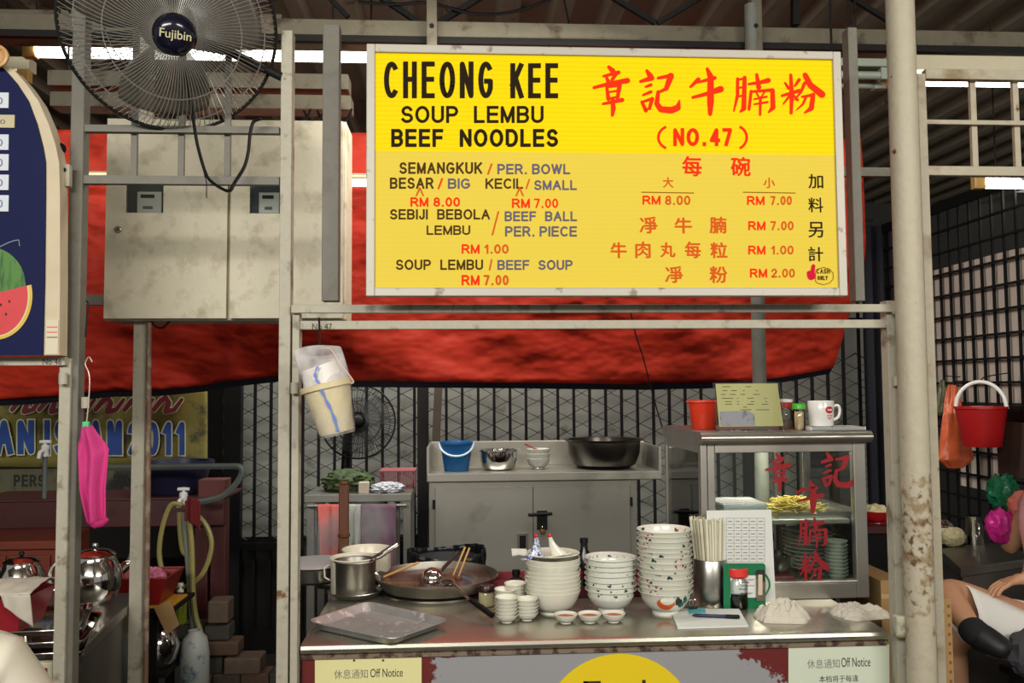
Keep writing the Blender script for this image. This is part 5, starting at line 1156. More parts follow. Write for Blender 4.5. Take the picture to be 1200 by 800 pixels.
# contents
sl_ = area('case_lamp_light', ((kx0 + kx1) / 2, KY + .22, kzl - .012), ((kx0 + kx1) / 2, KY + .22, CZ), .45, .06, 2.2, (1, .93, .80))
obj('lamp_strip', MB().box(kx0 + .10, kx1 - .10, KY + .19, KY + .25, kzl - .010, kzl - .002), fix_m, gcx, smooth=False)
zS = zsh + .0005
def onS(px, Y, z): return Vector((P(px, 600, Y).x, Y, z))
nd = onS(928, KY + .16, zS); ntr = thing('noodle_tray', 'steel tray of yellow noodles on the upper shelf of the glass case', 'tray', nd)
ex0, ex1 = onS(900, KY + .15, 0).x, onS(990, KY + .15, 0).x
q = MB(); q.box(ex0, ex1, KY + .06, KY + .30, zS, zS + .003); q.box(ex0, ex1, KY + .06, KY + .063, zS + .003, zS + .018); q.box(ex0, ex1, KY + .297, KY + .30, zS + .003, zS + .030); q.box(ex1 - .003, ex1, KY + .063, KY + .297, zS + .003, zS + .025)
obj('tray_body', q, steel, ntr, smooth=False)
random.seed(5); q = MB(); cx, cy = onS(926, KY + .15, 0).x, KY + .15
for k in range(230):
    a = random.uniform(0, 6.28); r = .085 * math.sqrt(random.random()); u = r / .085
    z0 = zS + .008 + .052 * (1 - u * u) * random.uniform(.75, 1.0); th = random.uniform(0, 6.28); p = Vector((cx + r * math.cos(a), cy + r * .8 * math.sin(a), z0)); pts = []
    for i in range(6):
        pts.append(p.copy()); th += random.uniform(-.9, .9); p = p + Vector((math.cos(th) * .011, math.sin(th) * .011, random.uniform(-.004, .004))); p.z = max(p.z, zS + .006)
    q.tube(pts, .0019, 4)
obj('noodles', q, mat('yellow_noodle', (228, 208, 96), .45, vari=(30, (206, 180, 64))), ntr, kind='stuff')
wb = onS(875, KY + .10, zS); wt = thing('white_container', 'white lidded container at the left of the upper case shelf', 'container', wb)
x0, x1 = onS(843, KY + .1, 0).x, onS(893, KY + .1, 0).x
obj('tub', MB().box(x0, x1, KY + .05, KY + .22, zS, zS + .045), mat('tub_grey', (176, 180, 182), .4), wt, smooth=False, bevel=.006)
obj('film_lid', MB().box(x0 - .002, x1 + .002, KY + .048, KY + .222, zS + .0455, zS + .050), film, wt, smooth=False, bevel=.002)
zF = zb1 - .0155
def plates(px, py_top, Y, R, n, pitch, what, where, grp, m=china2):
    q = MB(); q.lathe([(0, .004), (R * .5, .002), (R * .55, 0), (R * .6, .003), (R * .92, .013), (R, .018), (R * .98, .0195), (R * .6, .007), (0, .006)], (0, 0, 0), 40)
    o = obj('plate', q, m, None, local=True, org=(0, 0, 0)); o['category'] = 'plate'; o['group'] = grp; o['label'] = 'x'
    stack(o, Vector((P(px, 660, Y).x, Y, zF)), [pitch * k for k in range(n)], what, where, .001, .5)
plates(948, 0, KY + .27, .085, 10, .0135, 'pale grey plate', 'larger stack in the glass case', 'plates stacked in the glass case', china2)
plates(980, 0, KY + .12, .038, 10, .0120, 'pale grey plate', 'small right stack in the glass case', 'plates stacked at the right in the glass case', china2)
tn = Vector((P(955, 680, KY + .1).x, KY + .1, zF)); tt = thing('steel_tin', 'shallow round steel tin in front of the plates in the glass case', 'tin', tn)
obj('tin_body', MB().lathe([(0, 0), (.038, 0), (.040, .003), (.040, .020), (.042, .023), (.039, .024), (.037, .004), (0, .003)], tn, 32), chrome, tt)
rt = Vector((P(915, 680, KY + .09).x, KY + .09, zF)); t = thing('red_box', 'low dark red box at the lower left inside the glass case', 'box', rt)
q = MB(); q.box(rt.x - .06, rt.x + .035, KY + .05, KY + .13, zF, zF + .028); obj('box_body', q, mat('dark_red_box', (128, 24, 30), .4), t, smooth=False, bevel=.004)
sb_ = Vector((P(918, 660, KY + .25).x, KY + .28, zF)); t = thing('steel_bowl', 'shiny steel bowl behind the red box in the glass case', 'bowl', sb_)
obj('bowl_body', MB().lathe([(0, 0), (.03, 0), (.055, .02), (.068, .055), (.070, .057), (.066, .056), (.052, .022), (0, .004)], sb_, 36), chrome, t)
# ---- on top of the case
zT = kz1 + .0005
ob = Vector((P(824, 480, KY + .16).x, KY + .16, zT)); t = thing('orange_basin', 'small orange-red plastic tub on the left of the glass case top', 'tub', ob)
obj('tub_body', MB().lathe([(0, 0), (.036, 0), (.039, .003), (.050, .088), (.055, .090), (.055, .097), (.049, .097), (.036, .006), (0, .004)], ob, 36), orange_pl, t)
obj('lip_ring', MB().tube([ob + Vector((.0555 * math.cos(a * .2618), .0555 * math.sin(a * .2618), .092)) for a in range(24)], .002, 6, closed=True), orange_pl, t)
AY = KY + .03; mh = thing('menu_card', 'yellow menu card in a clear acrylic stand on the glass case', 'menu card', P(880, 502, AY))
def ab(poly, y0, y1): return MB().prism([(P(x, y, AY).x, P(x, y, AY).z) for x, y in poly], y0, y1)
yq = [(838.5, 449.5), (911, 449), (918, 499), (843, 500)]
obj('card', ab(yq, AY, AY + .001), mat('card_yellow', (224, 222, 146), .7), mh, smooth=False)
obj('acrylic', ab([(835, 448), (913, 447), (921.5, 503), (840, 504)], AY - .004, AY - .001), glass_mat('acrylic', (250, 250, 250), .15), mh, smooth=False)
obj('acrylic_foot', MB().box(P(840, 503, AY).x, P(921, 503, AY).x, AY - .006, AY + .05, zT, zT + .003), glass_mat('acrylic', (250, 250, 250), .15), mh, smooth=False)
obj('photo_print', ab([(843, 482), (875, 481), (884, 485), (885, 499), (844.5, 499.5)], AY - .0008, AY - .0003), mat('photo_grey', (176, 178, 184), .5, n1=(18, (84, 86, 92), .5, .1)), mh, smooth=False)
q = MB(); random.seed(3)
for y, segs in ((453, ((847, 856), (874, 880))), (457.5, ((847, 852), (857, 863), (871, 872.5), (886, 888))), (462, ((845, 850), (855, 862), (868, 873), (883, 890))), (466.5, ((846, 859), (864, 865), (876, 883), (896, 898))), (470.5, ((850, 857), (864, 865.5), (880, 884), (897, 898.5))), (473.5, ((850, 858), (864, 866), (876, 883), (893, 900))), (477, ((871, 875),)), (480, ((868, 880), (886, 901)))):
    for a, b_ in segs: stroke(q, [(a, y, .9), (b_, y, .9)], lambda u, v: P(u, v, AY - .0005))
obj('printed_lines', q, mat('brown_ink', (108, 98, 60), .8), mh, smooth=False)
c = Vector((P(920.5, 480, KY + .13).x, KY + .13, zT)); t = thing('condiment_jar', 'clear jar with a red and white lid behind the menu card', 'jar', c)
obj('glass_body', MB().lathe([(0, 0), (.020, 0), (.022, .004), (.022, .06), (.019, .066), (.019, .07)], c, 24), glass_t, t); obj('contents', MB().lathe([(0, .002), (.019, .002), (.0205, .03), (0, .03)], c, 20), mat('spice', (150, 120, 100), .6), t)
obj('lid', MB().lathe([(0, .07), (.024, .07), (.024, .088), (0, .089)], c, 24), red_pl, t); obj('lid_top', MB().lathe([(0, .0895), (.0235, .0895), (.0245, .099), (0, .101)], c, 24), white_pl, t)
c = Vector((P(936, 480, KY + .05).x, KY + .05, zT)); t = thing('toothpick_jar', 'small jar of toothpicks with a green lid left of the mug', 'jar', c)
obj('glass_body', MB().lathe([(0, 0), (.018, 0), (.0205, .004), (.0205, .062), (.018, .066), (.018, .07)], c, 24), glass, t)
q = MB()
for k in range(60):
    a = random.uniform(0, 6.28); r = .015 * math.sqrt(random.random()); q.tube([c + Vector((r * math.cos(a), r * math.sin(a), .003)), c + Vector((r * .9 * math.cos(a + .3), r * .9 * math.sin(a + .3), .060))], .0009, 4)
obj('toothpicks', q, mat('pale_wood', (236, 212, 166), .6), t, kind='stuff')
obj('lid', MB().lathe([(0, .068), (.0205, .068), (.0205, .084), (.019, .086), (0, .086)], c, 24), mat('lid_green', (70, 176, 40), .35), t)
nb = thing('spiral_notepad', 'white spiral notepad under the mug on the glass case', 'notepad', P(977, 503, KY))
x0, x1 = P(944, 500, KY + .04).x, P(1008, 500, KY + .04).x
obj('page_block', MB().box(x0, x1, KY + .0, KY + .10, zT, zT + .011), paper_w, nb, smooth=False, bevel=.001)
k = 0
while x0 + .006 + k * .0058 < x1 - .004:
    X_ = x0 + .006 + k * .0058; obj('binding_ring', MB().tube([(X_, KY - .0015 + .0045 * math.cos(a * .785), zT + .006 + .0065 * math.sin(a * .785)) for a in range(8)], .0009, 5, closed=True), mat('ring_wire', (96, 100, 110), .3, .8), nb); k += 1
mc = Vector((P(962, 480, KY + .05).x, KY + .05, zT + .0115)); mg = thing('white_mug', 'white mug with a red printed badge standing on the notepad', 'mug', mc)
obj('cup', MB().lathe([(0, 0), (.034, 0), (.038, .003), (.0395, .040), (.0415, .081), (.0402, .083), (.0385, .080), (.036, .006), (0, .004)], mc, 44), mat('mug_white', (236, 234, 228), .2, coat=.4), mg)
obj('handle', MB().tube(smoothpts([mc + Vector(p) for p in ((.038, -.004, .064), (.054, -.006, .068), (.060, -.006, .052), (.054, -.006, .030), (.036, -.004, .020))], 5), .0048, 10), mat('mug_white', (0, 0, 0)), mg)
def onmug(x, z, e=.0006): a = -math.pi / 2 + x / .040; r = .0395 + (z - .04) * .048 + e; return mc + Vector((r * math.cos(a), r * math.sin(a), z))
q = MB(); vs = []
for r in range(4, -1, -1):
    for k in range(28): vs.append(onmug(.012 + .0145 * r / 4 * math.cos(k * 2 * math.pi / 28), .054 + .0115 * r / 4 * math.sin(k * 2 * math.pi / 28)))
q.add(vs, [(r * 28 + k, r * 28 + (k + 1) % 28, (r + 1) * 28 + (k + 1) % 28, (r + 1) * 28 + k) for r in range(4) for k in range(28)]); obj('badge', q, mat('badge_red', (200, 24, 40), .3), mg)
q = MB(); wv = [onmug(.004 + .0009 * k, .054 + .0030 * math.sin(k * 1.5), .0012) for k in range(19)]; q.tube(wv, .0011, 5); obj('badge_script', q, white_pl, mg, smooth=False)
for zz, x0_m, n_m in ((.036, .003, 5), (.030, .003, 5), (.025, .006, 3)):
    for k in range(n_m): q = MB(); q.tube([onmug(x0_m + .0042 * k, zz, .0006), onmug(x0_m + .0042 * k + .0028, zz, .0006)], .0013, 5); obj('badge_mark', q, mat('badge_red', (0, 0, 0)), mg)
# ================================================================ BACK: steel cabinet
KC = 4.30; zc = P(640, 553, KC).z; cxa, cxb = P(502, 640, KC).x, P(747, 640, KC).x; cxr = P(775, 555, KC).x
cab = thing('steel_cabinet', 'wide stainless steel two-door cabinet with a raised back, in front of the fence', 'cabinet', ((cxa + cxb) / 2, KC, 0))
cs = mat('cabinet_steel', (190, 188, 176), .34, .72, vari=(2.2, (160, 156, 144)), n1=(2.4, (120, 116, 106), .58, .2), bump=(7, .06))
obj('worktop', MB().box(cxa - .008, cxr, KC - .015, KC + .42, zc - .042, zc), cs, cab, smooth=False, bevel=.004)
obj('backsplash', MB().box(cxa, cxr, KC + .40, KC + .42, zc + .0005, P(640, 516, KC + .40).z), cs, cab, smooth=False, bevel=.003)
obj('end_lip', MB().box(cxa - .008, cxa + .006, KC - .01, KC + .40, zc + .0005, zc + .13), cs, cab, smooth=False, bevel=.002)
obj('end_lip', MB().box(cxr - .014, cxr, KC - .01, KC + .40, zc + .0005, zc + .12), cs, cab, smooth=False, bevel=.002)
obj('body', MB().box(cxa + .004, cxb, KC + .012, KC + .40, .08, zc - .043), cs, cab, smooth=False)
xm = P(625, 620, KC).x; zd1 = P(640, 570, KC).z
for x0, x1, nm in ((cxa + .034, xm - .0015, 'left'), (xm + .0015, cxb - .034, 'right')):
    d = obj('door', MB().box(x0, x1, KC, KC + .011, .14, zd1), cs, cab, smooth=False, bevel=.002)
    if nm == 'left':
        h0, h1 = P(606, 635, KC).x, P(619, 635, KC).x; obj('pull_plate', MB().box(h0, h1, KC - .004, KC - .0005, P(612, 646, KC).z, P(612, 624, KC).z), steel_d, d, smooth=False, bevel=.001)
        obj('pull_recess', MB().box(h0 + .012, h1 - .012, KC - .006, KC - .0045, P(612, 643, KC).z, P(612, 627, KC).z), black_m, d, smooth=False)
    for zz in (zd1 - .08, .3): obj('hinge', MB().tube([((x0 - .006) if nm == 'left' else (x1 + .006), KC - .002, zz - .022), ((x0 - .006) if nm == 'left' else (x1 + .006), KC - .002, zz + .022)], .0065, 8), dark_m, d)
obj('slide_bolt', MB().tube([P(619, 603, KC - .02), P(647, 601.5, KC - .02)], .008, 10), dark_m, cab)
obj('bolt_plate', MB().box(P(629, 600, KC).x, P(641, 600, KC).x, KC - .012, KC - .003, P(635, 620, KC).z, P(635, 598, KC).z), dark_m, cab, smooth=False)
lk = thing('padlock', 'brass padlock hanging on the bolt of the steel cabinet', 'padlock', P(636, 627, KC - .02)); lp = P(636, 623, KC - .022)
obj('lock_body', MB().obox(lp, (.022, .010, .022)), mat('brass', (170, 130, 60), .35, 1), lk, smooth=False, bevel=.003)
obj('shackle', MB().tube([lp + Vector((.007 * math.cos(a * .4), 0, .011 + .014 * math.sin(a * .4))) for a in range(9)], .002, 6), chrome, lk)
for x in (cxa + .03, cxb - .03):
    for y in (KC + .05, KC + .36): obj('leg', MB().tube([(x, y, 0), (x, y, .08)], .018, 10), steel_d, cab)
def pail_prof(rb, rt, h, lip=.004, t=.003): return [(0, 0), (rb, 0), (rb + .001, .003), (rt, h - .012), (rt + lip, h - .010), (rt + lip, h), (rt - t, h), (rb - t, .006), (0, .005)]
def onc(px, Y): return Vector((P(px, 553, Y).x, Y, zc + .0005))
c = onc(535, KC + .13); t = thing('blue_bucket', 'small blue plastic bucket with a white handle on the steel cabinet', 'bucket', c)
obj('bucket_body', MB().lathe(pail_prof(.062, .083, .150), c, 36), blue_pl, t)
obj('handle', MB().tube(smoothpts([c + Vector((.087 * math.cos(a), -.087 * math.sin(a) * 1.0, .142 - .062 * math.sin(a))) for a in [math.pi * k / 8 for k in range(9)]], 3), .0055, 8), mat('pale_blue_white', (190, 214, 220), .4), t)
c = onc(584.5, KC + .16); t = thing('steel_bowl', 'round steel bowl beside the blue bucket on the cabinet', 'bowl', c)
obj('bowl_body', MB().lathe([(0, 0), (.070, 0), (.085, .012), (.097, .05), (.098, .095), (.112, .099), (.112, .103), (.096, .101), (.094, .05), (.08, .014), (0, .006)], c, 44), chrome, t)
for k in range(3):
    c = onc(631, KC + .18) + Vector((0, 0, .001 + .024 * k)); q = MB(); q.lathe(bowl_prof(.062, .032, .055, .008), (0, 0, 0), 32)
    if k == 0: sb0 = obj('soup_bowl', q, china2, None, local=True, org=(0, 0, 0)); o = sb0
    else: o = sb0.copy(); COL.objects.link(o)
    o.location = c; ORG[o.name] = c; o['category'] = 'bowl'; o['group'] = 'small white bowls on the cabinet'; o['label'] = 'small white bowl on the steel cabinet, %s of the stack of three' % ('lowest', 'middle', 'topmost')[k]
solo('table_spoon', MB().tube([onc(631, KC + .18) + Vector((.02, 0, .085)), onc(631, KC + .18) + Vector((-.02, .0, .105)), onc(631, KC + .18) + Vector((-.070, 0, .130))], [.012, .004, .005], 8), mat('spoon_red', (150, 44, 48), .3), 'dark red spoon leaning in the small bowls on the cabinet', 'spoon')
c = onc(708, KC + .205); t = thing('large_basin', 'large wide steel basin on the right of the cabinet', 'basin', c)
obj('basin_body', MB().lathe([(0, 0), (.13, 0), (.165, .02), (.188, .08), (.192, .140), (.213, .146), (.214, .152), (.190, .150), (.184, .08), (.16, .024), (0, .006)], c, 56), mat('dark_basin_steel', (120, 116, 110), .28, 1, vari=(8, (84, 80, 76))), t)
# back-left steel table with towels
T2 = 3.92; zt2 = P(420, 579, T2).z; ta, tbx = P(356, 583, T2).x, P(482, 583, T2).x
tbl = thing('steel_table', 'narrow steel table with towels hanging from its rail, behind the saucepan', 'table', ((ta + tbx) / 2, T2, 0))
tsm = mat('table_steel', (150, 148, 140), .4, .75, vari=(4, (120, 118, 110)))
obj('table_top', MB().box(ta, tbx, T2, T2 + .34, zt2 - .035, zt2), tsm, tbl, smooth=False, bevel=.003)
for x in (ta + .03, tbx - .09, tbx - .02):
    for y in (T2 + .02, T2 + .31): obj('leg', MB().box(x - .016, x + .016, y - .014, y + .014, 0, zt2 - .036), tsm, tbl, smooth=False)
obj('towel_rail', MB().tube([P(360, 593, T2 - .03), P(476, 592, T2 - .03)], .007, 8), steel_d, tbl)
obj('panel', MB().box(ta + .06, tbx - .12, T2 + .33, T2 + .336, .2, zt2 - .04), mat('grey_panel', (120, 120, 116), .6), tbl, smooth=False)
def towel(name, label, x0, x1, ytop, ybot, Y, m, seed, taper=0.0):
    def f(u, v):
        x = x0 + (x1 - x0) * (u + (v * taper * (.5 - u))); p = P(x, ytop + (ybot - ytop) * v, Y)
        return Vector((p.x, Y - .014 - .018 * math.sin(u * 9 + seed) * (v + .2) - .012 * noise.noise(Vector((u * 5, v * 3, seed))), p.z))
    return solo(name, MB().sheet(22, 16, f), m, label, 'towel', 'towels hanging from the steel table', solid=.004)
towel('hand_towel', 'salmon pink towel hanging at the left of the steel table', 373, 399, 590, 655, T2 - .04, mat('pink_towel', (226, 118, 108), .9, bump=(150, .4), vari=(12, (206, 96, 90))), 1, .3)
towel('hand_towel', 'narrow pale towel hanging between the pink and purple towels', 409, 423, 590, 645, T2 - .04, mat('pale_towel', (188, 190, 182), .9, bump=(150, .4)), 2)
towel('hand_towel', 'mauve purple towel hanging at the right of the steel table', 424, 464, 590, 672, T2 - .04, mat('mauve_towel', (124, 92, 108), .9, bump=(150, .4), vari=(10, (100, 72, 90))), 3)
wp = thing('wooden_post', 'turned brown wooden post standing behind the enamel pots', 'post', (P(403, 620, 3.3).x, 3.3, 0)); wx = P(403, 620, 3.3).x
zt_ = P(403, 567, 3.3).z
obj('shaft', MB().box(wx - .018, wx + .018, 3.285, 3.315, .0, zt_), wood, wp, smooth=False, bevel=.004); obj('ring', MB().lathe([(.018, -.008), (.024, -.004), (.024, .004), (.018, .008)], (wx, 3.3, P(403, 627, 3.3).z), 20), wood, wp); obj('cap', MB().lathe([(.02, 0), (.022, .004), (.016, .010), (0, .012)], (wx, 3.3, zt_), 20), wood, wp)
def blob(name, label, cat, x0, y0, x1, y1, Y, m, seed, dep=.5, nz=.35, nf=2.4, sq=1, **k):
    a = P(x0, (y0 + y1) / 2, Y); b = P(x1, (y0 + y1) / 2, Y); zt = P((x0 + x1) / 2, y0, Y).z; zb = P((x0 + x1) / 2, y1, Y).z
    c = Vector(((a.x + b.x) / 2, Y, (zt + zb) / 2)); rx = (b.x - a.x) / 2; rz = (zt - zb) / 2; vs = []; nu, nv = 40, 24
    for j in range(nv + 1):
        th = math.pi * j / nv
        for i in range(nu):
            p = 2 * math.pi * i / nu; d = Vector((math.sin(th) * math.cos(p), math.sin(th) * math.sin(p), math.cos(th)))
            r = 1 - nz * abs(noise.noise(d * nf + Vector((seed, 0, 0)))) - nz * .4 * abs(noise.noise(d * nf * 2.6 + Vector((0, seed, 0))))
            v = Vector((d.x * rx * r * 1.05, d.y * rx * dep * 2 * r * .5, d.z * rz * r * 1.05)); v.z = max(v.z, -rz); vs.append(c + v)
    q = MB(); q.add(vs, [(j * nu + i, j * nu + (i + 1) % nu, (j + 1) * nu + (i + 1) % nu, (j + 1) * nu + i) for j in range(nv) for i in range(nu)])
    return solo(name, q, m, label, cat, **k)
blob('green_bag', 'crumpled dark green bag of vegetables on the steel table', 'bag', 375, 549, 441, 580, T2 + .17, mat('green_veg', (66, 84, 38), .6, vari=(14, (38, 52, 24))), 2.2, 1.0, .5, 3)
solo('small_box', pbar(MB(), 420, 565, 432, 578.5, T2 + .03, .04), mat('beige_box', (196, 180, 160), .7), 'small beige box beside the green bag on the steel table', 'box', smooth=False, bevel=.003)
blob('white_rag', 'crumpled pale patterned cloth at the front of the steel table', 'cloth', 432, 564, 476, 579, T2 + .09, mat('patterned_cloth', (196, 198, 202), .9, n1=(70, (130, 136, 150), .52, .1), bump=(60, .5)), 5.1, 1.0, .5, 3.5)
bk0, bk1 = P(446, 560, T2 + .22).x, P(486, 560, T2 + .22).x
pb_ = thing('pink_basket', 'pink slatted plastic basket at the right of the steel table', 'basket', ((bk0 + bk1) / 2, T2 + .24, zt2)); pkm = mat('pink_plastic', (150, 84, 88), .5)
q = MB(); q.box(bk0 + .01, bk1 - .01, T2 + .20, T2 + .32, zt2 + .001, zt2 + .006); obj('basket_floor', q, pkm, pb_, smooth=False)
zb_, ztp = zt2 + .006, P(466, 552, T2 + .22).z
for k in range(19):
    u = k / 18; obj('slat', MB().bar((bk0 + .012 + (bk1 - bk0 - .024) * u, T2 + .202, zb_), (bk0 + (bk1 - bk0) * u, T2 + .192, ztp), .0045, .003), pkm, pb_, smooth=False)
q = MB(); q.box(bk0 - .006, bk1 + .006, T2 + .186, T2 + .330, ztp, ztp + .008); obj('basket_rim', q, pkm, pb_, smooth=False, bevel=.002)
for x in (bk0, bk1): obj('end_wall', MB().box(x - .002, x + .002, T2 + .195, T2 + .322, zb_, ztp), pkm, pb_, smooth=False)
# lined black bin
bc_ = Vector((P(523, 655, 3.36).x, 3.40, 0)); bt = thing('lined_bin', 'round bin with a crinkled black liner, behind the broth pan', 'bin', bc_); zb_ = P(523, 647, 3.36).z
obj('bin_body', MB().lathe([(0, 0), (.12, 0), (.145, zb_ - .03), (.14, zb_ - .03), (.115, .01), (0, .01)], bc_, 36), mat('bin_grey', (52, 52, 54), .5), bt)
def lin_f(u, v):
    a = u * 2 * math.pi; r = .149 + .005 * math.sin(a * 17 + v * 3) + .004 * noise.noise(Vector((math.cos(a) * 5, math.sin(a) * 5, v * 3))); return bc_ + Vector((r * math.cos(a), r * math.sin(a), zb_ - .14 + .14 * v + .012 * math.sin(a * 2 + 1) * v))
obj('liner', MB().sheet(96, 10, lin_f), mat('black_film', (16, 18, 20), .3, bump=(30, .5)), bt, solid=.002)
# ================================================================ HANGING PAIL
HY = 2.19; RC = P(382.5, 452, HY); RB = P(395, 507, HY); ax = (RB - RC); Lp = ax.length; th = math.atan2(ax.x, -ax.z); RM = Matrix.Rotation(-th, 3, 'Y')
hp = thing('hanging_pail', 'cream plastic pail in a clear bag hanging tilted from the rail by the left post', 'pail', RC)
cream = mat('cream_plastic', (228, 216, 178), .4, sub=.05, vari=(8, (210, 192, 146)))
q = MB(); q.lathe([(0, -Lp), (.040, -Lp), (.043, -Lp + .004), (.058, -.010), (.066, -.008), (.067, .004), (.064, .006), (.057, -.002), (.040, -Lp + .008), (0, -Lp + .008)], RC, 40, RM); obj('pail_body', q, cream, hp)
def bagf(u, v):
    a = u * 2 * math.pi; r = .058 - .006 * v + .004 * math.sin(a * 5 + v * 4); z = -.01 + v * .102 + .016 * math.cos(a + 2.2) * v
    rr = Vector((r * math.cos(a) * (1 + .12 * v), r * math.sin(a) * (1 - .65 * v), z)); return RC + RM @ rr
obj('clear_bag', MB().sheet(48, 16, bagf), film, hp)
def inb(u, v):
    a = u * 2 * math.pi; r = (.056 + .003 * math.sin(a * 4)) * (1 - .15 * v) * (1 if v < .96 else .3); return RC + RM @ Vector((r * math.cos(a), r * math.sin(a) * .9, -.004 + v * .064 + .006 * math.sin(a + 1)))
obj('white_bag', MB().sheet(40, 12, inb), mat('white_bag', (228, 222, 214), .5, bump=(22, .5)), hp, solid=.001)
def wrap(u, v):
    a = u * 2 * math.pi; z = -Lp * v * 1.02 - .004; r = .0615 - .0175 * v + .002 * math.sin(a * 7 + v * 9); return RC + RM @ Vector((r * math.cos(a), r * math.sin(a), z))
obj('outer_film', MB().sheet(48, 14, wrap), film_mat('thin_film', (232, 228, 222), .16), hp)
q = MB(); pts = [(-.002, .050), (-.014, .030), (-.010, .010), (-.001, -.03), (.008, -.075), (.010, -.118)]; n_ = len(pts)
blue_s = mat('blue_print', (104, 132, 200), .5)
def onp(x, z, e): 
    r = (.0615 - .0175 * min(1, max(0, -z / Lp)) if z < 0 else .0575 - .004 * z / .06) + e; a = -math.pi / 2 + x / max(r, .01); return RC + RM @ Vector((r * math.cos(a), r * math.sin(a) * (1 if z < 0 else .95), z))
spt = smoothpts([(x, 0, z) for x, z in pts], 6); vs = []
for k, p in enumerate(spt): w_ = .0030 + .0012 * math.sin(k * 1.3); vs += [onp(p.x - w_, p.z, .0035), onp(p.x + w_, p.z, .0035)]
q.add(vs, [(2 * k, 2 * k + 1, 2 * k + 3, 2 * k + 2) for k in range(len(spt) - 1)]); obj('blue_stripe', q, blue_s, hp, label='blue printed streak on the bag')
obj('handle', MB().tube(smoothpts([P(411, 449, HY - .02), P(414, 446, HY - .02), P(400, 427, HY - .03), P(387, 409, HY - .02), P(376, 408, HY)], 5), .0016, 6), mat('pinkish', (214, 190, 180), .5), hp)
# ================================================================ LEFT: pink sleeve cloth etc.
YY = FY - .06
def clothf(u, v):
    Lf = [(97, 500), (93, 520), (94, 545), (95, 575), (103, 613)]; Rt = [(107, 498), (119, 515), (127, 526), (125, 570), (126, 610)]
    k = min(int(v * 4), 3); f = v * 4 - k; a = (Lf[k][0] * (1 - f) + Lf[k + 1][0] * f, Lf[k][1] * (1 - f) + Lf[k + 1][1] * f); b = (Rt[k][0] * (1 - f) + Rt[k + 1][0] * f, Rt[k][1] * (1 - f) + Rt[k + 1][1] * f)
    p = P(a[0] + (b[0] - a[0]) * u, a[1] + (b[1] - a[1]) * u, YY); return Vector((p.x, YY - .016 * math.sin(u * math.pi) - .010 * math.sin(u * 11 + v * 3) * (.4 + v) - .006 * noise.noise(Vector((u * 4, v * 4, 2))), p.z))
pk = thing('pink_cloth', 'bright pink cloth hanging on a wire hook from the left cream posts', 'cloth', P(108, 613, YY))
pm2 = mat('hot_pink', (212, 62, 134), .85, bump=(160, .3), vari=(10, (188, 46, 116)))
obj('cloth', MB().sheet(30, 40, clothf), pm2, pk, solid=.003)
obj('hem_roll', MB().tube([P(105, 611, YY - .01), P(112, 615, YY - .02), P(119, 613, YY - .02), P(126, 608, YY - .01)], [.006, .010, .010, .007], 10), mat('deep_pink', (170, 30, 96), .85), pk)
obj('wire_hook', MB().tube(smoothpts([P(101, 498, YY), P(103, 480, YY), P(105, 450, YY), P(104, 437, YY), P(101, 430, YY), P(100, 425, YY), P(104, 418, YY), P(108, 424, YY)], 4), .0016, 6), mat('hook_wire', (200, 190, 180), .4, .6), pk)
obj('peg', MB().obox(P(101, 497, YY - .01), (.016, .012, .014)), mat('peg_green', (70, 200, 130), .4), pk, smooth=False, bevel=.002)
def gcl(u, v): p = P(84 + 21 * u, 575 + 39 * v, YY + .03 + 0); return Vector((p.x, FY + .055 + .008 * math.sin(u * 8), p.z))
solo('green_cloth', MB().sheet(12, 10, gcl), mat('cloth_green', (24, 124, 66), .8), 'green cloth corner hanging behind the pink cloth', 'cloth', solid=.003)
# banner
NYb = 4.42
bn = thing('fabric_banner', 'dirty yellow banner with blue letters and 2011 behind the left posts', 'banner', P(110, 600, NYb))
def bnf(u, v):
    p = P(-40 + 284 * u, 452 + 95 * v - (3 if u > .9 else 0) * v, NYb); return Vector((p.x, NYb + .02 * math.sin(u * 12), p.z))
obj('cloth', MB().sheet(60, 10, bnf), mat('banner_yellow', (128, 120, 54), .7, n1=(7, (60, 58, 40), .52, .12), vari=(3, (120, 112, 54))), bn, solid=.002)
bl = mat('banner_blue', (30, 78, 160), .6, vari=(8, (20, 48, 110))); cr = mat('banner_cream', (196, 196, 164), .7); mr = mat('banner_red', (110, 30, 40), .6)
def btext(body, x0, y0, x1, y1, wpx):
    obj('lettering', sans(MB(), body, x0, y0, x1, y1, NYb - .024, wpx, grow=3.2), cr, bn, smooth=False); obj('lettering', sans(MB(), body, x0, y0, x1, y1, NYb - .028, wpx), bl, bn, smooth=False)
btext('AN', -6, 492, 40, 532, 7); btext('ISLAM', 52, 492, 143, 533, 6.5); btext('2011', 150, 494, 217, 533, 6.0)
for x in (14, 46, 78, 112, 146, 180):
    pts = [(x, 480, 5), (x + 8, 470, 6), (x + 14, 465, 5), (x + 18, 472, 6), (x + 14, 482, 6), (x + 24, 480, 5), (x + 33, 468, 4)]
    q = MB(); stroke(q, [(a, b, w_ + 2.6) for a, b, w_ in pts], lambda a, b: P(a, b, NYb - .024)); obj('script', q, cr, bn, smooth=False)
    q = MB(); stroke(q, pts, lambda a, b: P(a, b, NYb - .028)); obj('script', q, mr, bn, smooth=False)
bn2 = thing('lower_banner', 'dark grimy strip banner with black capitals below the yellow banner', 'banner', P(70, 583, NYb))
obj('cloth', MB().box(P(-40, 560, NYb).x, P(160, 560, NYb).x, NYb, NYb + .004, P(70, 583, NYb).z, P(70, 549, NYb).z), mat('banner_olive', (92, 90, 66), .7, n1=(6, (40, 40, 34), .5, .1)), bn2, smooth=False)
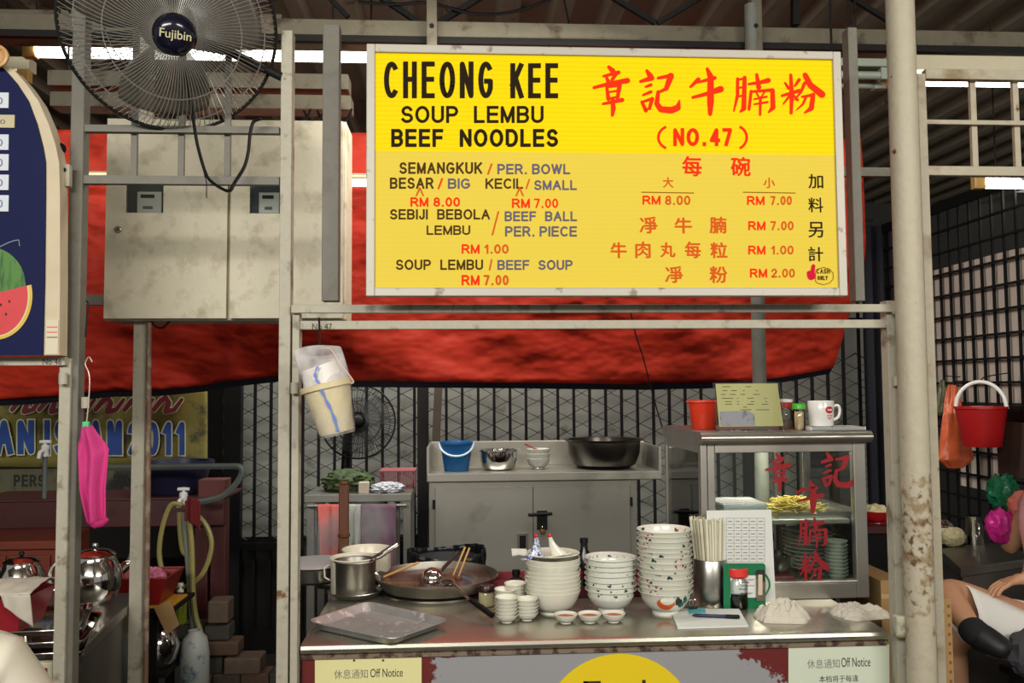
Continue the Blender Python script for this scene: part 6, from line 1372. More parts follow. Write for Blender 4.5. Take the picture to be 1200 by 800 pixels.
obj('lettering', sans(MB(), 'PERS', 16, 556, 52, 570, NYb - .003, 2.6), ink, bn2, smooth=False); obj('lettering', sans(MB(), 'RIM', 133, 556, 156, 570, NYb - .003, 2.6), ink, bn2, smooth=False)
# maroon beam table of the stall behind
MYb = 3.95; mtb = thing('maroon_bench', 'maroon painted wooden bench frame behind the left posts', 'bench', (P(120, 600, MYb).x, MYb, 0))
obj('front_rail', MB().box(P(-40, 600, MYb).x, P(262, 600, MYb).x, MYb, MYb + .04, P(120, 618, MYb).z, P(120, 587, MYb).z), maroon, mtb, smooth=False, bevel=.004)
obj('top_board', MB().box(P(-40, 600, MYb).x, P(262, 600, MYb).x, MYb, MYb + .35, P(120, 586.5, MYb).z, P(120, 584, MYb).z), maroon, mtb, smooth=False)
obj('leg', MB().box(P(243, 650, MYb).x, P(261, 650, MYb).x, MYb + .042, MYb + .11, 0, P(120, 587, MYb).z), maroon, mtb, smooth=False, bevel=.004)
obj('leg', MB().box(P(224, 650, MYb).x, P(240, 650, MYb).x, MYb + .042, MYb + .11, 0, P(120, 587, MYb).z), maroon, mtb, smooth=False, bevel=.004)
obj('end_block', MB().box(P(232, 570, MYb).x, P(264, 570, MYb).x, MYb, MYb + .10, P(240, 583.5, MYb).z, P(240, 562, MYb).z), mat('old_red_wood', (96, 48, 44), .7, n1=(14, (140, 110, 100), .66, .08)), mtb, smooth=False, bevel=.004)
zb_ = P(120, 584, MYb).z; c = Vector((P(213, 560, MYb + .16).x - .02, MYb + .16, zb_ + .001)); t = thing('navy_tub', 'wide dark navy plastic tub on the maroon bench', 'tub', c)
obj('tub_body', MB().lathe([(0, 0), (.11, 0), (.12, .01), (.150, .135), (.165, .138), (.165, .150), (.148, .150), (.115, .014), (0, .008)], c, 44), mat('navy_plastic', (30, 32, 56), .4), t)
wire('water_pipe', [(100, 548), (180, 547), (262, 546), (281, 547), (283, 556), (272, 572), (256, 583), (230, 588)], 3.80, .014, 'grey water pipe bending round to the white tap', 'pipe', mat('pipe_grey', (84, 92, 88), .5))
def tap(px, py, Y, label, pipe_h=.04):
    c = P(px, py, Y); t = thing('water_tap', label, 'tap', c, 'white plastic water taps'); wpm = mat('tap_white', (226, 226, 222), .35)
    obj('body', MB().lathe([(.0, -.03), (.013, -.03), (.016, -.02), (.014, .0), (.018, .008), (.016, .022), (.008, .026), (0, .027)], c, 20), wpm, t)
    obj('handle', MB().tube([c + Vector((-.024, 0, .036)), c + Vector((0, 0, .037)), c + Vector((.024, 0, .036))], [.007, .008, .007], 10), wpm, t); obj('stem', MB().tube([c + Vector((0, 0, .024)), c + Vector((0, 0, .036))], .005, 8), wpm, t)
    obj('spout', MB().tube(smoothpts([c + Vector((0, -.01, -.005)), c + Vector((-.005, -.035, -.008)), c + Vector((-.008, -.04, -.035))], 4), .009, 10), wpm, t)
    return t
tap(215, 583, 3.72, 'white plastic tap holding the looped hoses'); t2_ = tap(53, 527, 3.98, 'white plastic tap in front of the blue letters of the banner'); c_ = P(53, 527, 3.98)
obj('riser', MB().tube([c_ + Vector((0, 0, -.03)), (c_.x, c_.y, P(120, 584, MYb).z + .001)], .010, 10), mat('pipe_grey', (84, 92, 88), .5), t2_)
obj_h = mat('hose_yellow', (150, 142, 84), .4)
wire('garden_hose', [(214, 592), (203, 590), (196, 600), (189, 625), (187, 650), (192, 672), (204, 685), (219, 686), (236, 674), (245, 655), (248, 635), (243, 618), (234, 606), (226, 600), (220, 598)], 3.66, .0105, 'yellow-green hose looped wide from the white tap', 'hose', obj_h)
wire('garden_hose', [(219, 592), (222, 610), (225, 643), (226, 690), (229, 720), (235, 740), (239, 754)], 3.62, .0115, 'long yellow-green hose running down into the white jug', 'hose', obj_h)
wire('garden_hose', [(215, 600), (217, 625), (220, 657), (223, 700), (226, 735)], 3.64, .0105, 'grey hose hanging straight down beside the yellow hoses', 'hose', mat('hose_grey', (124, 128, 118), .4))
wire('garden_hose', [(210, 600), (211, 625), (214, 645), (219, 650)], 3.68, .009, 'short dark yellow hose end hanging behind the grey hose', 'hose', obj_h)
def rag(u, v): p = P(217 + 19 * u, 588 + 36 * v * (.6 + .4 * u), 3.58); return Vector((p.x, 3.58 - .03 * math.sin(u * 3.1) - .01 * math.sin(u * 14), p.z + .02 * math.sin(u * 3.14)))
solo('red_rag', MB().sheet(16, 12, rag), mat('rag_red', (108, 26, 28), .85, bump=(120, .4)), 'red rag draped over the white tap and hoses', 'cloth', solid=.004)
# jug, soap bottle, basket, pot, bricks
JY = 3.45; c = Vector((P(228, 780, JY).x, JY, 0)); zt_ = P(228, 738, JY).z; t = thing('white_jug', 'grimy white plastic jug on the ground receiving the hoses', 'jug', c)
obj('jug_body', MB().lathe([(0, 0), (.050, 0), (.055, .02), (.055, zt_ - .09), (.046, zt_ - .03), (.028, zt_ - .01), (.026, zt_), (.02, zt_), (.02, zt_ - .02)], c, 28), mat('grimy_white', (158, 162, 156), .5, n1=(12, (70, 96, 110), .56, .1)), t)
c = Vector((P(211, 715, 3.55).x, 3.55, P(211, 731, 3.55).z)); t = thing('soap_bottle', 'bottle of yellow-green dish soap with a white pump, beside the hoses', 'bottle', c)
obj('bottle_body', MB().lathe([(0, 0), (.022, 0), (.026, .005), (.026, .085), (.012, .11), (.012, .118), (0, .118)], c, 22), mat('soap_green', (112, 124, 30), .15, coat=.5), t); obj('pump', MB().lathe([(0, .119), (.013, .119), (.013, .135), (.006, .138), (.006, .15), (.012, .152), (.011, .162), (0, .164)], c, 16), white_pl, t)
brm = [mat('brick_%d' % k, cc_, .85, vari=(20, tuple(int(v * .7) for v in cc_)), bump=(40, .8)) for k, cc_ in enumerate(((96, 84, 70), (110, 84, 66), (82, 78, 70), (120, 100, 84)))]
def brick(x0, y0, x1, y1, Y, d, k, label, rz=0):
    a = P(x0, (y0 + y1) / 2, Y); b = P(x1, (y0 + y1) / 2, Y); z1 = P((x0 + x1) / 2, y0, Y).z; z0 = P((x0 + x1) / 2, y1, Y).z; q = MB(); q.box(a.x, b.x, Y, Y + d, z0 + .001, z1 - .001)
    return solo('old_brick', q, brm[k % 4], label, 'brick', 'old bricks piled beside the hoses', smooth=False, bevel=.007)
ly = [0, 790, 770, 751, 733, 705]
zbase = P(260, 791, 3.6).z; rowh = zbase
brick(262, 771, 305, 791, 3.60, .11, 3, 'long brick sticking out at the lower right of the brick pile')
brick(222, 771, 260, 791, 3.62, .11, 2, 'dark brick at the lower left of the brick pile, behind the jug')
brick(241, 752, 279, 769, 3.61, .10, 1, 'reddish brick in the middle course of the brick pile')
brick(205, 752, 239, 769, 3.63, .10, 0, 'brick in the middle course hidden behind the white jug')
brick(239, 733, 268, 751, 3.62, .10, 2, 'grey brick in the second course from the top of the pile')
brick(204, 732, 237, 751, 3.64, .10, 2, 'grey brick under the soap bottle')
brick(243, 704, 267, 731, 3.61, .10, 3, 'upright square block on top of the brick pile')
nrow = 4; hh = zbase / nrow
for r in range(nrow):
    for k in range(4):
        xa = P(205, 790, 3.6).x + k * .115 + (.03 if r % 2 else 0); q = MB(); q.box(xa, xa + .112, 3.605, 3.71, r * hh + .001, (r + 1) * hh - .001)
        solo('old_brick', q, brm[(r + k) % 4], 'weathered brick in the lower courses of the pile near the ground', 'brick', 'lower courses of the brick pile', smooth=False, bevel=.006)
RYb = 3.28; c = P(172, 705, RYb)
sh = thing('side_shelf', 'dark low wooden stand holding the red basket behind the steel counter', 'stand', (c.x, RYb, 0)); zsf = P(175, 712, RYb).z
xa, xb = P(128, 705, RYb).x, P(205, 705, RYb).x
obj('stand_top', MB().box(xa, xb, RYb - .02, RYb + .24, zsf - .015, zsf), dark_m, sh, smooth=False)
for x in (xa + .03, xb - .08):
    for y in (RYb + .02, RYb + .20): obj('leg', MB().box(x - .014, x + .014, y - .014, y + .014, 0, zsf - .016), dark_m, sh, smooth=False)
zlow = P(185, 790, RYb).z; obj('lower_board', MB().box(xa, xb - .03, RYb, RYb + .22, zlow - .014, zlow), dark_m, sh, smooth=False)
rb = thing('red_basket', 'red plastic basket holding pink cloths, left of the hoses', 'basket', (c.x, RYb + .1, zsf))
q = MB(); xi0, xi1 = P(126, 700, RYb).x, P(186, 700, RYb).x; xo0, xo1 = P(120, 670, RYb).x, P(197, 668, RYb).x; zi, zo = zsf + .012, P(170, 677, RYb).z
vi = [(xi0, RYb, zi), (xi1, RYb, zi), (xi1, RYb + .16, zi), (xi0, RYb + .16, zi)]; vo = [(xo0, RYb - .02, zo), (xo1, RYb - .02, zo), (xo1, RYb + .18, zo), (xo0, RYb + .18, zo)]
q.add(vi + vo, [(0, 1, 2, 3)] + [(i, (i + 1) % 4, 4 + (i + 1) % 4, 4 + i) for i in range(4)]); obj('basket_body', q, mat('basket_red', (132, 28, 26), .4), rb, smooth=False, solid=.004)
obj('basket_rim', MB().tube([Vector(v) for v in vo], .005, 6, closed=True), mat('basket_red', (0, 0, 0)), rb)
blob('pink_gloves', 'pink cloths lying in the red basket', 'cloth', 158, 664, 196, 690, RYb + .07, mat('soft_pink', (206, 120, 150), .8), 4.4, .9, .4, 3)
t = thing('yellow_tray', 'yellow plastic tray under the red basket', 'tray', (c.x, RYb + .07, zsf))
obj('tray_body', MB().box(P(150, 705, RYb).x, P(203, 705, RYb).x, RYb - .015, RYb + .17, zsf + .0005, zsf + .010), mat('tray_yellow', (206, 150, 40), .5), t, smooth=False, bevel=.003)
q = MB(); q.prism([(P(x, y, RYb - .03).x, P(x, y, RYb - .03).z) for x, y in ((181, 712), (200, 702), (210, 732), (196, 743))], RYb - .036, RYb - .030); solo('cardboard_flap', q, cardboard, 'brown cardboard flap hanging below the yellow tray', 'cardboard', smooth=False)
c = Vector((P(180, 750, RYb + .06).x, RYb + .09, zlow + .0005)); t = thing('round_pot', 'round polished steel pot under the red basket', 'pot', c)
obj('pot_body', MB().lathe([(0, 0), (.05, 0), (.075, .03), (.085, .08), (.07, .13), (.05, .15), (.052, .158), (0, .165)], c, 32), chrome, t); obj('pot_knob', MB().ball(c + Vector((0, 0, .172)), .010, 12, 8), black_m, t)
# wooden cabinet behind the teapots
WY = 3.5; wcab = thing('wooden_cabinet', 'reddish brown wooden cabinet behind the teapots at far left', 'cabinet', (P(10, 700, WY).x, WY, 0))
wz = P(30, 633, WY).z; xa, xb = P(-80, 650, WY).x, P(66, 650, WY).x; rw = mat('red_wood', (124, 50, 28), .5, vari=(9, (92, 34, 20)), stretch=(1, 1, 8))
obj('carcass', MB().box(xa, xb, WY, WY + .3, 0, wz), rw, wcab, smooth=False, bevel=.004); obj('top_moulding', MB().box(xa, xb + .01, WY - .02, WY - .001, P(30, 643, WY).z, wz), rw, wcab, smooth=False, bevel=.004)
for x0, x1 in ((-70, 8), (12, 60)): obj('drawer', MB().box(P(x0, 660, WY).x, P(x1, 660, WY).x, WY - .014, WY - .001, P(30, 690, WY).z, P(30, 650, WY).z), rw, wcab, smooth=False, bevel=.004)
# ================================================================ LEFT STEEL COUNTER
LZ = .80; fr_, bk_ = PZ(99, 757, LZ), PZ(166, 694, LZ); fr_.y = max(fr_.y, FY + .05)
lct = thing('side_counter', 'steel side counter with teapots and trays at the left edge', 'counter', (-1.5, 2.65, 0))
q = MB(); pl_ = [(-2.1, fr_.y), (fr_.x, fr_.y), (bk_.x, bk_.y), (-2.1, bk_.y)]
q.add([(x, y, LZ - .03) for x, y in pl_] + [(x, y, LZ) for x, y in pl_], [(0, 1, 2, 3), (4, 5, 6, 7)] + [(i, (i + 1) % 4, 4 + (i + 1) % 4, 4 + i) for i in range(4)]); obj('counter_top', q, steel, lct, smooth=False, bevel=.004)
q = MB(); pl2 = [(-2.1, fr_.y + .01), (fr_.x - .008, fr_.y + .01), (bk_.x - .008, bk_.y - .01), (-2.1, bk_.y - .01)]
q.add([(x, y, .05) for x, y in pl2] + [(x, y, LZ - .031) for x, y in pl2], [(0, 1, 2, 3), (4, 5, 6, 7)] + [(i, (i + 1) % 4, 4 + (i + 1) % 4, 4 + i) for i in range(4)]); obj('counter_body', q, mat('dark_wavy_steel', (140, 136, 128), .3, .9, vari=(3, (70, 66, 62)), bump=(4, .3)), lct, smooth=False)
def teapot(px, py, r, hk, label, hand=1):
    c = on(px, py, LZ, r * .75); t = thing('steel_teapot', label, 'teapot', c, 'polished steel teapots on the side counter')
    obj('pot_body', MB().lathe([(0, 0), (r * .62, 0), (r * .82, r * .18), (r * 1.0, r * .75), (r * .96, r * 1.2), (r * .78, r * 1.55), (r * .74, r * 1.62), (r * .72, r * 1.75), (r * .70, r * 1.75), (0, r * 1.72)], c, 40), chrome, t)
    obj('lid', MB().lathe([(r * .76, r * 1.76), (r * .77, r * 1.80), (r * .5, r * 1.95), (r * .12, r * 2.02), (0, r * 2.02)], c, 32), chrome, t); obj('knob', MB().lathe([(0, r * 2.02), (r * .06, r * 2.03), (r * .12, r * 2.12), (r * .10, r * 2.22), (0, r * 2.25)], c, 16), black_m if hk else chrome, t)
    obj('handle', MB().tube(smoothpts([c + Vector(p) for p in ((-r * .8, 0, r * 1.45), (-r * 1.35, 0, r * 1.55), (-r * 1.62, 0, r * 1.1), (-r * 1.5, 0, r * .5), (-r * .95, 0, r * .35))], 5), r * .075, 10), chrome, t)
    if hand: obj('spout', MB().tube(smoothpts([c + Vector(p) for p in ((r * .55, r * .75, r * .9), (r * .8, r * 1.1, r * 1.2), (r * .9, r * 1.3, r * 1.6))], 4), [r * .2] * 5 + [r * .12] * 4, 12), chrome, t)
    return t
teapot(110, 711, .088, False, 'large polished steel teapot standing just right of the cream posts'); teapot(24, 709, .074, True, 'smaller polished steel teapot with a black knob at the left edge', 0)
for (q4, dz, lb) in (([(19, 712), (110, 706), (99, 737), (-4, 741)], .058, 'topmost of the steel trays stacked on the side counter'), ([(28, 717), (122, 716), (99, 751), (-8, 755)], .036, 'middle steel tray of the stack on the side counter'), ([(24, 735), (110, 733), (98, 764), (-12, 768)], .014, 'lowest steel tray of the stack on the side counter')):
    c = PZ(60, 730, LZ + dz); t = thing('serving_tray', lb, 'tray', (c.x, c.y, LZ + dz - .018), 'steel trays stacked on the side counter')
    tray_from(q4, LZ + dz, chrome, t, .86, zb=LZ + dz - .0165)
c = PZ(5, 728, LZ + .045); t = thing('red_plastic_basket', 'red basket lined with a white cloth on the trays at the left edge', 'basket', (c.x, c.y, LZ + .045))
x0, x1 = P(-70, 720, 2.42).x, P(20, 720, 2.42).x; xt = P(32, 700, 2.42).x; zl, zh2 = P(0, 741, 2.42).z, P(0, 700, 2.42).z
q = MB(); q.add([(x0, 2.42, zl), (x1, 2.42, zl), (x1, 2.56, zl), (x0, 2.56, zl), (x0 - .02, 2.40, zh2), (xt, 2.40, zh2), (xt, 2.58, zh2), (x0 - .02, 2.58, zh2)], [(0, 1, 2, 3)] + [(i, (i + 1) % 4, 4 + (i + 1) % 4, 4 + i) for i in range(4)]); obj('basket_body', q, mat('basket_dark_red', (150, 34, 44), .4), t, smooth=False, solid=.004)
def lc_(u, v): 
    x = x0 + (xt + .02 - x0) * u; return Vector((x, 2.385 + .20 * v + .004 * math.sin(u * 20), zh2 + .012 + .020 * math.sin(v * 3.14) + .006 * noise.noise(Vector((u * 6, v * 6, 1)))))
obj('cloth_liner', MB().sheet(30, 16, lc_), cloth_w, t, solid=.003)
def lc2(u, v): x = xt - .05 + .075 * u; return Vector((x + .01 * v, 2.382 + .002 * math.sin(u * 9), zh2 + .014 - v * .085 * (.35 + .65 * u)))
obj('cloth_corner', MB().sheet(10, 12, lc2), cloth_w, t, solid=.003)
c = P(48, 800, FY + .07); t = thing('cream_box', 'small cream framed box low beside the left cream posts', 'box', (c.x, FY + .02, c.z - .1))
obj('box_frame', pbar(MB(), 35, 776, 61, 850, FY + .020, .02), mat('box_cream', (196, 190, 160), .6), t, smooth=False, bevel=.004); obj('box_panel', pbar(MB(), 42, 783, 54, 840, FY + .016, .003), mat('box_red', (120, 28, 28), .5), t, smooth=False)
# ================================================================ RIGHT SIDE
def rp_(px, py, X): return PX(px, py, X)
RZ = .78; A1, A2, A3, A4 = PZ(1126, 666, RZ), PZ(1230, 652, RZ), PZ(1190, 634, RZ), PZ(1100, 643, RZ)
for p_ in (A1, A2, A3, A4): p_.x = min(p_.x, 2.44)
rt_ = thing('right_steel_table', 'steel table with tumbler and bags behind the seated person', 'table', ((A1.x + A3.x) / 2, (A1.y + A3.y) / 2, 0))
def slab(pts, z0, z1): q = MB(); q.add([(p.x, p.y, z0) for p in pts] + [(p.x, p.y, z1) for p in pts], [(0, 1, 2, 3), (4, 5, 6, 7)] + [(i, (i + 1) % 4, 4 + (i + 1) % 4, 4 + i) for i in range(4)]); return q
obj('table_top', slab((A1, A2, A3, A4), RZ - .035, RZ), steel_d, rt_, smooth=False, bevel=.003)
ctr = (A1 + A2 + A3 + A4) / 4; ins = [ctr + (p - ctr) * .94 for p in (A1, A2, A3, A4)]
obj('table_body', slab(ins, .06, RZ - .036), mat('brown_steel', (120, 112, 104), .45, .7, vari=(3, (90, 84, 78))), rt_, smooth=False)
def onr(px, py): return PZ(px, py, RZ)
c = onr(1116, 640); c = Vector((c.x, c.y + .09, RZ + .0005)); t = thing('food_bowl', 'white bowl of food with a steel lid on the right table', 'bowl', c)
obj('bowl', MB().lathe(bowl_prof(.055, .03, .075, .01), c, 32), china, t); obj('steel_lid', MB().lathe([(.050, .080), (.050, .085), (.03, .105), (0, .112)], c, 28), chrome, t)
c0 = onr(1117, 640); blob('food_bag', 'clear bag of yellow food in front of the white bowl on the right table', 'bag', 1104, 617, 1131, 641, c0.y + .015, mat('yellow_food', (214, 200, 130), .5, vari=(14, (210, 204, 180))), 6.6, .8, .25, 2.5)
c = onr(1142, 639); c.y += .035; c = Vector((P(1142, 630, c.y).x, c.y, RZ + .0005)); t = thing('steel_tumbler', 'tall steel mug on the right table', 'mug', c)
obj('mug_body', MB().lathe([(0, 0), (.037, 0), (.038, .003), (.036, .125), (.038, .128), (.035, .128), (.034, .006), (0, .004)], c, 32), chrome, t); obj('handle', MB().tube(smoothpts([c + Vector(p) for p in ((-.010, -.036, .10), (-.016, -.062, .095), (-.018, -.066, .05), (-.010, -.038, .03))], 4), .004, 8), chrome, t)
pinkm = film_mat('magenta_film', (206, 40, 140), .85, .3)
yb_ = min(c.y + .02, 3.40)
blob('magenta_bag', 'magenta plastic bag beside the steel mug', 'bag', 1155, 594, 1190, 637, yb_, pinkm, 1.5, .8, .35, 1.7)
blob('green_plastic_bag', 'green plastic bag standing behind the magenta bag', 'bag', 1156, 553, 1194, 598, yb_ + .09, film_mat('green_film', (30, 120, 80), .75, .3), 9.5, .8, .5, 1.8)
blob('salmon_bag', 'salmon pink bag at the right edge above the elbow', 'bag', 1181, 574, 1222, 612, yb_ + .03, mat('salmon_plastic', (226, 122, 108), .5), 3.5, .8, .25, 2)
# hanging red bucket and bags on the grille
Xb = 2.33; cb = PX(1151, 520, Xb); c = Vector((Xb, cb.y, PX(1151, 523, Xb).z)); t = thing('red_bucket', 'red plastic bucket hanging by a white handle on the right grille', 'bucket', c)
Hh = PX(1151, 476, Xb).z - c.z
obj('bucket_body', MB().lathe(pail_prof(.078, .105, Hh, .005), c, 40), red_pl, t)
obj('handle', MB().tube(smoothpts([c + Vector((-.100 * math.cos(a) * .75, .07 * math.cos(a), Hh - .01 + .12 * math.sin(a))) for a in [math.pi * k / 8 for k in range(9)]], 3), .0085, 8), white_pl, t)
obj('hook', MB().tube(smoothpts([c + Vector((0, 0, Hh + .10)), c + Vector((.02, 0, Hh + .13)), (XW - .03, c.y, c.z + Hh + .15)], 3), .003, 6), dark_m, t)
def hangbag(name, label, x0, x1, yt, yb, X, m, seed):
    cc = PX((x0 + x1) / 2, yb, X); w_ = abs(PX(x1, yb, X).y - PX(x0, yb, X).y); w2 = (x1 - x0) / 2 * cc.y / 1000 * 1.1; zt = PX((x0 + x1) / 2, yt, X).z; H = zt - cc.z
    def f(u, v):
        a = u * 2 * math.pi; r = w2 * (.10 + .95 * min(1, (v * 1.15)) ** .8) * (1 - max(0, v - .9) * 6) + .014 * noise.noise(Vector((math.cos(a) * 2.5, math.sin(a) * 2.5, v * 3 + seed))) + .006 * math.sin(a * 9 + v * 5) * (1 - v)
        r = max(r, .004); return Vector((X + r * math.cos(a), cc.y + .5 * r * math.sin(a), zt - H * v + .0))
    t = thing(name, label, 'bag', cc); obj('bag_body', MB().sheet(44, 30, f), m, t); tp_ = Vector((X, cc.y, zt))
    obj('hook', MB().tube([tp_ + Vector((0, 0, -.01)), tp_ + Vector((.01, 0, .02)), (XW - .006, cc.y, zt + .015)], .003, 6), dark_m, t); return t
hangbag('orange_bag', 'orange plastic bag hanging left of the red bucket', 1101, 1138, 451, 548, 2.36, film_mat('orange_film', (232, 110, 66), .85, .3), 1.0)
hangbag('clear_green_bag', 'small clear bag with greens hanging beside the round pole', 1098, 1113, 445, 487, 2.40, film_mat('greenish_film', (120, 124, 92), .7, .3), 4.0)
solo('brown_board', MB().box(XW - .06, XW - .035, 3.30, 3.78, PX(1190, 556, XW).z, PX(1190, 494, XW).z), mat('brown_board', (70, 46, 36), .7, vari=(6, (48, 32, 26))), 'dark brown board leaning on the grille at the right edge', 'board', smooth=False)
struct('panel', MB().box(XW + .012, XW + .03, 3.86, 4.2, 1.0, 1.26), board_m, wallr, smooth=False)
# far table with red bowl seen between the glass case and the pole
FT = 3.75; zf = P(1030, 617, FT).z; t = thing('far_table', 'dark table behind the glass case at its right side', 'table', (P(1045, 650, FT).x, FT + .1, 0))
obj('table_top', MB().box(P(1012, 617, FT).x, P(1078, 617, FT).x, FT, FT + .3, zf - .03, zf), maroon, t, smooth=False); obj('table_body', MB().box(P(1014, 617, FT).x, P(1076, 617, FT).x, FT + .02, FT + .28, 0, zf - .031), black_m, t, smooth=False)
c = Vector((P(1028, 610, FT + .1).x, FT + .11, zf + .0005)); t = thing('red_food_bowl', 'red bowl of yellow food on the dark table behind the case', 'bowl', c)
obj('bowl', MB().lathe(bowl_prof(.07, .04, .055, .006), c, 32), red_pl, t); obj('food', MB().ball(c + Vector((0, 0, .045)), .055, 20, 10, (1, 1, .7), .4, 4), mat('yellow_food', (0, 0, 0)), t)
# cardboard boxes
t = thing('cardboard_box', 'brown cardboard box between the glass case and the round pole', 'box', (P(1045, 700, 2.75).x, 2.75, 0))
X0_, X1_ = P(1022, 700, 2.75).x + .03, P(1062, 700, 2.75).x; ztb = P(1040, 680, 2.75).z
obj('box_body', MB().box(X0_, X1_, 2.75, 3.05, .0, ztb), cardboard, t, smooth=False, bevel=.002); obj('box_tape', MB().box(X0_, X1_, 2.7485, 2.7498, P(1040, 701, 2.75).z, P(1040, 696, 2.75).z), mat('tape', (190, 160, 112), .3), t, smooth=False)
t = thing('cardboard_strip', 'corrugated cardboard edge standing right of the round pole', 'cardboard', (P(1111, 760, 2.42).x, 2.42, 0))
obj('sheet', MB().box(P(1105, 760, 2.42).x, P(1117, 760, 2.42).x, 2.42, 2.55, 0, P(1110, 701, 2.42).z), cardboard, t, smooth=False, bevel=.002)
for k in range(9):
    zz = P(1113, 710 + k * 11, 2.42).z; obj('perforation', MB().box(P(1112, 760, 2.42).x, P(1114.5, 760, 2.42).x, 2.4185, 2.4199, zz - .004, zz + .004), mat('dark_card', (120, 90, 54), .9), t, smooth=False)
# ================================================================ PEOPLE
def hand(nodes, edges, wrist, d, up, side, s=1.0, curl=.4, key='h'):
    """adds palm and five fingers from the wrist node; d forward, up = back of the hand"""
    d = Vector(d).normalized(); up = Vector(up).normalized(); sd = d.cross(up).normalized() * side; w0 = Vector(nodes[wrist][0])
    nodes[key + 'p'] = (w0 + d * .045 * s, (.022 * s, .015 * s)); edges.append((wrist, key + 'p')); nodes[key + 'q'] = (w0 + d * .075 * s, (.026 * s, .013 * s)); edges.append((key + 'p', key + 'q'))
    for k, (o, L1) in enumerate(((.028, .070), (.010, .080), (-.008, .074), (-.025, .058))):
        b = w0 + d * .085 * s + sd * o * s; a = key + 'f%d' % k; nodes[a + '0'] = (b, .0085 * s); edges.append((key + 'q', a + '0'))
        p1 = b + (d * math.cos(curl * .6) - up * math.sin(curl * .6)) * L1 * .5 * s; nodes[a + '1'] = (p1, .0078 * s); edges.append((a + '0', a + '1'))
        p2 = p1 + (d * math.cos(curl * 1.8) - up * math.sin(curl * 1.8)) * L1 * .5 * s; nodes[a + '2'] = (p2, .0065 * s); edges.append((a + '1', a + '2'))
    b = w0 + d * .03 * s + sd * .028 * s; nodes[key + 't0'] = (b, .011 * s); edges.append((key + 'p', key + 't0')); nodes[key + 't1'] = (b + (d * .7 + sd * .6 - up * .2).normalized() * .035 * s, .009 * s); edges.append((key + 't0', key + 't1')); nodes[key + 't2'] = (b + (d * .9 + sd * .45 - up * .3).normalized() * .062 * s, .0075 * s); edges.append((key + 't1', key + 't2'))
# seated person at the right edge
pel = P(1250, 742, 3.12); K1 = P(1104, 690, 3.00); AN = P(1142, 741, 2.80); TO = P(1180, 762, 2.74)
pr1 = thing('person', 'seated person in white shorts and black shoes, one ankle crossed on the knee, right edge', 'person', (pel.x, pel.y, 0))
che = pel + Vector((.04, .02, .40)); nk = che + Vector((-.01, 0, .14)); hd = nk + Vector((-.02, -.01, .12))
sL = che + Vector((-.03, -.17, .06)); sR = che + Vector((.0, .17, .06)); elR = P(1178, 645, 3.42); wrR = P(1222, 600, 3.36); elL = pel + Vector((.06, -.22, .16)); wrL = P(1206, 676, 2.95)
N_ = {'pel': (pel, (.13, .10)), 'wai': (pel + Vector((.02, .01, .2)), (.12, .09)), 'che': (che, (.14, .10)), 'nk': (nk, .055), 'hd0': (hd, .085), 'hd1': (hd + Vector((-.01, 0, .10)), .08),
      'sL': (sL, .055), 'elL': (elL, .042), 'wrL': (wrL, .026), 'sR': (sR, .055), 'elR': (elR, .040), 'wrR': (wrR, .026),
      'hL': (pel + Vector((-.04, -.09, -.01)), .085), 'kL': (K1, .058), 'cL': (K1.lerp(AN, .35), .052), 'aL': (AN, .034),
      'hR': (pel + Vector((-.04, .09, -.01)), .085), 'kR': (P(1116, 746, 3.18), .058), 'cR': (P(1116, 746, 3.18) + Vector((.01, .01, -.14)), .050), 'aR': (Vector((P(1116, 742, 3.18).x + .03, 3.18, .10)), .034), 'tR': (Vector((P(1116, 742, 3.18).x - .10, 3.16, .04)), .035),
      'tL': (AN + (TO - AN) * .5, .034), 'tL2': (TO, .03)}
E_ = [('pel', 'wai'), ('wai', 'che'), ('che', 'nk'), ('nk', 'hd0'), ('hd0', 'hd1'), ('che', 'sL'), ('sL', 'elL'), ('elL', 'wrL'), ('che', 'sR'), ('sR', 'elR'), ('elR', 'wrR'), ('pel', 'hL'), ('hL', 'kL'), ('kL', 'cL'), ('cL', 'aL'), ('aL', 'tL'), ('tL', 'tL2'), ('pel', 'hR'), ('hR', 'kR'), ('kR', 'cR'), ('cR', 'aR'), ('aR', 'tR')]
hand(N_, E_, 'wrR', (wrR - elR).normalized() + Vector((0, 0, .6)), (-.6, 0, .3), 1, 1, .5, 'r'); hand(N_, E_, 'wrL', (-1, .1, -.25), (0, 0, 1), 1, 1, .5, 'l')
skinned('body', N_, E_, skin, pr1)
dw = 1.24
S_ = {'pel': (pel, (.155, .125)), 'wai': (pel + Vector((.01, 0, .09)), (.145, .11)), 'hL': (pel + Vector((-.05, -.09, -.01)), .108), 'mL': (pel.lerp(K1, .45) + Vector((0, -.02, -.02)), .105), 'kL': (pel.lerp(K1, .80) + Vector((.01, 0, -.03)), .088),
      'hR': (pel + Vector((-.05, .09, -.01)), .108), 'mR': (pel.lerp(P(1116, 746, 3.18), .5), .100), 'kR': (pel.lerp(P(1116, 746, 3.18), .82), .086), 'dr': (pel.lerp(K1, .5) + Vector((.02, -.03, -.10)), (.08, .06))}
shm = mat('white_shorts', (222, 220, 214), .9, bump=(14, .35))
skinned('shorts', S_, [('pel', 'wai'), ('pel', 'hL'), ('hL', 'mL'), ('mL', 'kL'), ('pel', 'hR'), ('hR', 'mR'), ('mR', 'kR'), ('mL', 'dr')], shm, pr1)
hL_ = Vector(N_['hL'][0]); q = MB()
def leg_f(u, v):
    a = u * 2 * math.pi; c_ = hL_.lerp(K1, .02 + .84 * v) + Vector((0, 0, -.035)); r = .112 - .012 * v + .006 * math.sin(a * 5 + v * 4)
    return c_ + Vector((0, r * 1.0 * math.cos(a), r * (1.15 if math.sin(a) < 0 else .85) * math.sin(a)))
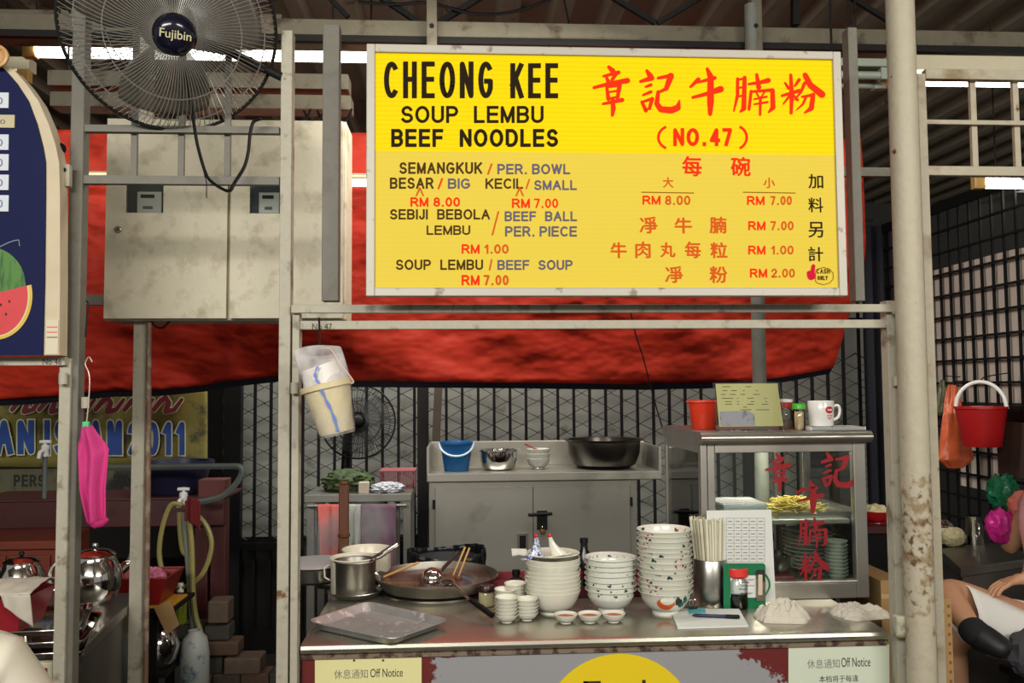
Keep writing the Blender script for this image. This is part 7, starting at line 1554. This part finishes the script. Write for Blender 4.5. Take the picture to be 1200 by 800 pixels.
obj('shorts_leg', MB().sheet(40, 14, leg_f), shm, pr1, solid=.003)
T_ = {'a': (pel + Vector((.015, .005, .12)), (.15, .115)), 'b': (che, (.16, .12)), 'c': (che + Vector((0, 0, .10)), (.10, .08)), 'sl': (sL, .075), 'el': (sL.lerp(elL, .45), .062), 'sr': (sR, .075), 'er': (sR.lerp(elR, .35), .062)}
skinned('shirt', T_, [('a', 'b'), ('b', 'c'), ('b', 'sl'), ('sl', 'el'), ('b', 'sr'), ('sr', 'er')], mat('pink_shirt', (214, 150, 150), .9), pr1)
def shoe(a, b, nm, r=.044):
    a = Vector(a); b = Vector(b); d = (b - a)
    skinned(nm, {'a': (a - d * .18, (r * .9, r)), 'b': (a + d * .25, (r * .95, r * 1.05)), 'c': (a + d * .75, (r * 1.1, r * .8)), 'd': (b + d * .15, (r * .9, r * .6))}, [('a', 'b'), ('b', 'c'), ('c', 'd')], mat('black_shoe', (20, 20, 22), .55), pr1)
shoe(AN + Vector((.005, 0, -.006)), TO, 'shoe', .050); shoe(N_['aR'][0] + Vector((0, 0, -.05)), N_['tR'][0], 'shoe')
skinned('sock', {'a': (AN.lerp(K1, .17), .047), 'a2': (AN.lerp(K1, .08), .048), 'b': (AN, .050), 'c': (AN.lerp(TO, .35), .046)}, [('a', 'a2'), ('a2', 'b'), ('b', 'c')], mat('black_sock', (24, 24, 26), .9), pr1)
q = MB(); q.ball(hd + Vector((.01, 0, .075)), .098, 20, 14, (1, .92, 1.05)); obj('hair', q, mat('dark_hair', (28, 22, 18), .6), pr1)
q = MB(); q.ball(hd + Vector((-.093, 0, .03)), .014, 10, 8, (1.2, .8, 1.2)); obj('nose', q, skin, pr1)
for s_ in (-1, 1):
    obj('ear', MB().ball(hd + Vector((.0, s_ * .083, .04)), .022, 10, 8, (.7, .35, 1.2)), skin, pr1); obj('eye', MB().ball(hd + Vector((-.078, s_ * .030, .055)), .010, 10, 8), ink, pr1)
obj('mouth', MB().ball(hd + Vector((-.080, 0, -.005)), .014, 10, 6, (.5, 1.2, .35)), mat('lip', (150, 84, 76), .5), pr1)
sx, sy = pel.x + .0, pel.y; zs_ = pel.z - .155
stl = thing('plastic_stool', 'dark plastic stool under the seated person at the right edge', 'stool', (sx, sy, 0)); dk = mat('dark_stool', (34, 34, 38), .5)
obj('seat', MB().box(sx - .17, sx + .16, sy - .16, sy + .16, zs_ - .03, zs_), dk, stl, smooth=False, bevel=.01)
for a in (-1, 1):
    for b in (-1, 1): obj('leg', MB().bar((sx + a * .12, sy + b * .12, zs_ - .031), (sx + a * .16, sy + b * .16, 0.0), .035, .035), dk, stl, smooth=False)
solo('grey_bag', MB().ball(P(1205, 765, 2.86), .07, 24, 14, (1, .6, 1.1), .3, 3), mat('grey_fabric', (62, 62, 66), .9, bump=(60, .3)), 'dark grey cloth bag below the white shorts at the right edge', 'bag')
# standing person, only a white shoulder in view
sp = P(-125, 900, 1.45); pr2 = thing('person', 'person in a cream white shirt seen only by a shoulder at the lower left corner', 'person', (sp.x, sp.y, 0))
bx, by = sp.x, sp.y; shz = P(8, 752, 1.45).z; shx = P(44, 785, 1.45).x
N2 = {'pel': ((bx, by, .62), (.15, .11)), 'wai': ((bx, by, .82), (.13, .10)), 'che': ((bx, by, shz - .07), (.15, .10)), 'nk': ((bx - .01, by + .01, shz + .04), .055), 'hd0': ((bx - .03, by + .03, shz + .12), .085), 'hd1': ((bx - .035, by + .035, shz + .20), .085),
      'sL': ((shx - .06, by, shz - .05), .06), 'eL': ((shx + .0, by + .05, shz - .33), .043), 'wL': ((shx - .02, by + .26, shz - .38), .028), 'sR': ((bx - (shx - bx) + .06, by, shz - .05), .06), 'eR': ((bx - .26, by + .05, shz - .33), .043), 'wR': ((bx - .2, by + .26, shz - .36), .028),
      'hL': ((bx + .09, by, .58), .085), 'kL': ((bx + .11, by + .40, .50), .06), 'aL': ((bx + .11, by + .38, .09), .036), 'tL': ((bx + .12, by + .52, .04), .034), 'hR': ((bx - .09, by, .58), .085), 'kR': ((bx - .11, by + .40, .50), .06), 'aR': ((bx - .11, by + .38, .09), .036), 'tR': ((bx - .12, by + .52, .04), .034)}
E2 = [('pel', 'wai'), ('wai', 'che'), ('che', 'nk'), ('nk', 'hd0'), ('hd0', 'hd1'), ('che', 'sL'), ('sL', 'eL'), ('eL', 'wL'), ('che', 'sR'), ('sR', 'eR'), ('eR', 'wR'), ('pel', 'hL'), ('hL', 'kL'), ('kL', 'aL'), ('aL', 'tL'), ('pel', 'hR'), ('hR', 'kR'), ('kR', 'aR'), ('aR', 'tR')]
hand(N2, E2, 'wL', (0, 1, -.1), (0, 0, 1), -1, 1, .5, 'l'); hand(N2, E2, 'wR', (0, 1, -.1), (0, 0, 1), 1, 1, .5, 'r')
skinned('body', N2, E2, skin, pr2)
skinned('shirt', {'a': ((bx, by, .66), (.19, .15)), 'b': ((bx, by, .85), (.185, .14)), 'c': ((bx, by, shz - .07), (.20, .13)), 'd': ((bx, by, shz + .01), (.12, .09)), 'sl': ((shx - .06, by, shz - .055), .085), 'el': ((shx - .01, by + .03, shz - .22), .078), 'sr': ((bx - (shx - bx) + .06, by, shz - .055), .085), 'er': ((bx - .25, by + .03, shz - .2), .075)}, [('a', 'b'), ('b', 'c'), ('c', 'd'), ('c', 'sl'), ('sl', 'el'), ('c', 'sr'), ('sr', 'er')], mat('cream_shirt', (226, 220, 202), .9), pr2)
skinned('trousers', {'a': ((bx, by, .62), (.18, .14)), 'hl': ((bx + .09, by + .02, .58), .10), 'kl': ((bx + .11, by + .40, .50), .075), 'al': ((bx + .11, by + .385, .14), .055), 'hr': ((bx - .09, by + .02, .58), .10), 'kr': ((bx - .11, by + .40, .50), .075), 'ar': ((bx - .11, by + .385, .14), .055)}, [('a', 'hl'), ('hl', 'kl'), ('kl', 'al'), ('a', 'hr'), ('hr', 'kr'), ('kr', 'ar')], mat('dark_trousers', (40, 42, 50), .9), pr2)
obj('hair', MB().ball((bx - .035, by + .012, shz + .195), .092, 24, 16, (.92, 1, 1.05)), mat('dark_hair', (0, 0, 0)), pr2)
# ================================================================ STEAM
vm = bpy.data.materials.new('steam'); vm.use_nodes = True; N = vm.node_tree.nodes; L = vm.node_tree.links; N.remove(N['Principled BSDF'])
vs_ = N.new('ShaderNodeVolumePrincipled'); vs_.inputs['Color'].default_value = (.95, .95, .95, 1)
tc = N.new('ShaderNodeTexCoord'); nz = N.new('ShaderNodeTexNoise'); nz.inputs['Scale'].default_value = 7; nz.inputs['Detail'].default_value = 3; L.new(tc.outputs['Object'], nz.inputs['Vector'])
gr = N.new('ShaderNodeTexGradient'); gr.gradient_type = 'SPHERICAL'; mp = N.new('ShaderNodeMapping'); mp.inputs['Scale'].default_value = (5.2, 6.5, 4.2); mp.inputs['Location'].default_value = (0, 0, -.22 * 4.2); L.new(tc.outputs['Object'], mp.inputs[0]); L.new(mp.outputs[0], gr.inputs[0])
r_ = N.new('ShaderNodeMapRange'); r_.inputs[1].default_value = .42; r_.inputs[2].default_value = .75; L.new(nz.outputs['Fac'], r_.inputs[0])
m1 = N.new('ShaderNodeMath'); m1.operation = 'MULTIPLY'; L.new(r_.outputs[0], m1.inputs[0]); L.new(gr.outputs['Fac'], m1.inputs[1]); m2 = N.new('ShaderNodeMath'); m2.operation = 'MULTIPLY'; m2.inputs[1].default_value = 32.0; L.new(m1.outputs[0], m2.inputs[0]); L.new(m2.outputs[0], vs_.inputs['Density']); L.new(vs_.outputs[0], N['Material Output'].inputs['Volume'])
sc_ = P(412, 640, 3.42); q = MB(); q.ball(sc_, .21, 20, 14, (1.0, .75, 1.15))
so2 = solo('steam', q, vm, 'faint steam drifting above the enamel pots in front of the towels', 'steam', org=(sc_.x, sc_.y, sc_.z - .22)); so2['kind'] = 'stuff'
